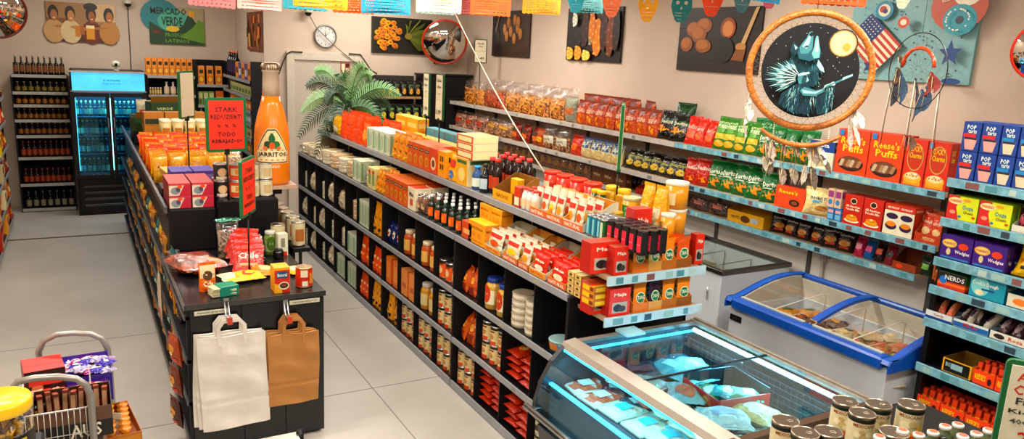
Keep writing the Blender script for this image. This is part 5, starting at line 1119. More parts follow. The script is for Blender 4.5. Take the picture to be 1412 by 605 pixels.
GRN = bag('0f6a34', [T_('Doritos', .1, .52, .9, .7, 'f2f2ea'), R_(.1, .46, .9, .49, 'c8c8b8')] + chips(6, 'f08a1c', u0=.25, u1=.7, v0=.16, v1=.36, seed=5), seed=12, crimp='1a8044')
row(W1_, 1036, 1112, 4, GRN, 'crisps_bag', 'dark green crisps bag on top wall shelf', 'crisps', d=.11, h=.25, tilt=.1)
row(W1_, 1030, 1105, 4, GRN, 'crisps_bag', 'dark green crisps bag on top wall shelf, behind', 'crisps', d=.1, h=.28, inset=.17, rzj=.3)
row(W1_, 1113, 1147, 1, carton('e2dccf', [R_(0, .62, 1, 1, '1d4f9a'), T_('pasta', .2, .74, .8, .9, 'e8eef4'), E_(.5, .3, .3, .2, 'c8b89a')]), 'cereal_box', 'white box with blue top left of the orange cereal boxes', 'box', h=.2, d=.06)
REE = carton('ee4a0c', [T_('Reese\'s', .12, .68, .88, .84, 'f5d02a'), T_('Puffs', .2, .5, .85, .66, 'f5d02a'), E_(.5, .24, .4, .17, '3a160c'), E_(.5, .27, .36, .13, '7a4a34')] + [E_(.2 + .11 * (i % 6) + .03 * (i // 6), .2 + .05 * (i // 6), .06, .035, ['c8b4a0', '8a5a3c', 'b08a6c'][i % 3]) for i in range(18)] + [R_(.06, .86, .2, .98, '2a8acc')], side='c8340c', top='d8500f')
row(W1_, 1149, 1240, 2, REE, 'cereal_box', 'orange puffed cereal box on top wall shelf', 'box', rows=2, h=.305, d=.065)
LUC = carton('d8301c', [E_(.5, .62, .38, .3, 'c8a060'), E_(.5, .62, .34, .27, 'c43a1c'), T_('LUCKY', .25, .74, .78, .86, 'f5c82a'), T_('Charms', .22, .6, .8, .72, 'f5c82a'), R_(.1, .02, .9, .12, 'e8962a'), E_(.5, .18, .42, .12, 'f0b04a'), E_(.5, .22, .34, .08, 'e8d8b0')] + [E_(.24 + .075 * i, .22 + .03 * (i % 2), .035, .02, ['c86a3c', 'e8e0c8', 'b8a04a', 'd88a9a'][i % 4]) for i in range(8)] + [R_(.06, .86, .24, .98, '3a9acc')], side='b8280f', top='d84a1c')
row(W1_, 1241, 1303, 2, LUC, 'cereal_box', 'red charm cereal box on top wall shelf', 'box', rows=2, h=.295, d=.065)
# ---- second level
row(W2_, 624, 668, 3, clearbag(bits('d8a07a', 'b8503a'), .8, seed=21, lab=[R_(.2, .3, .7, .6, 'c83a2a')]), 'snack_bag', 'clear bag with red label on second wall shelf', 'snack', d=.12, h=.22)
row(W2_, 668, 700, 2, clearbag(bits('d89a5a', 'a85a28'), .8, seed=22, lab=[R_(.2, .5, .8, .7, 'c8963a')]), 'snack_bag', 'clear bag of nuts on second wall shelf', 'snack', d=.12, h=.2, rzj=.2)
row(W2_, 700, 742, 3, bag('8a1c14', [R_(.2, .2, .8, .5, 'd8743a'), R_(.15, .6, .85, .72, '2a3a1c')], seed=23), 'snack_bag', 'dark red snack bag on second wall shelf', 'snack', d=.09, h=.2, rzj=.3, tilt=.15)
row(W2_, 736, 748, 1, bag('a8481c', [R_(.2, .3, .8, .6, 'e8a82a')], seed=24), 'snack_bag', 'orange-brown snack bag left of the white labelled bags', 'snack', d=.09, h=.19)
row(W2_, 744, 780, 2, clearbag(NUT, .62, seed=25, lab=[R_(.08, .25, .92, .6, 'd8d4cc'), T_('Snack', .3, .4, .7, .5, '6a5a4a')]), 'snack_bag', 'clear bag with white label on second wall shelf', 'snack', d=.12, h=.25)
row(W2_, 781, 796, 1, bag('c83014', [E_(.5, .4, .3, .2, 'e8703a')], seed=26), 'snack_bag', 'bright red snack bag left of the blue topped bags', 'snack', d=.1, h=.2, tilt=.2)
row(W2_, 796, 852, 4, bag('d8c49a', [R_(.02, .5, .98, .98, '1c5a9a'), T_('Inka', .25, .62, .75, .8, 'e8f0f4'), R_(.02, .46, .98, .5, 'e8e0c8')], seed=27, crimp='1c5a9a'), 'snack_bag', 'beige snack bag with blue top on second wall shelf', 'snack', d=.11, h=.2, tilt=.12)
row(W2_, 858, 938, 7, bag('17120f', [E_(.5, .3, .32, .16, 'c8a83a'), R_(.1, .55, .9, .68, '8a8a3a'), T_('Chips', .25, .7, .75, .8, 'e8e0cc')], seed=28), 'snack_bag', 'black snack bag with yellow print on second wall shelf', 'snack', d=.09, h=.18, tilt=.3, rzj=.2)
row(W2_, 938, 970, 2, bag('b8240f', [T_('Doritos', .12, .6, .88, .76, 'f2e8e0')] + chips(5, 'f08a2a', v0=.12, v1=.35, seed=2), seed=29), 'crisps_bag', 'red crisps bag on second wall shelf', 'crisps', d=.1, h=.22, tilt=.1)
row(W2_, 971, 1064, 5, GRN, 'crisps_bag', 'dark green crisps bag on second wall shelf', 'crisps', d=.11, h=.235, tilt=.12, gap=-.004, rzj=.1)
row(W2_, 1066, 1107, 1, carton('ee4c0e', [T_('Reese\'s', .12, .66, .75, .84, 'f5d02a'), E_(.68, .3, .18, .16, '3a160c'), E_(.68, .3, .1, .09, '8a4a24')], side='c43a0c'), 'chocolate_box', 'orange peanut cup box on second wall shelf', 'box', h=.165, d=.06, tilt=.06)
row(W2_, 1107, 1138, 1, bag('dcc89c', [T_('BIG', .2, .62, .5, .74, '3a5a6a'), T_('HITS', .45, .62, .8, .74, '3a5a6a'), R_(.3, .5, .6, .6, '4aa0c0'), E_(.6, .3, .2, .1, 'b87a3c')], seed=31), 'snack_bag', 'cream coloured snack bag beside the orange peanut cup box', 'snack', d=.09, h=.17)
row(W2_, 1139, 1159, 2, carton('3a7ac0', [R_(.1, .1, .9, .5, '7ab0d8'), R_(.1, .6, .9, .85, 'd8a4b0')]), 'small_carton', 'small blue carton in lower layer on second wall shelf', 'box', h=.085, d=.06)
row(W2_, 1139, 1159, 2, carton('d8b8a8', [R_(.1, .55, .9, .9, '9a4a8a'), E_(.5, .3, .3, .15, '4a8ac0')]), 'small_carton', 'small pink carton on top of the blue cartons', 'box', h=.13, d=.05, zoff=.088)
PAN = carton('c42414', [E_(.5, .8, .17, .1, 'e8d8c0'), E_(.5, .8, .14, .08, '3a2414'), T_('All American', .12, .58, .88, .66, 'f2e4d0'), T_('Pancake Mix', .14, .48, .86, .56, 'f2e4d0'), E_(.5, .14, .4, .07, 'e8e0d0'), E_(.5, .18, .33, .07, 'd88a2a'), E_(.5, .23, .31, .06, 'e8a23c'), E_(.5, .28, .28, .06, 'd8862a'), E_(.5, .31, .08, .03, 'f2dc8a')], side='a81c10')
row(W2_, 1160, 1214, 2, PAN, 'pancake_mix_box', 'red pancake mix box on second wall shelf', 'box', rows=2, h=.205, d=.055)
row(W2_, 1215, 1257, 1, carton('e4dccf', [R_(0, .8, 1, 1, 'c8301c'), T_('CRUNCHY  CRUNCHY', .08, .86, .92, .93, 'f2e8dc'), E_(.27, .62, .2, .1, '3a2050'), E_(.75, .62, .2, .1, '3a2050'), E_(.27, .3, .19, .13, '3a2050'), E_(.75, .3, .19, .13, '3a2050'), E_(.27, .36, .16, .09, 'e08a2c'), E_(.75, .36, .16, .09, 'e08a2c')], side='b8341c', top='c8401c'), 'meal_box', 'white box with purple pots printed on second wall shelf', 'box', rows=2, h=.2, d=.09)
row(W2_, 1259, 1300, 1, opentray('c0401a', 'a84a20', [T_('MEXICAN', .3, .3, .7, .7, 'f2c49a')], .3, 1., side='9a2c14'), 'display_tray', 'brown display tray at right end of second wall shelf', 'tray', h=.19, d=.16)
row(W2_, 1263, 1296, 2, bag('c8401c', [E_(.5, .4, .3, .15, 'e8c49a'), T_('SNACK', .2, .7, .8, .8, 'f2e0c8')], seed=33), 'snack_bag', 'orange pouch standing inside the brown tray', 'snack', d=.04, h=.15, inset=.05, zoff=.004)
# ---- third level
row(W3_, 692, 812, 13, clearbag(bits('a8683a', '6a3418'), .9, seed=35, lab=[R_(.2, .35, .8, .65, 'a8763a')]), 'snack_bag', 'brown snack bag on third wall shelf', 'snack', d=.08, h=.17, rzj=.15)
row(W3_, 815, 862, 3, carton('7a4a2c', [T_('Mix', .2, .4, .8, .6, 'd8b88a')]), 'snack_box', 'brown box on third wall shelf', 'box', h=.17, d=.08)
row(W3_, 876, 898, 1, opentray('b82414', 'c8301c', [], .5, .8), 'display_tray', 'red display tray on third wall shelf behind yellow bags', 'tray', h=.12, d=.14, wmax=.28)
row(W3_, 866, 920, 4, bag('3a2a20', [E_(.5, .5, .2, .2, 'b8b0a4')], seed=36), 'snack_bag', 'dark bag with white mark on third wall shelf', 'snack', d=.06, h=.15, inset=.17, rzj=.3)
row(W3_, 922, 998, 3, clearbag(bits('6a2c14', '3c160c'), .85, seed=37, lab=[R_(.3, .45, .7, .7, 'b86a5a')]), 'snack_bag', 'dark red-brown pouch lying on third wall shelf', 'snack', d=.13, h=.13)
row(W3_, 1002, 1052, 1, opentray('e0a818', 'c89a20', [E_(.5, .45, .13, .3, '6a4020'), R_(.65, .3, .85, .7, 'b8c8d8'), T_('NUTS', .12, .35, .35, .6, '5a3a14')], .75, 1.), 'display_tray', 'yellow display tray on third wall shelf', 'tray', h=.13, d=.16)
row(W3_, 1058, 1168, 6, bag('2c1208', [T_('Takeritos', .08, .66, .92, .8, 'd8dce0'), E_(.5, .36, .32, .15, 'b87a2a'), R_(.25, .12, .75, .2, 'c83a1c')], seed=38), 'snack_bag', 'dark brown tortilla snack bag on third wall shelf', 'snack', d=.1, h=.155, tilt=.2, rzj=.2)
COLP = [bag(c_, [R_(.15, .4, .85, .7, a_)], seed=40 + i) for i, (c_, a_) in enumerate([('c0245c', 'f2a0c0'), ('1c6ab0', 'e0509a'), ('2a1418', 'd84a3a'), ('8a1c3a', '2a2a2a')])]
row(W3_, 1172, 1228, 4, COLP, 'sweets_pouch', 'small colourful sweets pouch on third wall shelf', 'sweets', d=.06, h=.13, tilt=.3)
row(W3_, 1229, 1262, 1, opentray('a84a20', '7a3418', [E_(.3, .5, .15, .3, 'e8502a')], .4, 1.), 'display_tray', 'orange-brown open tray on third wall shelf', 'tray', h=.13, d=.14)
row(W3_, 1264, 1282, 1, bag('2a3a24', [R_(.2, .4, .8, .7, '8ac06a')], seed=44), 'sweets_pouch', 'dark green sweets pouch near right end of third shelf', 'sweets', d=.06, h=.12)
row(W3_, 1284, 1298, 1, carton('c86a2c', [R_(.2, .3, .8, .7, 'e8dcc8'), T_('HERS', .22, .4, .78, .6, '2a1a12')]), 'sweets_box', 'small orange box at right end of third shelf', 'box', h=.1, d=.06)
# ---- small wooden shelf at the back
DKB = bag('14150f', [E_(.5, .35, .3, .2, 'd8a03a'), R_(.2, .7, .8, .8, '3a6a2c')], doy=True, seed=45); GRB = bag('1c2414', [E_(.5, .35, .3, .22, 'c8b83a'), R_(.2, .7, .8, .82, '5a9a3c')], doy=True, seed=46)
row(Yf(9.98, 1.73), 524, 591, 7, DKB, 'coffee_bag', 'black pouch with yellow print on upper wooden shelf', 'pouch', h=.2, d=.1)
row(Yf(9.98, 1.405), 524, 591, 6, GRB, 'coffee_bag', 'dark green pouch with yellow print on lower wooden shelf', 'pouch', h=.2, d=.1)
# ---- sweets unit
CSH = [X(CXF, z) for z in CL]
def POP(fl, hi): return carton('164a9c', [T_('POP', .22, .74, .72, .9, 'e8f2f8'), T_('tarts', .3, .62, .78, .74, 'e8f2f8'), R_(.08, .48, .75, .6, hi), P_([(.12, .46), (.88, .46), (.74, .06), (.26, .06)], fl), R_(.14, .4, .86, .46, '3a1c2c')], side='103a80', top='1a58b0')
row(CSH[0], 1316, 1368, 2, POP('e2a4a8', 'd8202c'), 'pastry_box', 'blue pastry box with pink tart, top sweets shelf', 'box', stack=2, h=.148, d=.1, inset=.01, rows=2)
row(CSH[0], 1368, 1446, 3, POP('d8c8b8', '1c8ac8'), 'pastry_box', 'blue pastry box with pale tart, top sweets shelf', 'box', stack=2, h=.148, d=.1, inset=.01, rows=2)
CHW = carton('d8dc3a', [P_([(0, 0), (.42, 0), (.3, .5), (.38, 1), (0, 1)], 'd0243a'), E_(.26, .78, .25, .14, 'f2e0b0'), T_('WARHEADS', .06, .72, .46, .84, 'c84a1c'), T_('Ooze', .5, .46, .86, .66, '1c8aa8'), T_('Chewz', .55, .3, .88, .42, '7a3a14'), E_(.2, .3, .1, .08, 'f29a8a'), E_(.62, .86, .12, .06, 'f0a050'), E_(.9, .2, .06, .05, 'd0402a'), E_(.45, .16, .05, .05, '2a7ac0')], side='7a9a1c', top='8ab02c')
row(CSH[1], 1303, 1392, 2, CHW, 'sweets_box', 'yellow-green chewy sweets box on second sweets shelf', 'box', h=.125, d=.06, rows=2)
row(CSH[1], 1393, 1440, 1, opentray('d8d4d0', 'b8b4b0', [], .35, .9), 'display_tray', 'white open tray at right end of second sweets shelf', 'tray', h=.1, d=.16)
row(CSH[1], 1398, 1436, 2, bag('3a1420', [E_(.5, .5, .35, .3, 'b84a6a')], seed=51), 'sweets_bag', 'dark pink sweets bag inside the white tray', 'sweets', h=.11, d=.06, inset=.04, zoff=.004)
row(CSH[1], 1326, 1370, 1, carton('2a5a20', [R_(.1, .3, .9, .7, '3a7a2c')]), 'sweets_box', 'dark green box behind the yellow-green sweets boxes', 'box', h=.17, d=.05, inset=.2, wmax=.26)
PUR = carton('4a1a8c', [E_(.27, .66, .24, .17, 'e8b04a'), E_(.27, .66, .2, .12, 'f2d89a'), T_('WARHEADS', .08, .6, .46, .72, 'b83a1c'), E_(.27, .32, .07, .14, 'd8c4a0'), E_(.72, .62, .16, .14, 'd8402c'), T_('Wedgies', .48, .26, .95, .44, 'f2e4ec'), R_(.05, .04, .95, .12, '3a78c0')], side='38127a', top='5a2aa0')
row(CSH[2], 1294, 1385, 2, PUR, 'sweets_box', 'purple sour sweets box on third sweets shelf', 'box', h=.13, d=.05, rows=3, dgap=.004)
row(CSH[2], 1386, 1450, 1, bag('e8b80c', [T_('SOUR', .2, .58, .8, .72, '4a7a1c'), T_('PATCH', .15, .4, .85, .54, 'd8401c'), R_(.2, .2, .8, .3, '2a1a10')], seed=52), 'sweets_bag', 'yellow sour sweets bag right of the purple boxes', 'sweets', h=.15, d=.08, tilt=.45, wmax=.2)
row(CSH[3], 1284, 1291, 1, bag('a85a2c', [], seed=53), 'sweets_bag', 'small brown packet left of the red rope sweets', 'sweets', h=.1, d=.04)
row(CSH[3], 1291, 1330, 1, carton('2a1414', [R_(0, 0, 1, .45, 'd0381c'), R_(0, .2, 1, .35, 'e87a3a'), T_('NERDS', .25, .55, .95, .85, 'e8e8f0'), E_(.2, .5, .14, .25, '3a7ac8')], side='2a6a2c'), 'sweets_box', 'dark red and blue rope sweets box on fourth shelf', 'box', h=.085, d=.1)
row(CSH[3], 1334, 1384, 1, carton('2f9ab8', [E_(.3, .5, .26, .42, '8ad0dc'), T_('Cookie Dough', .06, .5, .8, .72, 'f2f4f4'), R_(.35, .36, .7, .44, '16508a'), E_(.3, .24, .12, .12, 'e8dcc0')], side='1c7a98', top='3aa8c4'), 'sweets_box', 'light blue dough bites box on fourth sweets shelf', 'box', h=.12, d=.12)
row(CSH[3], 1386, 1440, 1, opentray('ded6cc', '2a7aa0', [E_(.35, .5, .2, .25, 'e8843a'), E_(.7, .5, .15, .25, 'f2e0c0')], .8, .9), 'display_tray', 'white tray with orange print beside the light blue box', 'tray', h=.085, d=.15)
row(CSH[4], 1275, 1312, 1, opentray('d8dce4', '9ab0c8', [R_(0, .0, 1, .3, '1c4f9a'), T_('Candy', .3, .4, .7, .8, 'c83020')], .7, .6), 'display_tray', 'white and blue tray at left end of fifth sweets shelf', 'tray', h=.06, d=.16)
row(CSH[4], 1313, 1362, 1, opentray('2a6ab4', '9ab0c8', [R_(.0, .7, 1, 1, 'd8dce4'), T_('Milk Moo', .3, .3, .7, .8, 'c83020')], .7, .6), 'display_tray', 'blue tray in the middle of fifth sweets shelf', 'tray', h=.06, d=.16)
row(CSH[4], 1363, 1430, 1, opentray('dcd8d4', '9ab0c8', [E_(.2, .5, .12, .3, '2a1418'), T_('Rosa', .4, .3, .7, .8, 'c83020')], .7, .6), 'display_tray', 'white tray at right end of fifth sweets shelf', 'tray', h=.06, d=.16)
row(CSH[4], 1277, 1310, 3, bag('e8826a', [E_(.5, .5, .3, .3, 'f2a48c')], seed=54), 'sweets_bag', 'pink sweets bag in left tray of fifth shelf', 'sweets', h=.11, d=.05, inset=.04, tilt=.9, zoff=.02, rzj=.4)
row(CSH[4], 1316, 1360, 4, [bag('3a2428', [E_(.5, .5, .3, .3, 'b8a8a8')], seed=55), bag('c8c0bc', [R_(.3, .3, .7, .7, '5a2a6a')], seed=56)], 'sweets_bag', 'dark sweets bag in blue tray of fifth shelf', 'sweets', h=.11, d=.05, inset=.04, tilt=.8, zoff=.02, rzj=.5)
row(CSH[4], 1366, 1425, 3, bag('4a2a34', [E_(.5, .5, .3, .3, 'a8909a')], seed=57), 'sweets_bag', 'dark sweets bag in right tray of fifth shelf', 'sweets', h=.11, d=.05, inset=.04, tilt=.8, zoff=.02, rzj=.5)
row(CSH[5], 1297, 1338, 1, opentray('e8a814', '8a6a30', [R_(.06, .08, .94, .92, '1c1814'), R_(.3, .35, .7, .75, '9ab8c8'), T_('BIG', .12, .45, .28, .75, 'a8c8d8')], .9, .95), 'display_tray', 'black and yellow tray on sixth sweets shelf', 'tray', h=.085, d=.2)
RST = lambda s: opentray('ee4a0c', 'c8400c', [T_(s, .1, .35, .6, .75, 'f2d42a'), E_(.78, .4, .1, .25, '4a1c0c')], .75, .85)
row(CSH[5], 1339, 1402, 2, RST('REESE\'S'), 'display_tray', 'orange display tray on sixth sweets shelf', 'tray', h=.1, d=.2)
row(CSH[6], 1262, 1400, 4, RST('REESE\'S'), 'display_tray', 'orange display tray on seventh sweets shelf', 'tray', h=.1, d=.22)
STK = carton('e84c0e', [R_(.1, .3, .9, .6, 'f2a42a')], side='c43c0c')
for lvl, (sh, a_, b_, n_) in {'sixth': (CSH[5], 1342, 1400, 6), 'seventh': (CSH[6], 1266, 1396, 12)}.items():
    row(sh, a_, b_, n_, STK, 'chocolate_bar', 'orange chocolate bar standing in tray on ' + lvl + ' shelf', 'chocolate', h=.1, d=.03, inset=.05, zoff=.004, tilt=.1, rows=2, wfac=.8, dgap=.03)

# ---- centre gondola, top deck
T1 = X(TX, TT); T2 = X(2.25, LV[3])
JD = jar('2a1a12', '1c1410', [], 'c8bca4')
row(T1, 443, 455, 2, JD, 'dark_jar', 'small dark jar at far end of gondola top', 'jar', h=.12, d=.07, wmax=.07)
row(T1, 456, 467, 1, bag('e0a838', [R_(.2, .2, .8, .5, 'e8dcc8')], seed=61), 'food_bag', 'yellow bag beside the jars at gondola far end', 'food', h=.2, d=.08)
PUM = bag('f0500c', [E_(.35, .62, .05, .04, '1a0c06'), E_(.62, .62, .05, .04, '1a0c06'), R_(.2, .2, .3, .24, 'b83408'), R_(.6, .36, .75, .4, 'b83408')], doy=True, seed=62)
row(T1, 466, 496, 3, PUM, 'food_bag', 'bright orange bag on gondola top', 'food', h=.26, d=.09, rows=2, rzj=.1)
row(T1, 496, 506, 1, bag('e8641c', [E_(.5, .5, .3, .25, 'f0a050')], doy=True, seed=63), 'food_bag', 'orange bag left of the pale cartons on gondola top', 'food', h=.22, d=.09)
row(T1, 470, 545, 7, PUM, 'food_bag', 'orange bag on gondola top, behind', 'food', h=.24, d=.09, inset=.25, rzj=.3)
PAL = carton('d8dcd0', [R_(.08, .1, .35, .9, '8ab08a'), R_(.45, .15, .6, .85, 'a8c0c8'), R_(.7, .2, .92, .8, 'c8c8a8')], side='c8d0c4', top='e4e2d8')
row(T1, 506, 537, 4, PAL, 'food_carton', 'pale green and white carton on gondola top', 'carton', h=.2, d=.1, rows=2)
YEL = bag('e8960c', [E_(.3, .7, .07, .05, '1c1208'), E_(.7, .68, .07, .05, '1c1208'), E_(.4, .4, .07, .05, '1c1208'), E_(.72, .36, .07, .05, '1c1208'), R_(.2, .1, .8, .22, 'f2c44a')], doy=True, seed=64)
row(T1, 538, 561, 3, YEL, 'flour_bag', 'yellow bag with black spots on gondola top', 'flour', h=.22, d=.09, rows=2)
ORB = carton('d8640c', [R_(.12, .72, .88, .84, '3a2a1c'), T_('Arepa', .2, .74, .8, .82, 'e8dcc8'), E_(.5, .36, .32, .2, 'e8a04a'), E_(.5, .34, .22, .13, 'c87a2c')], side='c8500a', top='e2780f')
row(T1, 562, 592, 4, ORB, 'food_carton', 'orange-brown carton on gondola top', 'carton', h=.2, d=.1, rows=2)
row(T1, 592, 602, 1, carton('d84c14', [E_(.5, .4, .36, .26, 'e8d4b4'), E_(.5, .4, .22, .15, '8a4a28')], top='d84a1c'), 'food_carton', 'red-orange carton with pale oval on gondola top', 'carton', h=.2, d=.1)
row(T1, 603, 614, 1, carton('e89a0c', [R_(.3, .6, .45, .8, '1c1208'), R_(.55, .6, .7, .8, '1c1208'), R_(.3, .3, .45, .5, '1c1208'), R_(.55, .3, .7, .5, '1c1208')]), 'food_carton', 'yellow carton with black squares on gondola top', 'carton', h=.2, d=.09)
row(T1, 614, 627, 1, bag('e8a414', [R_(.2, .5, .8, .8, 'c8301c'), E_(.5, .25, .3, .15, '3a7ac0')], doy=True, seed=65), 'flour_bag', 'yellow bag with red print beside the tall carton', 'flour', h=.2, d=.09)
row(T1, 562, 640, 6, carton('e8a020', [R_(.2, .3, .8, .7, 'd8561c')], top='e8b84a'), 'food_carton', 'yellow-orange carton on gondola top, behind', 'carton', h=.19, d=.1, inset=.27)
row(T1, 545, 575, 2, carton('e8a828', [R_(.1, .4, .9, .7, 'f2d080')], top='f0c868'), 'food_carton', 'golden carton stacked high on gondola top, behind', 'carton', h=.15, d=.12, inset=.4, stack=2)
row(T1, 586, 640, 4, carton('5aa0b8', [R_(.1, .1, .9, .45, 'c8703a')], side='b8602c', top='5aa8c4'), 'food_carton', 'carton with blue top on gondola top, farther behind', 'carton', h=.24, d=.1, inset=.45)
row(T1, 628, 644, 1, carton('dca23c', [R_(.1, .8, .9, .92, '3a6a4a'), E_(.5, .4, .3, .25, 'e8c88a')], side='d8c8a8', top='e8d8b8'), 'food_carton', 'tall tan carton under the flat boxes on gondola top', 'carton', h=.2, d=.2)
FB_ = carton('c8582c', [R_(.1, .2, .9, .8, 'e8d4b0')], side='d8ccb0', top='d8a46c')
p = ypx(650, 2.52, TT)
row(T1, 645, 657, 1, bottle('2a4a7a', '1c8ac8', 'd8dcd8', shape=.75, neck=.5), 'sauce_bottle', 'blue capped bottle with pale label on gondola top', 'bottle', h=.17, d=.08, wmax=.08)
row(T1, 655, 668, 1, bottle('101418', '14181c', 'b8c8d8', shape=.72), 'sauce_bottle', 'black bottle with blue-white label on gondola top', 'bottle', h=.2, d=.08, wmax=.08)
row(T1, 629, 652, 1, FB_, 'flat_box', 'flat orange and cream box lying on cartons of gondola top', 'box', h=.055, d=.2, zoff=.202, inset=.02, stack=3)
RCB = bottle('1c0a08', 'd0281c', 'b8401c', neck=.5, shape=.74)
row(T1, 668, 682, 2, RCB, 'sauce_bottle', 'dark sauce bottle with red cap on gondola top', 'bottle', h=.25, d=.07, wmax=.07, inset=.06)
row(T1, 672, 712, 4, RCB, 'sauce_bottle', 'dark sauce bottle with red cap on gondola top, behind', 'bottle', h=.25, d=.07, wmax=.07, inset=.2, rows=2, dgap=.02)
row(T1, 679, 706, 1, opentray('b07c40', '8a5c30', [R_(0, .0, 1, 1, 'e8a414'), T_('NACHOS', .2, .3, .8, .7, '8a4a14')], .42, 1.), 'display_tray', 'brown cardboard tray with yellow front on gondola top', 'tray', h=.165, d=.2)
row(T1, 703, 713, 1, carton('e8a814', [R_(.1, .2, .9, .3, 'c88a10')], side='e8b020'), 'food_carton', 'yellow card panel right of the brown cardboard tray', 'carton', h=.14, d=.05, inset=.12, wmax=.16)
row(T1, 708, 716, 1, carton('c83a1c', [R_(.1, .1, .9, .5, 'e8dcc8')]), 'food_carton', 'small red packet beside the white bottles', 'carton', h=.13, d=.06)
WB = bottle('d8d4cc', 'd82c18', 'e8c8b0', neck=.6, shape=.72)
row(T1, 716, 736, 3, WB, 'sauce_bottle', 'white bottle with red cap on gondola top', 'bottle', h=.14, d=.055, wmax=.055, rows=3)
TRW = opentray('d8d2c8', 'c8863c', [R_(0, .0, 1, .85, 'd86a4a'), T_('NATURAL', .1, .2, .9, .7, 'f2e4dc')], .28, 1.)
row(T1, 730, 775, 2, opentray('c8863c', 'e0a050', [R_(0, 0, 1, .9, 'd86a4a'), T_('NATURAL', .1, .2, .9, .7, 'f2e4dc')], .28, 1.), 'display_tray', 'orange-brown display tray of packets on gondola top', 'tray', h=.15, d=.24)
row(T1, 775, 803, 1, TRW, 'display_tray', 'white display tray of packets on gondola top', 'tray', h=.16, d=.24)
MG = [bag('d8d0c4', [R_(.1, .7, .9, .92, 'd02c18'), E_(.5, .4, .32, .18, c_), R_(.1, .05, .9, .18, '3a8ac0')], seed=66 + i) for i, c_ in enumerate(('e8962a', 'd85a2a', 'e8c02a'))]
row(T1, 733, 773, 4, MG, 'soup_packet', 'white packet with red top in orange-brown trays', 'packet', h=.14, d=.025, inset=.05, zoff=.004, tilt=.15, rows=3, dgap=.035)
row(T1, 778, 801, 2, MG, 'soup_packet', 'white packet with red top in white tray', 'packet', h=.14, d=.025, inset=.05, zoff=.004, tilt=.15, rows=3, dgap=.035)
row(T1, 742, 815, 4, tub('c8301c', 'd8341c', [R_(.2, .2, .8, .6, 'e8d4b8')], .95), 'red_tub', 'red lidded tub on gondola top', 'tub', h=.17, d=.12, wmax=.12, inset=.42)
row(T1, 826, 858, 2, jar('e0a414', 'e8b80c', [R_(.2, .1, .8, .8, 'c88a1c')], 'e8b83a'), 'yellow_jar', 'tall yellow jar with yellow lid on gondola top', 'jar', h=.19, d=.09, wmax=.1, inset=.42)
row(T1, 806, 822, 2, tub('1c4a24', 'e8b414', [E_(.5, .55, .3, .2, 'e8d49a'), T_('MILO', .25, .7, .75, .85, 'f2ece0')], .98), 'green_tin', 'green tin with yellow lid on gondola top', 'tin', h=.17, d=.1, wmax=.1, inset=.3, rows=1)
row(T1, 826, 846, 2, tub('c8901c', 'e8b414', [E_(.5, .5, .3, .25, 'e8dcb8')], .98), 'yellow_tin', 'low yellow lidded tin behind the pink cans', 'tin', h=.11, d=.09, wmax=.1, inset=.2)
row(T1, 851, 872, 1, tub('14703c', '1a8a48', [], .95), 'green_tub', 'green tub beside the yellow flour bags', 'tub', h=.15, d=.12, wmax=.12, inset=.22)
row(T1, 848, 870, 1, tub('d8a02c', 'c8c0a0', [R_(.2, .2, .8, .7, '3a7a3c')], .95), 'yellow_tub', 'pale lidded tub behind the green tub', 'tub', h=.16, d=.11, wmax=.11, inset=.4)
FT = lambda c_, l_: can(c_, [R_(.3, .1, .7, .85, l_)], 'a8a8a8')
row(T1, 805, 826, 3, FT('2a8ab0', '8ac8dc'), 'small_can', 'small light blue can on gondola top', 'can', h=.115, d=.05, wmax=.05, rows=3, dgap=.004)
row(T1, 822, 833, 1, FT('1c6a3c', 'c8d8c0'), 'small_can', 'small green can left of the pink cans', 'can', h=.115, d=.05, wmax=.05, rows=3, dgap=.004)
PKC = can('161216', [R_(.22, .12, .78, .78, 'e02a5a'), R_(.3, .4, .7, .44, 'f28aa4')], '3a3436', band='161216')
row(T1, 833, 884, 5, PKC, 'pink_can', 'black and pink can on gondola top', 'can', h=.125, d=.055, wmax=.06, rows=3, dgap=.006)
row(T1, 872, 905, 2, bag('e8a814', [R_(.15, .05, .85, .6, 'e0d8c4'), E_(.5, .3, .25, .14, 'c8b48a')], doy=True, seed=70), 'flour_bag', 'tall yellow and white flour bag on gondola end', 'flour', h=.27, d=.12, inset=.34)
YT = tub('e8a01c', 'e8e4dc', [R_(.15, .15, .45, .7, '5a8ab0'), R_(.55, .15, .85, .6, 'e8dcb8')], .97)
row(T1, 905, 927, 1, YT, 'yellow_tub', 'yellow tub with white lid on gondola end', 'tub', h=.15, d=.13, wmax=.13, inset=.46, stack=2)
row(T1, 900, 914, 1, YT, 'yellow_tub', 'yellow tub with white lid between flour bags and stacked tubs', 'tub', h=.15, d=.12, wmax=.12, inset=.32)
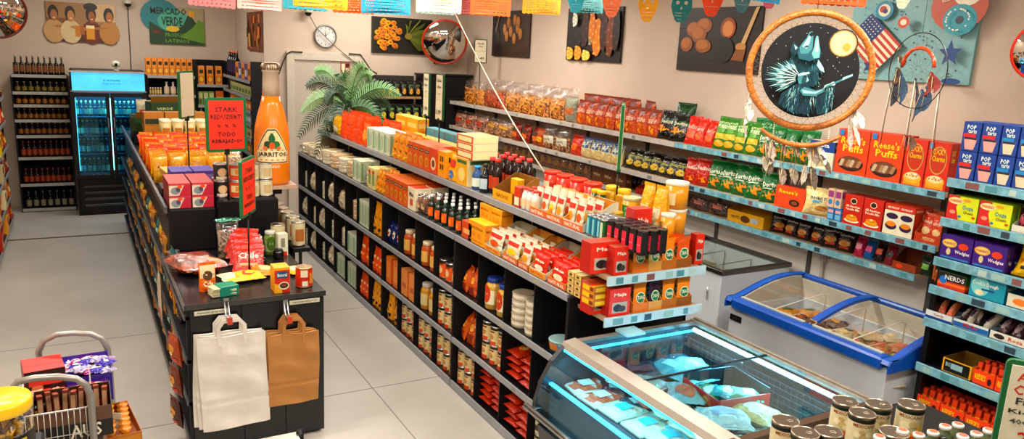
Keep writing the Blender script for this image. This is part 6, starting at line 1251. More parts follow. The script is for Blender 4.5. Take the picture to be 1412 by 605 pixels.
# ---- end shelves facing the front
MJ = lambda: opentray('d8280f', 'b82410', [T_('Maja', .3, .68, .72, .8, 'f2e8e0'), E_(.5, .3, .3, .2, '3a3034'), E_(.45, .32, .14, .1, 'c8b8b0')], .95, 1.)
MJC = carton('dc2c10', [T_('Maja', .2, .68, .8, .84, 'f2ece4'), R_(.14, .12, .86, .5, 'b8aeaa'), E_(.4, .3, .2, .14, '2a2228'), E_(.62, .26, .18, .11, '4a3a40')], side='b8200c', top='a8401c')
TNG = lambda c_, s_: bag(c_, [E_(.5, .5, .36, .2, 'e8f0d8'), E_(.5, .5, .32, .17, '1c7a5a'), T_('TANG', .22, .44, .78, .58, 'f2f2e0'), R_(.3, .14, .7, .22, 'e8d8b8')], doy=True, seed=s_)
for zi, z in enumerate((1.305, 1.085)):
    S_ = Yf(3.0, z); wd = ('upper', 'lower')[zi]
    row(S_, (800, 800)[zi] + 12, 852, 1, MJC, 'red_box', 'red box with dark fruit picture at left of ' + wd + ' end shelf', 'box', h=.165, d=.09, inset=.08)
    row(S_, 838, 872, 1, MJC, 'red_box', 'red box with dark fruit picture nearest left on ' + wd + ' end shelf', 'box', h=.15, d=.08, inset=.015, wmax=.09) if zi == 0 else row(S_, 838, 868, 1, MJC, 'red_box', 'red box nearest left on lower end shelf', 'box', h=.15, d=.09, inset=.012, wmax=.14)
    for k, (pa, pb_, c_, t_, nm) in enumerate([(872, 893, 'ee8a10', 'e07a20', 'orange'), (893, 912, 'e0c48a' if zi == 0 else '3a1c3c', 'd8a060', 'cream' if zi == 0 else 'purple'), (912, 932, 'ee8a10', 'b87038', 'orange'), (932, 953, 'ee8a10' if zi else 'd85a20', '9a5c30', 'orange')]):
        tr_ = 'tray ' + ('first', 'second', 'third', 'fourth')[k] + ' from left on ' + wd + ' end shelf'
        row(S_, pa, pb_, 1, opentray(t_, 'c88a50', [], .35, 1.), 'display_tray', nm + ' drink powder display ' + tr_, 'tray', h=.15, d=.2, gap=.002)
        row(S_, pa + 1, pb_ - 1, 1, TNG(c_, 71 + k), 'drink_powder_pouch', nm + ' drink powder pouch in ' + tr_, 'pouch', rows=3, h=.15, d=.035, inset=.02, zoff=.004, group=nm + ' pouches in ' + tr_, dgap=.02)
    if zi == 0: row(S_, 953, 972, 1, MJC, 'red_box', 'plain red box at right end of upper end shelf', 'box', h=.17, d=.05, inset=.04, wmax=.06)
row(Yf(3.0, 1.305), 868, 896, 1, MJC, 'red_box', 'tall red box standing behind on upper end shelf', 'box', h=.3, d=.08, inset=.18, wmax=.12)

# ---- second tier
TOR = tortillas('f2dfb8', [E_(.5, .5, .3, .3, 'd8b88a')]); TOB = tortillas('ecc58c')
row(T2, 413, 440, 3, TOR, 'tortilla_pack', 'pack of pale tortillas on middle tier', 'tortillas', h=.035, d=.24, stack=3, wmax=.26, rzj=1., gap=.01)
row(T2, 440, 486, 4, [TOR, TOB], 'tortilla_pack', 'pack of wheat tortillas on middle tier', 'tortillas', h=.035, d=.24, stack=4, wmax=.26, rzj=1., gap=.01)
row(T2, 486, 497, 2, PAL, 'food_carton', 'pale carton on middle tier', 'carton', h=.2, d=.09, rows=2)
row(T2, 498, 506, 1, TOB, 'tortilla_pack', 'pack of tortillas between pale cartons on middle tier', 'tortillas', h=.04, d=.2, stack=3, wmax=.2)
row(T2, 507, 517, 2, carton('dccf9a', [R_(.2, .2, .8, .7, '8aa06a'), E_(.5, .8, .3, .1, 'c84a2c')], top='e8dca4'), 'flour_bag', 'cream carton with green print on middle tier', 'carton', h=.19, d=.1, rows=2)
row(T2, 517, 530, 3, YEL, 'flour_bag', 'yellow bag with black spots on middle tier', 'flour', h=.19, d=.09, rows=2)
row(T2, 531, 562, 5, ORB, 'food_carton', 'orange-brown carton on middle tier', 'carton', h=.19, d=.15, rows=2)
row(T2, 562, 572, 1, carton('e8dccc', [R_(.3, .2, .7, .5, 'd8561c'), T_('Mix', .2, .6, .8, .8, '4a2a1c')], top='d8501c'), 'food_carton', 'white and orange carton right of the orange-brown ones', 'carton', h=.18, d=.14, rows=2)
row(T2, 572, 584, 2, clearbag(bits('8a4a24', '4a1c10'), .9, seed=80, lab=[R_(.2, .3, .8, .6, 'c8aa8a')]), 'snack_bag', 'dark brown snack bag on middle tier', 'snack', h=.15, d=.1, rows=2)
GB = bottle('10281c', 'e0e2dc', 'e0602a', [R_(.2, .2, .8, .4, 'e88a4a')], neck=.42, shape=.66)
row(T2, 586, 634, 5, GB, 'hot_sauce_bottle', 'dark green sauce bottle with white cap on middle tier', 'bottle', h=.19, d=.055, wmax=.055, rows=4, dgap=.006)
row(T2, 636, 650, 1, carton('c8502a', [R_(.2, .3, .8, .6, 'e8a878')]), 'food_carton', 'reddish box between sauce bottles and yellow boxes', 'carton', h=.12, d=.1)
YB = carton('eea00c', [T_('MAIZENA', .1, .66, .9, .78, '8a4a10'), E_(.33, .42, .13, .12, 'd88a10'), E_(.67, .42, .13, .12, 'd88a10'), R_(.1, .12, .9, .18, 'c87a10')], side='e0940c', top='f2b42a')
row(T2, 645, 668, 1, YB, 'yellow_carton', 'yellow starch carton in front on middle tier', 'carton', h=.15, d=.1)
row(T2, 660, 690, 2, YB, 'yellow_carton', 'yellow starch carton behind on middle tier', 'carton', h=.12, d=.09, inset=.13, stack=2)
TRA = [opentray('d8d4cc', 'b8b0a4', [R_(0, 0, 1, .9, 'e8a04a'), T_('NATURAL', .08, .2, .92, .7, 'b83a1c')], .22, 1.), opentray('b87c40', 'd89a50', [R_(0, 0, 1, .9, 'd86a4a'), T_('NATURAL', .08, .2, .92, .7, 'f2e4dc')], .22, 1.)]
RDP = bag('d0280f', [T_('Maja', .2, .55, .8, .7, 'f2ece4'), E_(.5, .3, .3, .15, 'e8dccc')], seed=81)
for k, (a_, b_, ti, pk, lb) in enumerate([(668, 690, 0, MG[1], 'white tray with orange packets'), (692, 713, 1, MG[2], 'brown tray with orange packets'), (714, 728, 1, MG[0], 'brown tray with blue-orange packets'), (729, 752, 0, RDP, 'white tray with red packets'), (754, 780, 1, RDP, 'brown tray with red packets')]):
    row(T2, a_, b_, 1, TRA[ti], 'display_tray', 'open ' + lb.replace('with', 'for') + ' on middle tier', 'tray', h=.17, d=.27, gap=.008)
    row(T2, a_ + 1, b_ - 1, 1, pk, 'soup_packet', 'packet in the ' + lb + ' on middle tier', 'packet', rows=4, h=.12, d=.03, inset=.03, zoff=.005, tilt=.2, dgap=.025, group='packets in the ' + lb)
SB = carton('c8a468', [R_(.05, .15, .95, .85, 'd8c088'), R_(.3, .3, .7, .7, '5a3a20')], side='b8905a', top='d8c49a')
SY = carton('dc9a1c', [R_(.05, .2, .6, .8, 'e8c43a'), R_(.65, .2, .95, .8, '8a3a1c')], side='b8702a', top='e0b02c')
row(T2, 781, 800, 2, SB, 'flat_box', 'flat tan box on gondola middle tier', 'box', h=.03, d=.18, stack=4, gap=.006)
row(T2, 801, 818, 1, SY, 'flat_box', 'flat yellow box at near end of middle tier', 'box', h=.035, d=.2, stack=3, inset=.0)

# ---- cubbies: (bay, column, level, ...)
CB = lambda bay, c: (BAYS[bay] + (BAYS[bay + 1] - BAYS[bay]) * c / 4, BAYS[bay] + (BAYS[bay + 1] - BAYS[bay]) * (c + 1) / 4)
LVN = ['bottom', 'middle', 'upper']; BAN_ = ['farthest', 'third nearest', 'second nearest', 'nearest']
def cub(bay, c, lv, build, n, name, desc, cat, h, d, w=None, rows=1, stack=1, rzj=0., inset=.02, tilt=0., gap=.008):
    y0, y1 = CB(bay, c); z = LV[lv] + .0015; step = (y0 - y1 - .03) / n; bw = min(step - gap, w or 9); KEEP.append(build)
    pr = cached((id(build), round(bw, 3), h, d), lambda: build(bw, h, d))
    base = desc + ', ' + BAN_[bay] + ' bay ' + LVN[lv] + ' level column ' + ['one', 'two', 'three', 'four'][c]
    for l in range(stack):
        for r in range(rows):
            for i in range(n):
                hw = {1: [''], 2: ['left', 'right'], 3: ['left', 'middle', 'right'], 4: ['far left', 'left middle', 'right middle', 'far right']}[n][i]; dw = '' if rows == 1 else ['front', 'rear'][r]; sw = {1: [''], 2: ['lower', 'upper'], 4: ['lowest', 'second', 'third', 'topmost'], 5: ['lowest', 'second', 'third', 'fourth', 'topmost']}[stack][l]
                ps = ' '.join(q for q in (dw, sw, hw) if q)
                place(pr, name, base + (', ' + ps if ps else ''), cat, (2.25 + inset + d / 2 + r * (d + .006), y0 - .015 - step * (i + .5), z + l * (h + .0015)), -PI / 2 + random.uniform(-rzj, rzj), base, rx=-tilt)
TOP_ = tortillas('f2e2bc'); CLB = clearbag(bits('f6ead0', 'e8d2a8', 'c8a878', 30), .95, seed=90); YF = bag('eaa00c', [E_(.3, .75, .1, .05, '1c1208'), E_(.65, .55, .1, .05, '1c1208'), E_(.35, .35, .1, .05, '1c1208'), R_(.55, .15, .85, .25, '1c1208')], doy=True, seed=91); OF = bag('ee5a10', [R_(.2, .3, .8, .4, 'f2a060'), R_(.2, .6, .8, .7, 'f2d0a0')], doy=True, seed=92)
JO = jar('b84a14', 'e8d4a8', [], 'e0b070'); JR = jar('c8861c', 'd8d0c0', [], 'd8c49a')
CNL = can('dcc8a0', [R_(.1, .0, .9, .22, 'c8481c'), E_(.5, .45, .25, .14, 'b88a5a'), R_(.2, .68, .8, .76, '8a2a14')], band='1a2418')
OBX = carton('e0701c', [R_(.2, .2, .8, .8, 'e8924a')], side='d86418', top='e88a3a'); OBT = carton('e8925a', [R_(.2, .3, .8, .5, 'c8602c')], side='e08048', top='eca070')
NAV = bag('1c2a6a', [E_(.5, .5, .3, .2, 'e8e0d8'), E_(.5, .5, .15, .1, 'c8301c')], seed=93); CHB = bag('c85a1c', [E_(.5, .6, .3, .14, 'e8a04a'), R_(.15, .1, .85, .35, '8a2c10')], seed=94)
RB = bag('b8341c', [E_(.5, .5, .34, .26, 'e88a4a'), T_('FRIJOL', .2, .7, .8, .85, 'f2e4d0'), E_(.6, .45, .14, .12, 'f2d8a0')], seed=95); BCN = can('c8b89a', [R_(.1, .2, .9, .5, '3a2418')], band='1a1410')
PKB = jar('c89a3c', '1c3a8a', [E_(.5, .5, .3, .3, 'c8401c')], 'e8e0d0')
# farthest bay
for c in range(4):
    for lv in range(3): cub(0, c, lv, CLB if (c + lv) % 2 else TOP_, 1 if (c + lv) % 2 == 0 else 3, 'bread_pack' if (c + lv) % 2 else 'tortilla_pack', 'clear pack of pale bread' if (c + lv) % 2 else 'round clear pack of tortillas', 'bread' if (c + lv) % 2 else 'tortillas', .22 if (c + lv) % 2 else .045, .1 if (c + lv) % 2 else .22, .22, 1, 1 if (c + lv) % 2 else 4, .15)
# third nearest bay (px 460-527)
cub(1, 0, 2, CLB, 2, 'bread_pack', 'white wrapped rolls', 'bread', .2, .1); cub(1, 1, 2, TOB, 1, 'tortilla_pack', 'round brown tortilla pack', 'tortillas', .045, .2, .2, 1, 4)
cub(1, 2, 2, PAL, 4, 'food_carton', 'pale green carton', 'carton', .24, .08, rows=2); cub(1, 3, 2, YF, 3, 'flour_bag', 'yellow spotted flour bag', 'flour', .27, .09, rows=2)
cub(1, 0, 1, TOP_, 1, 'tortilla_pack', 'round clear pack of tortillas', 'tortillas', .045, .22, .22, 1, 4); cub(1, 1, 1, PAL, 2, 'food_carton', 'pale green carton', 'carton', .2, .08); cub(1, 2, 1, OF, 2, 'flour_bag', 'orange bag with pale print', 'flour', .24, .09)
cub(1, 3, 1, OF, 4, 'flour_bag', 'orange bag with pale print', 'flour', .21, .08, rows=2)
cub(1, 0, 0, PAL, 3, 'food_carton', 'pale green carton', 'carton', .22, .08); cub(1, 1, 0, PAL, 4, 'food_carton', 'pale green carton', 'carton', .22, .08, rows=2); cub(1, 2, 0, OF, 4, 'flour_bag', 'orange bag with pale print', 'flour', .2, .08, rows=2); cub(1, 3, 0, YF, 4, 'flour_bag', 'yellow spotted flour bag', 'flour', .25, .08, rows=2)
# second nearest bay (527-627)
cub(2, 0, 2, NAV, 3, 'snack_bag', 'small navy snack bag', 'snack', .17, .06, tilt=.1, rows=2); cub(2, 1, 2, JO, 2, 'salsa_jar', 'orange salsa jar', 'jar', .2, .095, .1, rows=2); cub(2, 2, 2, JO, 2, 'salsa_jar', 'orange salsa jar', 'jar', .19, .095, .1, rows=2)
cub(2, 3, 2, can('e0641c', [E_(.5, .45, .28, .2, 'e8c49a'), T_('La Costena', .15, .72, .85, .84, '2a1a14')], band='2a120c'), 3, 'orange_can', 'orange labelled can', 'can', .14, .09, .09, rows=2)
cub(2, 0, 1, OBX, 2, 'tall_box', 'tall orange box', 'box', .23, .08, .12, rows=2); cub(2, 1, 1, OBT, 2, 'tall_box', 'tall pale orange box', 'box', .22, .08, .13, rows=2); cub(2, 2, 1, JR, 2, 'pickle_jar', 'golden pickle jar', 'jar', .21, .11, .11, rows=2)
cub(2, 3, 1, CNL, 3, 'food_can', 'tall cream can', 'can', .13, .085, .085, rows=2, stack=2)
cub(2, 0, 0, YF, 2, 'flour_bag', 'yellow spotted flour bag', 'flour', .24, .09, .13, rows=2)
for c in (1, 2, 3): cub(2, c, 0, CNL, 3, 'food_can', 'tall cream can', 'can', .13, .085, .085, rows=2, stack=2)
# nearest bay (627-778)
cub(3, 0, 2, CHB, 3, 'snack_bag', 'orange-brown snack bag', 'snack', .17, .07, tilt=.3, rows=2, rzj=.3); cub(3, 1, 2, PKB, 2, 'pickle_jar', 'pale jar with dark blue lid', 'jar', .21, .11, .12, rows=2)
cub(3, 2, 2, tub('d8d0c8', 'b8a89c', [], .98), 2, 'flat_tub', 'flat white tub', 'tub', .042, .13, .14, stack=5); cub(3, 3, 2, tub('3a8ab0', 'a8c8d0', [R_(.2, .2, .8, .8, 'c87a3c')], .85), 1, 'flat_tub', 'low blue tub', 'tub', .07, .14, .15)
cub(3, 0, 1, CHB, 3, 'snack_bag', 'orange-brown snack bag', 'snack', .19, .07, tilt=.35, rows=2, rzj=.4); cub(3, 1, 1, CNL, 3, 'food_can', 'tall cream can', 'can', .13, .09, .09, rows=2, stack=2)
def lay(bay, c, lv, build, n, name, desc, cat, w, h, d):
    y0, y1 = CB(bay, c); KEEP.append(build); pr = cached((id(build), w, h, d), lambda: build(w, h, d)); base = desc + ', ' + BAN_[bay] + ' bay ' + LVN[lv] + ' level column ' + ['one', 'two', 'three', 'four'][c]
    for i in range(n): place(pr, name, base + ', ' + ['left', 'right'][i % 2] + ' pile ' + ORD[i // 2] + ' from below', cat, (2.27 + random.uniform(0, .02), (y0 + y1) / 2 + (.085 if i % 2 else -.08), LV[lv] + .002 + d / 2 + (i // 2) * d * .95), -PI / 2 + random.uniform(-.1, .1), base, rx=-PI / 2 + .1)
lay(3, 2, 1, RB, 8, 'bean_bag', 'flat red bean bag', 'beans', .15, .22, .05); lay(3, 2, 0, RB, 8, 'bean_bag', 'flat red bean bag', 'beans', .15, .22, .055); lay(3, 1, 0, RB, 10, 'bean_bag', 'flat red bean bag', 'beans', .15, .22, .05)
cub(3, 0, 0, CNL, 3, 'food_can', 'tall cream can', 'can', .13, .09, .09, rows=2, stack=2); cub(3, 3, 0, BCN, 3, 'food_can', 'cream can with dark band', 'can', .12, .08, .08, rows=1, stack=2)
cub(3, 3, 1, BCN, 3, 'food_can', 'cream can with dark band', 'can', .12, .08, .08)

# ---- alcove drinks
AB = lambda g, c_, l_: bottle(g, c_, l_, neck=.38, shape=.62, simple=True)
BN = ['floor', 'second', 'third', 'fourth', 'fifth', 'sixth', 'seventh', 'top']
for i, (z, (g, c_, l_), n, h) in enumerate(zip(DL, [('0c0a08', '4a4438', '8a8274'), ('2a0f06', '7a2414', '9a4018'), ('2a0f06', '6a2010', '9a4018'), ('140a05', '7a6440', '8a5218'), ('1c0e05', '7a5c34', '8a5a1c'), ('2a1406', '7a6c54', '96601c'), ('140e08', '8a7c60', '7a6c28'), ('100a08', '8a7c68', '7a4a2c')], [7, 9, 9, 9, 9, 8, 8, 9], [.23, .2, .21, .16, .14, .14, .13, .24])):
    row(Yf(11.86, z), 18 + [18, 15, 11, 7, 4, 3, 2, 0][i], 88 + [16, 12, 10, 8, 6, 5, 4, 2][i] , n, AB(g, c_, l_), 'beer_bottle', 'bottle on ' + BN[i] + ' level of left drinks shelf', 'bottle', h=h, d=.06, wmax=.06, rows=1)
OC = carton('e8901c', [R_(.1, .1, .9, .45, 'c86a24'), E_(.5, .28, .3, .14, 'e8b84a'), R_(.2, .6, .8, .8, '2c2418')], side='c87a18', top='e8c8a0')
row(Yf(11.86, JL[4]), 201, 266, 8, OC, 'juice_carton', 'orange juice carton on top of shelf right of fridge', 'carton', h=.24, d=.08)
row(Yf(11.86, JL[3]), 206, 224, 5, JR, 'small_jar', 'small yellow jar under the juice cartons', 'jar', h=.1, d=.05, wmax=.05)
row(Yf(11.86, JL[3]), 226, 262, 4, AB('c8b0a0', 'e8e0d8', 'e0c8b8'), 'pale_bottle', 'pale pink bottle under the juice cartons', 'bottle', h=.18, d=.07, wmax=.07)
row(Yf(11.86, JL[2]), 206, 262, 6, AB('b8aea0', 'e8e4dc', 'c8401c'), 'pale_bottle', 'white bottle on third level right of fridge', 'bottle', h=.17, d=.07, wmax=.08)
row(Yf(11.86, TL[3]), 272, 308, 3, OC, 'juice_carton', 'orange juice carton on tall black-backed shelf', 'carton', h=.26, d=.08, wmax=.09, gap=.03)
row(Yf(11.86, TL[2]), 273, 296, 3, carton('8a9a5c', [R_(.1, .5, .9, .9, 'c8c89a'), R_(.3, .1, .7, .4, '4a6a2c')]), 'green_carton', 'pale green carton on tall black-backed shelf', 'carton', h=.19, d=.08)
row(Yf(11.86, TL[2]), 298, 309, 1, carton('d86a1c', [R_(.1, .1, .9, .6, 'e89a4a')]), 'orange_carton', 'orange carton right of the pale green ones', 'carton', h=.2, d=.08)
row(Yf(11.86, TL[1]), 274, 308, 4, AB('8a8a7a', 'c8c4b8', 'b8b4a8'), 'pale_bottle', 'grey bottle on lower level of tall black-backed shelf', 'bottle', h=.16, d=.07, wmax=.08)
for i, z in enumerate(SDL[:5]): row(X(SX, z), 318 + i * 0, 346, 7, carton(['b87a3c', 'c8b89a', '8a9aa8', 'c86a2c', 'a8a878'][i], [R_(.15, .2, .85, .6, ['e8c07a', '8a4a2c', 'd8dce0', 'e8d0a0', '4a6a3c'][i])]), 'food_packet', 'small packet on ' + ['sixth', 'fifth', 'fourth', 'third', 'second'][i] + ' level of corner shelf', 'packet', h=.12, d=.08)
row(X(SX, SDL[5]), 312, 324, 4, bottle('140c14', 'c86a3c', '3a2a5a', neck=.4, shape=.7, simple=True), 'cola_bottle', 'dark tall bottle on top of corner shelf', 'bottle', h=.34, d=.09, wmax=.09)
row(X(SX, SDL[5]), 325, 346, 5, [carton('e08a1c', [R_(.2, .3, .8, .7, '2c1c10')]), carton('2a4a9a', [R_(.2, .2, .8, .6, 'c8d4e8')])], 'food_packet', 'packet on top of corner shelf', 'packet', h=.2, d=.1)
# fridge bottles
for i, z in enumerate(FLV):
    for dx in (0, 1):
        a_ = FX0 + .06 + dx * .45; n = 7
        for k in range(n):
            f_ = AB(*[('143c20', 'd8c880', 'c8d8c8'), ('0c1c2c', 'b8c8c8', '4a9ab0'), ('2a1a0c', 'c8a860', 'a8b8b0')][(k + i) % 3]); KEEP.append(f_); pr = cached(('fb', (k + i) % 3, i), lambda: f_(.05, .2, .05))
            lbl = 'bottle behind ' + ['left', 'right'][dx] + ' fridge door on ' + ['bottom', 'second', 'third', 'top'][i] + ' shelf' + which(k, n); place(pr, 'cold_bottle', lbl, 'bottle', (a_ + .0 + k * .052, FY + .1, z + .001), 0, 'bottles in the drinks fridge')

# ---- left wall shelving goods (seen at a grazing angle)
LCOL = [('b8301c', 'e8a84a'), ('c86a1c', 'e8d8b8'), ('8a2a14', 'c8b89a'), ('a83a14', 'e8c84a'), ('c8401c', 'f2dcc0'), ('5a3420', 'c89a5a')]
for i, z in enumerate(LSL):
    c_, a_ = LCOL[i]
    for k in range(22):
        y = 6.75 + k * .205; w = .17; f_ = cached(('lsf', i, k % 3), lambda: [('x', [bag(c_, [R_(.15, .3, .85, .6, a_)], doy=True, seed=i), carton(c_, [R_(.15, .2, .85, .5, a_)]), carton(a_, [R_(.1, .5, .9, .9, c_)])][k % 3](w, .2 - .02 * (k % 2), .12))])
        place(f_[0][1], ['food_bag', 'food_box', 'food_box'][k % 3], ('bag' if k % 3 == 0 else 'box') + ' on ' + ['bottom', 'second', 'third', 'fourth', 'fifth', 'top'][i] + ' level of left wall shelving, ' + (ORD[k] if k < 20 else ['twenty-first', 'twenty-second'][k - 20]) + ' from near end', 'food', (LX - .08 + (.035 if k % 4 == 1 else 0), y, z + .0015), PI / 2)

# ---- left gondola, aisle side
LGC = [bag('b8641c', [R_(.2, .3, .8, .6, 'e8b45a')], seed=101), carton('c8861c', [R_(.2, .3, .8, .6, '2a3a5a')]), bag('2a1c14', [R_(.2, .3, .8, .6, 'c89a4a')], seed=102), bag('1c6a7a', [R_(.2, .3, .8, .6, 'b8dce0')], seed=103), bag('c8a84a', [E_(.5, .5, .3, .2, '7a2c14')], seed=104)]
for i, z in enumerate(LGL):
    row(X(GX0, z), *[(178, 251), (177, 249), (176, 247), (175, 236)][i], 26, [LGC[(q + i) % 5] for q in range(5)], 'food_pack', 'pack on ' + ['bottom', 'second', 'third', 'fourth'][i] + ' level of left gondola', 'food', h=.13, d=.05, inset=.02, gap=.05, rzj=.15, group='packs along the left gondola, ' + ['bottom', 'second', 'third', 'fourth'][i] + ' level')
# ================================================================= paper carrier bags on the counter front
def carrier(w, h, col, seed):
    rr = random.Random(seed); m = mat(col, .75, 0, .05, 8, .22, 14); a = MB(); d = .012
    def S(u, v, o, sg=-1):
        crease = .004 * math.exp(-((v - .3) / .012) ** 2); pv = (1 - abs(2 * u - 1) ** 6)
        wr = .004 * (math.sin(7 * u + 3 * v + seed) + .7 * math.sin(17 * u * v + 2 * seed) + .5 * math.sin(23 * v + 4 * u))
        return ((u - .5) * w + .004 * math.sin(5 * v + seed), sg * (d / 2 * pv + (wr if sg < 0 else 0) * pv - (crease if sg < 0 else 0) + o), -h + v * h + .004 * math.sin(9 * u + seed) * (1 if v > .5 else .5))
    a.grid(lambda u, v: S(u, v, 0), 22, 40, m); a.grid(lambda u, v: S(u, v, 0, 1), 10, 12, m, flip=True)
    a.add([S(i / 10, e, 0, s) for e in (0, 1) for i in range(11) for s in (-1, 1)], [(22 * e + 2 * i, 22 * e + 2 * i + 1, 22 * e + 2 * i + 3, 22 * e + 2 * i + 2) for e in (0, 1) for i in range(10)], m)
    b = MB(); hw = w * .19; t = .02; P = [(-hw, -.05), (-hw, .055), (-hw * .62, .09), (hw * .62, .09), (hw, .055), (hw, -.05)]
    for i in range(5):
        x0, z0 = P[i]; x1, z1 = P[i + 1]; L = math.hypot(x1 - x0, z1 - z0); nx, nz = -(z1 - z0) / L * t / 2, (x1 - x0) / L * t / 2
        ex = 1.12; mx, mz = (x0 + x1) / 2, (z0 + z1) / 2; x0, z0, x1, z1 = mx + (x0 - mx) * ex, mz + (z0 - mz) * ex, mx + (x1 - mx) * ex, mz + (z1 - mz) * ex
        y = -.006 - i * .0004; q = [(x0 - nx, z0 - nz), (x1 - nx, z1 - nz), (x1 + nx, z1 + nz), (x0 + nx, z0 + nz)]
        b.prism(q, lambda x, z: (x, y - .004, z), lambda x, z: (x, y, z), m)
    return [('bag_body', a.mesh(), None), ('paper_handle', b.mesh(), None)]
for nm, px0, px1, pyt, pyb, col, hk, words in (('white', 268, 366, 466, 586, 'e2dacd', 314, ('white paper carrier bag, frontmost on left hook', 'white paper carrier bag, middle one on left hook', 'white paper carrier bag, rearmost on left hook')),
                                 ('brown', 366, 439, 462, 553, 'b57a3a', 396, ('brown paper carrier bag, frontmost on right hook', 'brown paper carrier bag, middle one on right hook', 'brown paper carrier bag, rearmost on right hook'))):
    A0 = at(px0, pyt, Y=CF - .06); B0 = at(px1, pyt, Y=CF - .06); C0_ = at((px0 + px1) / 2, pyb, Y=CF - .06); w = B0.x - A0.x; h = A0.z - C0_.z
    for k in range(3): place(carrier(w * .97, h, col, k + (5 if nm == 'brown' else 1)), 'paper_carrier_bag', words[k], 'bag', ((A0.x + B0.x) / 2 + (k - .6) * -.008, CF - .075 + k * .022, A0.z + (k - 1) * .006), 0, nm + ' paper carrier bags', ry=(k - 1) * .022 + (.03 if nm == 'brown' else 0))
    hx = at(hk, 430, Y=CF - .05).x; hz = A0.z + .085; o = thing('bag_hook', 'metal hook holding the ' + nm + ' paper bags', 'hook', (hx, CF, hz), 0)
    a = MB(); a.box(-.014, -.0125, .0, .014, -.0055, .11, metalm('a8a8a8', .3)); a.tube([(-.01, -.012, .09), (-.01, -.04, .03), (-.01, -.1, -.0), (-.01, -.115, .01)], .004, metalm('b8b8b8'), 6); a.tube([(.01, -.012, .09), (.01, -.04, .03), (.01, -.1, -.0), (.01, -.115, .01)], .004, metalm('b8b8b8'), 6); part('hook_bracket', a, o)
    a = MB(); a.box(-.014, -.12, -.012, .014, -.112, .03, mat('c83a1c', .4)); part('red_clip', a, o)
# ================================================================= things on the counter
def on(px, py, z): return at(px, py, Z=z)
def flatbag(w, h, d, m, art=(), seed=0, filmed=False):
    """bag lying flat; local x, y in the surface, z up"""
    rr = random.Random(seed); ph = [rr.uniform(0, 6) for _ in range(4)]
    def S(u, v, o, sg=1):
        e = max(0, 1 - abs(2 * u - 1) ** 3) ** .5 * max(0, 1 - abs(2 * v - 1) ** 3) ** .5
        return ((u - .5) * w + .006 * math.sin(9 * v + ph[0]), (v - .5) * h + .006 * math.sin(8 * u + ph[1]), d / 2 + sg * (d / 2 * e * (1 + .13 * math.sin(11 * u + ph[2]) * math.sin(9 * v + ph[3]))) + o)
    a = MB(); a.grid(lambda u, v: S(u, v, 0), 14, 14, m); a.grid(lambda u, v: S(u, v, 0, -1), 14, 14, m, flip=True)
    for e in (0, 1): a.add([(x, (e - .5) * h + (.012 if e else -.012) * (1 + i % 2 * .4) * k, d / 2) for k in (0, 1) for i, x in enumerate([(j / 12 - .5) * w * .95 for j in range(13)])], [(i, i + 1, 14 + i, 13 + i) for i in range(12)], m)
    a.art(lambda u, v, o: S(u, v, o), art, .0015)
    P = [('bag', a.mesh(), None)]
    if filmed: b = MB(); b.grid(lambda u, v: (lambda q: (q[0] * 1.05, q[1] * 1.05, q[2] + .006))(S(u, v, 0)), 14, 14, FILM); P.append(('clear_film', b.mesh(), None))
    return P
p = on(270, 374, CZ); place(flatbag(.27, .34, .1, bits('b8501c', '8a2c10', '4a1408', 30, .25), [R_(.02, .72, .98, .98, 'c8301c'), R_(.6, .05, .95, .3, 'd88a3a')], 1, True), 'meat_pack', 'large clear pack of dried red-brown chillies on the counter', 'food', (p.x, p.y + .02, CZ + .001), .3)
p = on(318, 360, CZ); place(clearbag(bits('b8a080', '6a4a30'), .8, seed=3)(.15, .25, .1), 'food_bag', 'clear bag with green top at back of the counter', 'food', (p.x, 5.32, CZ + .002), .1, rx=-.1)
place(flatbag(.16, .08, .03, film('6ac0a0', .5, .15, .5)), 'green_wrapper', 'crumpled green wrapper on top of the clear bag', 'wrapper', (p.x, 5.34, CZ + .255), .1)
RPK = bag('c42812', [T_('Chile', .15, .5, .85, .75, 'f2e0d0'), R_(.2, .2, .8, .3, 'e8a070')], seed=7)
for i, (px, py, dz, y) in enumerate(((323, 352, .13, 5.2), (327, 362, .09, 5.12), (332, 372, .05, 5.04), (337, 380, .002, 4.98))):
    p = at(px + 6, py, Y=y); place(RPK(.2, .17, .03), 'red_packet', ['topmost red packet of the fanned stack on the counter', 'second red packet from top of the fanned stack', 'third red packet from top of the fanned stack', 'bottom red packet of the fanned stack'][i], 'packet', (p.x, y, CZ + dz * .55 + .002), -.5 + .1 * i, 'red packets on the counter', rx=-.75)
p = on(287, 402, CZ); place(bag('e0701c', [R_(.05, .5, .95, .98, 'd8c8a8'), E_(.5, .6, .3, .18, '5a3a20'), T_('Cafe', .2, .2, .8, .4, 'f2e0c8')], doy=True, seed=8)(.1, .16, .05), 'coffee_bag', 'small upright orange and white coffee bag on the counter', 'food', (p.x, p.y + .02, CZ + .002), .1)
p = on(331, 386, CZ); place(flatbag(.25, .17, .045, foil('e8b82a'), [R_(0, .0, .3, 1, 'e8dcc0'), P_([(.3, .1), (.7, .5), (.5, .9), (.35, .6)], 'd8401c'), E_(.65, .45, .16, .3, 'c83018'), E_(.68, .45, .12, .22, 'f2c83a')], 9), 'flat_food_bag', 'yellow and red bag lying flat on the counter', 'food', (p.x + .01, p.y, CZ + .002), .12)
p = on(305, 408, CZ)
a = MB(); b = MB(); rr = random.Random(4)
for k in range(7): a.T = Matrix.Translation((0, 0, .004 + k * .0075)) @ Matrix.Rotation(rr.uniform(-.12, .12), 4, 'Z'); a.box(-.07, -.045, 0, .07, .045, .006, paper('cfc6ae'), .002)
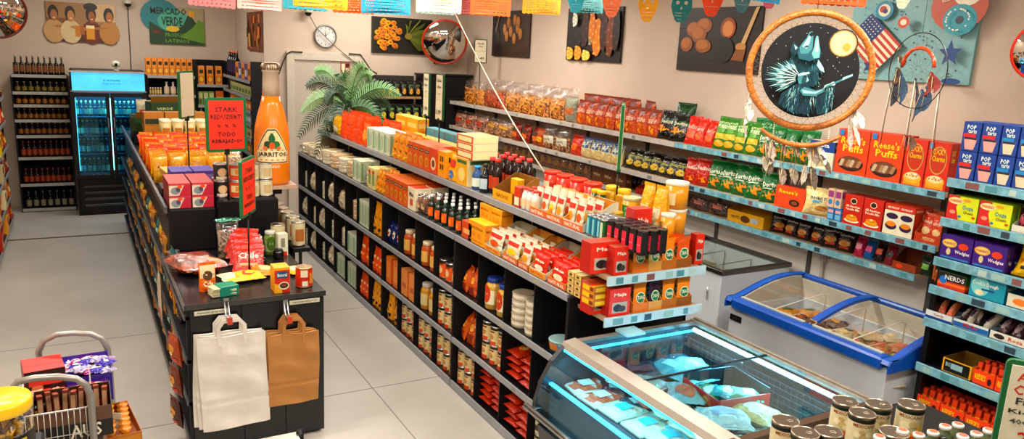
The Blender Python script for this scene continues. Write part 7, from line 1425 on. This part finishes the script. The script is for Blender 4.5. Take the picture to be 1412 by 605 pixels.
b.box(-.03, -.048, .0, .08, .048, .062, paper('2a8a78'), .003); place([('napkin_stack', a.mesh(), None), ('green_band', b.mesh(), None)], 'napkin_pack', 'small stack of pale packets in a green band on counter edge', 'packet', (p.x + .01, p.y + .02, CZ + .001), .22)
BET = carton('c8241a', [R_(.0, .9, 1, 1, 'e8a41c'), R_(.15, .58, .85, .84, '1c5a8a'), T_('Betoral', .2, .64, .8, .78, 'e8f0f4'), P_([(0, .0), (0, .4), (.4, .3), (.5, 0)], 'e8b02a'), E_(.6, .28, .34, .16, 'e8dccc'), E_(.6, .29, .27, .11, '3a160c'), E_(.6, .3, .16, .06, '8a4a24')], side='e89a1c', top='eaa82a', sart=[R_(.1, .2, .9, .8, 'e8b83a')])
pL = on(379, 405, CZ)
for k in range(3): place(BET(.092, .155, .035), 'dessert_box', ['front yellow and red dessert box on the counter corner', 'middle yellow and red dessert box on the counter corner', 'back yellow and red dessert box on the counter corner'][k], 'box', (pL.x + .045, pL.y + .02 + k * .037, CZ + .001), 0, 'dessert boxes on the counter')
p = on(421, 396, CZ); place(can('c8281a', [R_(.12, .55, .5, .9, 'e8dcd0'), R_(.2, .1, .5, .35, 'e8e4dc'), T_('SALSA', .6, .2, .95, .75, 'e8c060')], 'c8a87a')(.102, .125, .1), 'red_can', 'big red tin with pale label patch near the counter corner', 'can', (p.x, p.y + .03, CZ + .001), .2)
p = on(368, 378, CZ); place(flatbag(.12, .2, .04, foil('d8862a'), [E_(.5, .5, .3, .3, 'e8c49a')], 12), 'flat_food_bag', 'small orange bag lying left of the dessert boxes', 'food', (p.x - .01, p.y + .02, CZ + .002), .1)
p = on(412, 378, CZ); place(flatbag(.14, .14, .03, foil('e8a02a'), [R_(.2, .2, .8, .8, 'e8d8b0')], 13), 'flat_food_bag', 'small yellow bag lying behind the red tin', 'food', (p.x - .01, p.y + .05, CZ + .002), .3)
GJ = jar(mat('6a7a2a', .15, 0, .5, 30), 'c8c4b8', [E_(.5, .5, .35, .3, '4a6a24')], 'a8b488')
for i, (px, py) in enumerate(((356, 361), (374, 352))): p = on(px, py, CZ); place(GJ(.085, .17, .085), 'green_jar', ['left jar of green pickles with white lid on counter', 'right jar of green pickles with white lid on counter'][i], 'jar', (p.x, p.y + .03, CZ + .001), 0)
p = on(388, 356, CZ); place(carton('d8d4cc', [R_(.1, .0, .9, .2, 'c8301c'), R_(.3, .4, .7, .8, '8a8a80')])(.07, .16, .05), 'white_carton', 'white carton with red base right of the green jars', 'carton', (1.19, 5.3, CZ + .001), .1)
JDK = jar('0c0b0a', '14120f', [], None)
for i, (px, py) in enumerate(((360, 368), (384, 356))): p = on(px, py, CZ); place(JDK(.075, .065, .07), 'black_jar', ['low black jar in front of left green jar', 'low black jar at right edge of the counter'][i], 'jar', (p.x, p.y - .0, CZ + .001), 0)
WC = can('c8bca4', [R_(.2, .2, .8, .7, 'a8683c')], 'c8c0b0')
for i in range(5):
    a = MB(); place(WC(.1, .2, .1), 'white_lid_jar', 'tall jar with pale lid' + which(i, 5) + ' in row behind green jars', 'jar', (1.19 - .0, 5.42 + i * .125 if i < 1 else 5.42 + i * .125, CZ + .001), 0, 'jars with pale lids behind the green jars') if i < 1 else None
sh = thing('side_ledge', 'narrow black ledge on the right side of the gondola', 'shelf', (1.32, 6.2, 0)); a = MB(); a.T = at0(sh); a.box(1.305, 5.45, .9, 1.43, 7.2, .93, BLACK); a.box(1.305, 5.5, .0, 1.33, 7.2, .9, BLACKM); a.box(1.35, 5.46, 0, 1.37, 5.48, .9, BLACKM); a.box(1.35, 7.17, 0, 1.37, 7.19, .9, BLACKM); part('ledge', a, sh)
for i in range(6): place(WC(.1, .18, .1), 'white_lid_jar', 'tall jar with pale lid, ' + ORD[i] + ' from front on side ledge', 'jar', (1.367, 5.55 + i * .17, .932), 0, 'jars with pale lids on the side ledge')
# ---- red fruit-tea boxes on the display block
TEA = carton('d8ccc4', [P_([(.45, 0), (1, 0), (1, 1), (.75, 1), (.6, .5)], 'b81c4a'), E_(.3, .4, .22, .3, '8a90a0'), E_(.42, .5, .1, .2, '5a4a6a'), E_(.5, .72, .12, .12, 'e8502a'), R_(.0, .85, 1, 1, 'c83a5a')], side='8a1430', top='c8606a')
row(Yf(5.62, 1.236), 233, 296, 2, TEA, 'tea_box', 'red and white patterned box on black display block', 'box', stack=2, rows=3, h=.086, d=.13, inset=.0, gap=.008, dgap=.004)
VIO = carton('5a4a9a', [R_(.1, .2, .9, .8, '8a7ac0')], top='6a5ab0')
row(Yf(6.06, 1.3), 236, 298, 2, VIO, 'violet_box', 'violet box behind the red and white boxes', 'box', stack=1, rows=2, h=.12, d=.13, inset=.0, gap=.008, zoff=.0)
a = MB(); o = thing('display_block', 'low black block under the violet boxes', 'stand', (.66, 6.2, 1.236), 0, None, MB().box(-.155, -.13, .0, .155, .13, .062, BLACK))
p = at(236, 227, Y=6.5); o = thing('wooden_tray', 'flat pale wooden box lying between yellow bags and violet boxes', 'box', (p.x + .11, 6.62, 1.30), .08)
a = MB(); a.box(-.16, -.14, 0, .16, .14, .045, mat('c08a3c', .55, 0, .2, 10)); part('wooden_box', a, o); a = MB(); a.box(-.165, -.145, .045, .165, .145, .055, mat('d8a04c', .5, 0, .2, 10)); part('box_lid', a, o)
a = MB(); thing('display_block', 'low black block under the flat wooden box', 'stand', (p.x + .11, 6.62, 1.192), 0, None, MB().box(-.15, -.13, 0, .15, .13, .106, BLACK))
# ---- cans on the second block
BC = can('c8401c', [R_(.0, .35, 1, .75, 'd8c8a8'), R_(.3, .4, .7, .7, 'c8842c')], 'b8b0a4'); WCN = can('d8d0c0', [R_(.25, .2, .75, .7, 'c8b090')], 'c8c4bc')
for i, (x, y, f_, lb) in enumerate(((.865, 5.72, can('1c2430', [E_(.5, .5, .3, .25, 'd8b89a'), R_(.1, .1, .9, .25, 'd8d0c8')]), 'dark blue tin with pale oval at left of the block'), (.965, 5.68, BC, 'red and cream tin second on the block'), (1.07, 5.68, WCN, 'white tin third on the block'), (1.17, 5.7, WCN, 'white tin at right end of the block'))):
    for k in range(2 if i else 2): place(f_(.1, .12, .1), 'food_tin', lb + [', lower', ', upper'][k], 'tin', (x, y, 1.287 + k * .122), .1)
for i in range(3): place([BC, WCN, BC][i](.1, .12, .1), 'food_tin', ['red and cream tin behind the dark blue tin', 'white tin behind the second tin', 'red and cream tin behind the third tin'][i], 'tin', (.87 + .11 * i, 5.84, 1.287), 0)
# ---- orange and yellow bags on the far part of the left gondola
LT = 1.192; YB2 = bag('e8a81c', [E_(.3, .6, .05, .04, '1c1208'), E_(.6, .6, .05, .04, '1c1208'), R_(.2, .2, .7, .4, 'f2cc5a'), R_(.5, .1, .8, .2, 'd8561c')], seed=111); OB2 = bag('e8500f', [E_(.5, .5, .3, .2, 'f2a03a'), R_(.1, .7, .9, .9, 'd8301c')], seed=112); OB3 = bag('e88a14', [E_(.5, .5, .3, .2, 'f2c85a')], seed=113)
for r in range(13):
    y = 6.9 + r * .14
    for c in range(5):
        f_ = YB2 if r < 3 else (OB2 if (r + c) % 3 else OB3); nm = 'yellow' if r < 3 else ('orange-red' if (r + c) % 3 else 'amber'); pr = cached(('lg', id(f_)), lambda: f_(.13, .21, .06))
        place(pr, 'food_bag', nm + ' bag on left gondola, ' + ORD[c] + ' from left in row ' + ORD[r], 'food', (.58 + c * .143 + (r % 2) * .01, y, LT + .01), random.uniform(-.5, .5), 'bags in rows on the left gondola', rx=random.uniform(-.35, 0))
for i in range(4):
    for k in range(2): place(tub('c8b48a', 'e8e0d0', [R_(.2, .2, .8, .6, 'b8783c')])(.11, .2, .11) if (i, k) == (0, 0) else cached('wl', lambda: tub('c8b48a', 'e8e0d0', [R_(.2, .2, .8, .6, 'b8783c')])(.11, .2, .11)), 'pale_tub', 'tub with cream lid, ' + ORD[i] + ' from left in ' + ['front', 'rear'][k] + ' row behind the orange bags', 'tub', (.8 + i * .118, 8.78 + k * .13, LT + .14), 0, 'tubs with cream lids behind the orange bags')
thing('display_block', 'low black block under the cream lidded tubs', 'stand', (.98, 8.85, LT), 0, None, MB().box(-.25, -.14, 0, .25, .14, .138, BLACK))
BR = carton('b87838', [R_(.05, .1, .95, .5, '2a3418')], side='a86a30', top='c88a4a')
for i in range(3):
    for k in range(2): place(cached('br', lambda: BR(.2, .14, .16)), 'brown_box', 'brown box' + which(i, 3) + ' of ' + ['lower', 'upper'][k] + ' row behind the tubs', 'box', (.72 + i * .21, 9.25, LT + .1 + k * .142), .05, 'brown boxes behind the tubs')
thing('display_block', 'low black block under the brown boxes', 'stand', (.93, 9.25, LT), 0, None, MB().box(-.32, -.09, 0, .32, .09, .098, BLACK))
def crate(w, h, d):
    a = MB(); g = paper('2c4a24'); 
    for q in ((-w / 2, -d / 2, 0, w / 2, d / 2, .01), (-w / 2, -d / 2, .01, w / 2, -d / 2 + .01, h), (-w / 2, d / 2 - .01, .01, w / 2, d / 2, h), (-w / 2, -d / 2 + .01, .01, -w / 2 + .01, d / 2 - .01, h), (w / 2 - .01, -d / 2 + .01, .01, w / 2, d / 2 - .01, h)): a.box(*q, g)
    a.add([(-w / 2, -d / 2, h), (w / 2, -d / 2, h), (w / 2 + .02, -d / 2 - .06, h + .07), (-w / 2 - .02, -d / 2 - .06, h + .07)], [(0, 1, 2, 3)], paper('a8783c')); a.art(flat(w, h, d), [T_('VERDE', .2, .4, .8, .6, 'c8c89a')]); return [('crate', a.mesh(), None)]
for i, (x, y, z) in enumerate(((.68, 9.62, LT + .14), (.86, 9.8, LT + .3))): place(crate(.3, .15, .2), 'carton_crate', ['dark green open carton on far end of left gondola', 'dark green open carton on upper step, far end of left gondola'][i], 'box', (x, y, z), .25)
thing('display_block', 'black stepped block under the dark green cartons', 'stand', (.78, 9.75, LT), 0, None, MB().box(-.25, -.24, 0, .32, -.02, .138, BLACK).box(-.25, -.015, 0, .32, .25, .298, BLACK))
for i in range(7): place(cached('wk', lambda: bag('d8cfc0', [R_(.2, .3, .8, .6, 'c83a1c')], seed=115)(.12, .26, .06)), 'food_bag', 'white bag with red print' + which(i, 7) + ' at far right of left gondola', 'food', (.68 + .08 * i, 10.3 - .13 * (i % 2), LT + .16), .3, 'white bags at the far end of the left gondola')
thing('display_block', 'low black block under the white bags', 'stand', (.93, 10.24, LT), 0, None, MB().box(-.33, -.15, 0, .3, .15, .158, BLACK))
for i in range(6): place(cached('wk2', lambda: clearbag(CREAM, .85, seed=116)(.14, .24, .09)), 'snack_bag', 'clear bag of pale snacks, ' + ORD[i] + ' from front on right side of left gondola', 'food', (1.155 if i > 9 else 1.165 + .0, 7.0 + i * .22 - .3, LT + .01), .5, 'clear bags of pale snacks on left gondola') if i > 0 else None
# small tins along the lowered rail near the block
for i in range(9): place(cached(('stn', i % 3), lambda: can(['c8981c', '3a6a8a', 'b8401c'][i % 3], [R_(.2, .2, .8, .7, 'd8c8a0')])(.075, .045, .075)), 'small_tin', 'small tin, ' + ORD[i] + ' from front beside the black block', 'tin', (.503 if False else .51, 4.72 + i * .095 + (.0 if i < 9 else 0), CZ + .001), 0, 'small tins at the left counter edge') if i > 4 else None
# white pack hanging off the left side of the counter
p = at(228, 455, X=GX0 - .03); place(bag('c8c0b4', [R_(.1, .05, .9, .3, 'c8501c')], seed=117)(.16, .34, .03), 'hanging_bag', 'pale bag with orange base hanging at side of counter', 'food', (GX0 - .035, p.y + .2, .45), -PI / 2)
for i, (y, z) in enumerate(((4.55, .35), (4.52, .55), (4.62, .12))): place(bag(['7a3418', 'a8481c', '5a2814'][i], [E_(.5, .6, .3, .15, 'd8943a'), R_(.15, .15, .85, .3, 'c83a1c'), E_(.4, .4, .2, .08, 'e8d0a0')], seed=118 + i)(.12, .18, .05), 'snack_bag', ['orange snack bag on middle shelf at near end of counter side', 'orange snack bag high at near end of counter side', 'orange snack bag lowest at near end of counter side'][i], 'snack', (GX0 - .045, y, z), -PI / 2 + .3, rx=.1)

# ================================================================= trolley goods
xl, xr, ya, yb = TB; zb = TZ + .004
def tbox(label, name, px, py, w, d, h, zb_, build, rz=0, yy=None):
    p = at(px, py, Z=zb_ + h); return place(build(w, h, d), name, label, 'box', (p.x, p.y if yy is None else yy, zb_), rz)
thing('cardboard_spacer', 'brown cardboard layer at bottom of the trolley basket', 'box', ((xl + xr) / 2, (ya + yb) / 2, TZ + .004), 0, None, MB().box(-.165, -.27, 0, .165, .27, .06, paper('4a3420')))
zc = TZ + .066; RBK = carton('2a0f12', [R_(.05, .1, .95, .55, 'a81c24'), E_(.3, .5, .15, .25, 'c87a5a'), E_(.65, .4, .2, .2, '3a1418'), R_(.1, .65, .9, .85, 'c8303a')], side='8a1820', top='c42a34', sart=[E_(.5, .5, .4, .3, 'c8303a'), R_(.1, .1, .9, .3, '2a0f12')])
yb_ = yb - .12
place(RBK(.16, .2, .17), 'chocolate_box', 'red and black box at left of the trolley basket', 'box', (xl + .075, yb_ - .04, zc), .12)
PT = opentray('3a2a9a', '5a3aa8', [R_(.1, .2, .9, .8, '7a3ab8')], .8, 1.); place(PT(.2, .17, .2), 'display_tray', 'purple tray of wrapped sweets in the trolley basket', 'tray', (xl + .265 - .02, yb_ - .01, zc), .05)
for i in range(20): place(cached(('sw', i % 3), lambda: flatbag(.07, .045, .022, foil(['4a3ab0', 'a8a0c8', 'a83a8a'][i % 3]), [E_(.5, .5, .25, .25, 'e0d8e0')], i)), 'wrapped_sweet', 'shiny wrapped sweet in the purple trolley tray', 'sweet', (xl + .175 + (i % 5) * .038, yb_ - .075 + (i // 5) * .042, zc + .13 + random.uniform(0, .025)), random.uniform(0, 3), 'wrapped sweets in the purple tray')
place(opentray('1c1216', '8a1c3a', [R_(.05, .1, .95, .5, '3a2a28'), R_(.05, .6, .95, .9, 'b8203a')], .85, .95)(.3, .11, .13), 'display_tray', 'black and red tray in front of the purple one', 'tray', (xl + .17, yb_ - .2, zc), 0)
for i in range(14): place(cached(('sw2', i % 2), lambda: flatbag(.06, .05, .02, foil(['c8283a', 'd8a8a0'][i % 2]), [], i + 30)), 'wrapped_sweet', 'red wrapped sweet in the black and red trolley tray', 'sweet', (xl + .05 + (i % 7) * .04, yb_ - .225 + (i // 7) * .05, zc + .095 + random.uniform(0, .015)), random.uniform(0, 3), 'red wrapped sweets in the trolley')
place(bag('1a1614', [E_(.5, .5, .3, .3, 'e0b01c'), E_(.5, .5, .18, .18, '1a1614')], seed=121)(.1, .12, .04), 'sweets_bag', 'black bag with yellow print behind the near handle', 'sweets', (xl + .05, yb_ - .3, zc + .0), .1)
place(opentray('6a4a3a', '4a2c1c', [R_(.0, .0, 1, .55, '14100f'), T_('AUS', .45, .06, .85, .5, 'e8e0d8')], .85, 1.)(.29, .16, .2), 'display_tray', 'brown tray of chocolate bars at near end of trolley', 'tray', (xl + .19, ya + .12, zc), 0)
for i in range(9): place(cached('cb', lambda: carton('7a2c1c', [R_(.1, .1, .9, .9, 'b8907a')], top='a84a34')(.022, .15, .05)), 'chocolate_bar', 'wrapped chocolate bar in brown trolley tray' + which(i, 9), 'chocolate', (xl + .07 + i * .03, ya + .14 + .03 * (i % 2), zc + .012), random.uniform(-.2, .2), 'chocolate bars in the trolley', rx=-.25)
pj = at(-2, 560, Y=2.95); pjt = at(0, 548, Y=2.95); rj = .098
o = thing('sweets_jar', 'big clear jar with yellow lid cut by the left edge', 'jar', (pj.x, 2.95, pjt.z - .2)); a = MB(); a.lathe([(rj * .9, 0), (rj, .02), (rj, .14), (rj * .85, .165), (rj * .85, .17)], film('ffffff', .12, .08, .2), 28, cap=False); part('jar_body', a, o)
a = MB(); a.lathe([(rj * .98, .155), (rj * 1.02, .16), (rj * 1.02, .19), (rj * .97, .2), (.001, .2)], plastic('ecc40c'), 32, cap=False); part('lid', a, o)
a = MB(); rr = random.Random(8)
for k in range(40):
    t = rr.uniform(0, 6.28); r_ = rr.uniform(0, rj * .75); c_ = Vector((r_ * math.cos(t), r_ * math.sin(t), rr.uniform(.02, .12))); dr = Vector((rr.uniform(-1, 1), rr.uniform(-1, 1), rr.uniform(-.6, 1.2))).normalized() * .028; a.tube([c_ - dr, c_ + dr], .007, plastic('d8a81c' if k % 3 else '5a3414'), 6)
part('sweets_filling', a, o, kind='stuff'); a = MB(); a.grid(lambda u, v: cylS(rj * 1.01, .2)(u * 1.2, .02 + .4 * v, .001), 10, 1, paper('14130f')); a.art(cylS(rj * 1.02, .2), [R_(.3, .08, .9, .36, 'c8b02a'), E_(.6, .22, .15, .1, '1a6a3a')]); part('paper_label', a, o)
jt = thing('jar_stand', 'low stand under the yellow lidded jar, mostly outside the picture', 'stand', (pj.x, 2.95, 0), 0, None, MB().box(-.12, -.12, 0, .12, .12, pjt.z - .202, BLACK))
pt_ = at(148, 575, Y=3.75); place(opentray('b87030', 'a86020', [R_(.05, .1, .95, .8, 'c8861c')], .8, .9)(.14, .07, .34), 'display_tray', 'orange tray of cups hooked outside the trolley', 'tray', (xr + .1, 3.72, pt_.z - .06), .12)
for i in range(12): place(cached('cup', lambda: [('x', (lambda m: (m.lathe([(.018, 0), (.026, .025), (.001, .026)], foil('d8861c'), 12, cap=False), m.mesh())[1])(MB()), None)]), 'sweet_cup', 'orange sweet cup in the outer trolley tray', 'sweet', (xr + .065 + (i % 2) * .06, 3.6 + (i // 2) * .052, pt_.z - .02), 0, 'orange cups in the outer tray')
ot = thing('tray_bracket', 'small wire bracket holding the orange tray on trolley side', 'bracket', (xr + .1, 3.72, pt_.z - .065)); a = MB(); a.tube([(-.11, -.15, .05), (-.11, -.15, -.004), (.07, -.15, -.004), (.07, .15, -.004), (-.11, .15, -.004), (-.11, .15, .05)], .003, WR, 5); part('wire', a, ot)

# ================================================================= freezer contents
def pack(w, h, d, col, art): return carton(col, [], top=col)(w, d, h) if not art else flatbag(w, h, d, foil(col), art, 1)
rr = random.Random(21); FZ = .642
TRAYW = lambda c_, l_: (lambda a, b: (a.box(-.075, -.1, 0, .075, .1, .02, plastic('cfd0c4'), .006), b.grid(lambda u, v: ((u - .5) * .13, (v - .5) * .18, .021 + .014 * math.sin(PI * u) * math.sin(PI * v)), 8, 8, bits(c_, c_, 'd8b8a8', 30)), b.art(lambda u, v, o: ((u - .5) * .13, (v - .5) * .18, .036 + o), [R_(.25, .3, .75, .7, l_)]), [('foam_tray', a.mesh(), None), ('packed_meat', b.mesh(), None)])[-1])(MB(), MB())
t_meat = TRAYW('c8502a', 'e8e0dc'); t_corn = TRAYW('d8d0a8', '4ac0d8'); t_pale = TRAYW('d8c8b8', 'd8dce0')
fl = thing('freezer_rack', 'raised white rack inside the display freezer', 'rack', (2.1, 2.45, FZ)); a = MB(); a.box(-.1, -.52, 0, .07, .5, .12, mat('2a3a42', .5)); part('rack_body', a, fl)
for i, (px, py, k) in enumerate(((808, 529, 0), (830, 545, 0), (860, 562, 1), (893, 583, 1), (925, 600, 1))):
    p = at(px, py, Z=.79); place([t_meat, t_corn][k], 'food_tray', ['red meat tray farthest along the curved glass', 'second red meat tray along the curved glass', 'white tray with cyan label third along the curved glass', 'white tray with cyan label fourth along the curved glass', 'white tray with cyan label nearest along the curved glass'][i], 'food', (max(2.07, p.x), p.y, FZ + .122), PI / 2 + rr.uniform(-.15, .15), 'trays along the curved glass')
IT = []
for i, (px, py, kind, col, art, w, h, d, lb) in enumerate([
    (880, 520, 'b', 'c8cdd0', [R_(.1, .1, .9, .9, 'b8aFa0')], .2, .24, .06, 'large pale pack in the middle of display freezer'), (925, 500, 'b', '7ac0d0', [R_(.3, .3, .7, .7, 'c8e0e4')], .2, .2, .06, 'light blue pack near middle of display freezer'),
    (955, 512, 'b', '8ad0dc', [], .22, .16, .05, 'crinkled blue film pack in display freezer'), (905, 478, 'b', '2a5a6a', [], .24, .2, .07, 'dark teal pack at far end of display freezer'), (860, 490, 'b', '5a2a38', [R_(.2, .2, .8, .5, '8a4a4a')], .22, .2, .06, 'dark red pack at far left in display freezer'),
    (945, 535, 'b', '9ab8c0', [E_(.5, .4, .3, .3, 'c86a4a')], .16, .2, .05, 'pack with orange contents in display freezer'), (925, 555, 'b', 'b8c0b0', [R_(.2, .2, .8, .8, '8ab8a0')], .2, .18, .05, 'pale green pack under the near glass pane'), (955, 580, 'b', 'c0b8a4', [R_(.3, .3, .8, .7, 'd8dce0')], .2, .16, .06, 'cream pack with label under the near glass pane'),
    (1000, 568, 'b', 'bcc8cc', [R_(.2, .4, .7, .8, 'a8b0d0')], .22, .18, .06, 'white misty bag under the near glass pane'), (1040, 560, 'b', 'd0b88a', [R_(.3, .2, .7, .7, 'dfe0e0')], .18, .2, .06, 'golden nut bag under the near glass pane'), (895, 545, 'b', 'a8503a', [R_(.1, .6, .9, .9, 'd8c8b8')], .14, .16, .04, 'small reddish pack beside the middle rail'), (985, 490, 'b', 'a8dce4', [], .2, .16, .05, 'pale blue bag near the rear basket')]):
    zt_ = .80 + .012 * (i % 3); p = at(px, py, Z=zt_ + d); place(flatbag(w, h, d, foil(col), art, i + 3), 'frozen_pack', lb, 'food', (min(2.7, max(2.28, p.x)), min(2.85, max(2.02, p.y)), zt_), rr.uniform(-.6, .6))
thing('freezer_rack', 'dark rack under the frozen packs in the display freezer', 'rack', (2.5, 2.44, FZ), 0, None, MB().box(-.29, -.52, 0, .3, .49, .1, mat('1d3038', .5)))
for i in range(24):
    c_, nm = [('1c4a58', 'dark teal'), ('5a2a38', 'dark red'), ('7ab4c0', 'pale blue'), ('b0a89c', 'beige')][(i * 7 + i // 4) % 4]
    place(cached(('fz', c_), lambda: flatbag(.17, .15, .05, foil(c_), [R_(.25, .3, .75, .7, 'b8ccd0')], 4)), 'frozen_pack', nm + ' frozen pack in the lower layer of display freezer, ' + ORD[i // 4] + ' row from near end', 'food', (2.27 + .155 * (i % 4), 2.0 + .165 * (i // 4), FZ + .102 + .004 * (i % 3)), rr.uniform(-.4, .4), nm + ' packs in the lower layer, row ' + ORD[i // 4])
p = at(1010, 530, Z=.88); o = thing('red_crate', 'red open cardboard crate of frozen packs in display freezer', 'box', (2.64, p.y, .80), -.12)
a = MB(); RC = paper('c8281c'); IC = paper('14181a')
for q in ((-.15, -.14, 0, .15, .14, .006), (-.15, .134, .006, .15, .14, .11), (.144, -.134, .006, .15, .134, .11)): a.box(*q, IC)
for q in ((-.15, -.14, .006, .15, -.134, .085), (-.15, -.134, .006, -.144, .134, .085)): a.box(*q, RC)
a.art(lambda u, v, o_: (-.15 - o_, .14 - u * .28, .006 + v * .08), [T_('The Mexican', .12, .4, .5, .7, 'e8dcd0'), E_(.66, .5, .08, .3, 'd89a5a')]); part('crate', a, o)
for i in range(3): place(flatbag(.13, .14, .04, foil(['4a9a6a', '3ab0c0', '6aa88a'][i]), [R_(.2, .2, .8, .6, 'd8dcd8')], 60 + i), 'frozen_pack', ['green frozen pack at left in the red crate', 'cyan frozen pack in middle of the red crate', 'pale green frozen pack at right in the red crate'][i], 'food', (2.6 + .05 * i, p.y + .07 - .07 * i, .81 + .012 * i), .4 * i)
p = at(1085, 560, Z=.85); thing('divider_card', 'white divider card leaning near end of display freezer', 'card', (2.68, 1.97, .745), 0, None, MB().box(-.1, -.004, 0, .12, .004, .14, paper('c8c4bc')))
# blue freezer contents
BZ = .64; rr = random.Random(31)
for i in range(58):
    y = 2.5 + (i % 13) * .08 + rr.uniform(-.02, .02); x = bx0 + .17 + (i // 13) * .125 + rr.uniform(-.02, .02); k = 0 if y > 3.02 else 1
    pr = cached(('bf', k, i % 4), lambda: flatbag(.14, .12, .05, foil([['b87020', '9a5a1c', 'c8861c', '6a3a1c'], ['c8b494', 'b8743c', 'd8ccb4', 'a8946c']][k][i % 4]), [E_(.5, .5, .25, .25, ['e8c08a', 'c84a1c', '3a5a3a', 'e8a02a'][i % 4])], i % 4 + k * 9))
    o = place(pr, 'frozen_pack', ('brown-orange' if k == 0 else 'pale') + ' frozen pack lying in the ' + ('left' if k == 0 else 'right') + ' half of blue rimmed freezer', 'food', (x, y, BZ + .035 * (i % 3)), rr.uniform(-.8, .8), ('brown-orange packs in left half' if k == 0 else 'pale packs in right half') + ' of the blue rimmed freezer')
for i in range(12): place(cached(('gf', i % 2), lambda: flatbag(.16, .16, .06, foil(['a89a84', '8a7a60'][i % 2]), [], i)), 'frozen_pack', 'frosty pack lying in the plain grey freezer', 'food', (4.3 + .19 * (i % 3), 4.2 + .19 * (i // 3), .623 + .02 * (i % 2)), rr.uniform(-.5, .5), 'frosty packs in the grey freezer')

# ================================================================= near stand with tins, small bottles and sign
NZ = 1.335
NS = thing('front_stand', 'black stand in the near right foreground carrying tins and small bottles', 'stand', (1.95, 1.0, 0)); a = MB(); a.box(-.5, -.45, NZ - .03, .42, .4, NZ, BLACK); part('stand_top', a, NS); a = MB(); a.box(-.46, -.41, 0, .38, .36, NZ - .031, BLACKM); part('stand_body', a, NS)
BIG = can('d8cdb4', [R_(0, .0, 1, .17, 'e0501c'), R_(0, .17, 1, .2, 'e8a030'), T_('MEXICANO', .12, .68, .88, .78, '8a1c10'), E_(.3, .45, .14, .1, 'e8dcc4'), E_(.5, .38, .16, .1, 'c8b088'), E_(.68, .48, .14, .1, 'e8e0cc'), E_(.42, .55, .1, .06, 'c0a67c'), E_(.6, .3, .12, .07, 'e0d4b8')], 'a89a88', band='10201a')
BIGO = can('d8cdb4', [R_(0, .0, 1, .14, 'e0501c'), R_(0, .14, 1, .24, 'e8a41c'), T_('MEXICANO', .12, .68, .88, .78, '8a1c10'), E_(.35, .45, .18, .12, 'e8dcc4'), E_(.6, .5, .14, .1, 'c8b088'), E_(.82, .4, .1, .08, 'e8c41c')], 'a89a88', band='10201a')
pr1 = BIG(.075, .1, .075); pr2 = BIGO(.078, .1, .078)
for i, (u, v, w_, lb) in enumerate(((1166, 552, 0, 'white bean tin farthest left in the back of the group'), (1189.5, 568.6, 0, 'white bean tin in front between two others'), (1212, 556.7, 0, 'white bean tin right of the front middle one'), (1257, 556.7, 1, 'white and orange tin standing alone at right'), (1083.5, 579, 0, 'white bean tin at far left of foreground stand'), (1110.7, 596, 0, 'white bean tin mostly below the frame, second from left'), (1143, 594, 0, 'tin seen only by its top, below the back left tin'), (1233, 595, 1, 'tin seen only by its top beside small bottles'))):
    z = NZ + .1; p = at(u, v, Z=z)
    place(pr2 if w_ else pr1, 'food_tin', lb, 'tin', (p.x, p.y, NZ + .001), -.9 + .25 * (i % 3))
SBT = bottle('5a6440', 'cfcabf', 'a88a4a', neck=.62, shape=.74); prb = SBT(.042, .105, .04)
for i, (u, v) in enumerate(((1213, 601), (1245, 592.5), (1267.5, 598), (1287, 594.6), (1304, 586.5), (1321.6, 584), (1328, 600), (1347, 596.5), (1364, 592))):
    p = at(u, v, Z=NZ + .105); o = place(prb, 'small_bottle', 'small spice bottle with silver lid' + which(i, 9) + ' of the foreground group', 'bottle', (p.x, p.y, NZ + .001), -.8, 'small spice bottles in the foreground')
    a = MB(); a.lathe([(.0115, .1053), (.001, .1056)], mat('e0502a', .5), 12, cap=False); part('orange_sticker', a, o)
for i, (u, v) in enumerate(((1228, 604), (1300, 602))): p = at(u, v, Z=NZ + .09); place(bottle('14100e', '14120f', None, neck=.5, simple=True)(.035, .09, .03), 'small_bottle', ['small black capped bottle beside the flat topped tin', 'small black capped bottle among the spice bottles'][i], 'bottle', (p.x, p.y, NZ + .001))
p0 = at(1404, 580, Z=NZ + .13)
p = at(1425, 604, Y=.86); 
o = thing('sign_stand', 'green framed white price sign at bottom right edge', 'sign', (p.x, .86, NZ + .001), -.95)
wS, hS = .17, .24; a = MB(); N = []; r = .014
for cx, cz, a0 in ((wS / 2 - r, hS - r, 0), (-wS / 2 + r, hS - r, PI / 2), (-wS / 2 + r, r, PI), (wS / 2 - r, r, 1.5 * PI)): N += [(cx + r * math.cos(a0 + k * PI / 8), cz + r * math.sin(a0 + k * PI / 8)) for k in range(5)]
dzS = (at(1400, 517, Y=.86).z - NZ) - hS
a.prism(N, lambda x, z: (x, -.007, z + dzS), lambda x, z: (x, .007, z + dzS), plastic('0d6a43')); part('sign_frame', a, o)
a = MB(); a.box(-wS / 2 + .012, -.009, .012 + dzS, wS / 2 - .012, .009, hS - .012 + dzS, paper('d8d4cc')); a.art(lambda u, v, q: (-wS / 2 + .012 + u * (wS - .024), -.009 - q, .012 + dzS + v * (hS - .024)), [T_('Alubias', .1, .82, .7, .92, 'c8401c'), T_('Cocidas', .08, .66, .75, .78, 'c8281c'), T_('Frijol', .14, .52, .6, .63, '3a3a3a'), T_('Kidney', .06, .42, .7, .49, '2a2a2a'), T_('400g', .1, .3, .45, .38, '5a5a5a'), T_('2,20', .25, .06, .85, .24, 'c8281c')]); part('sign_sheet', a, o)
a = MB(); a.box(-.04, -.03, 0, .04, .03, .01, BLACK); a.tube([(0, 0, .01), (0, 0, max(.02, dzS + .01))], .006, BLACK, 8); part('sign_foot', a, o)

# ================================================================= check of names
from collections import Counter
cnt = Counter(l for l, g in LABELS)
print('THINGS', len(LABELS), 'REPEATED LABELS', [(l, n) for l, n in cnt.items() if n > 1][:12])
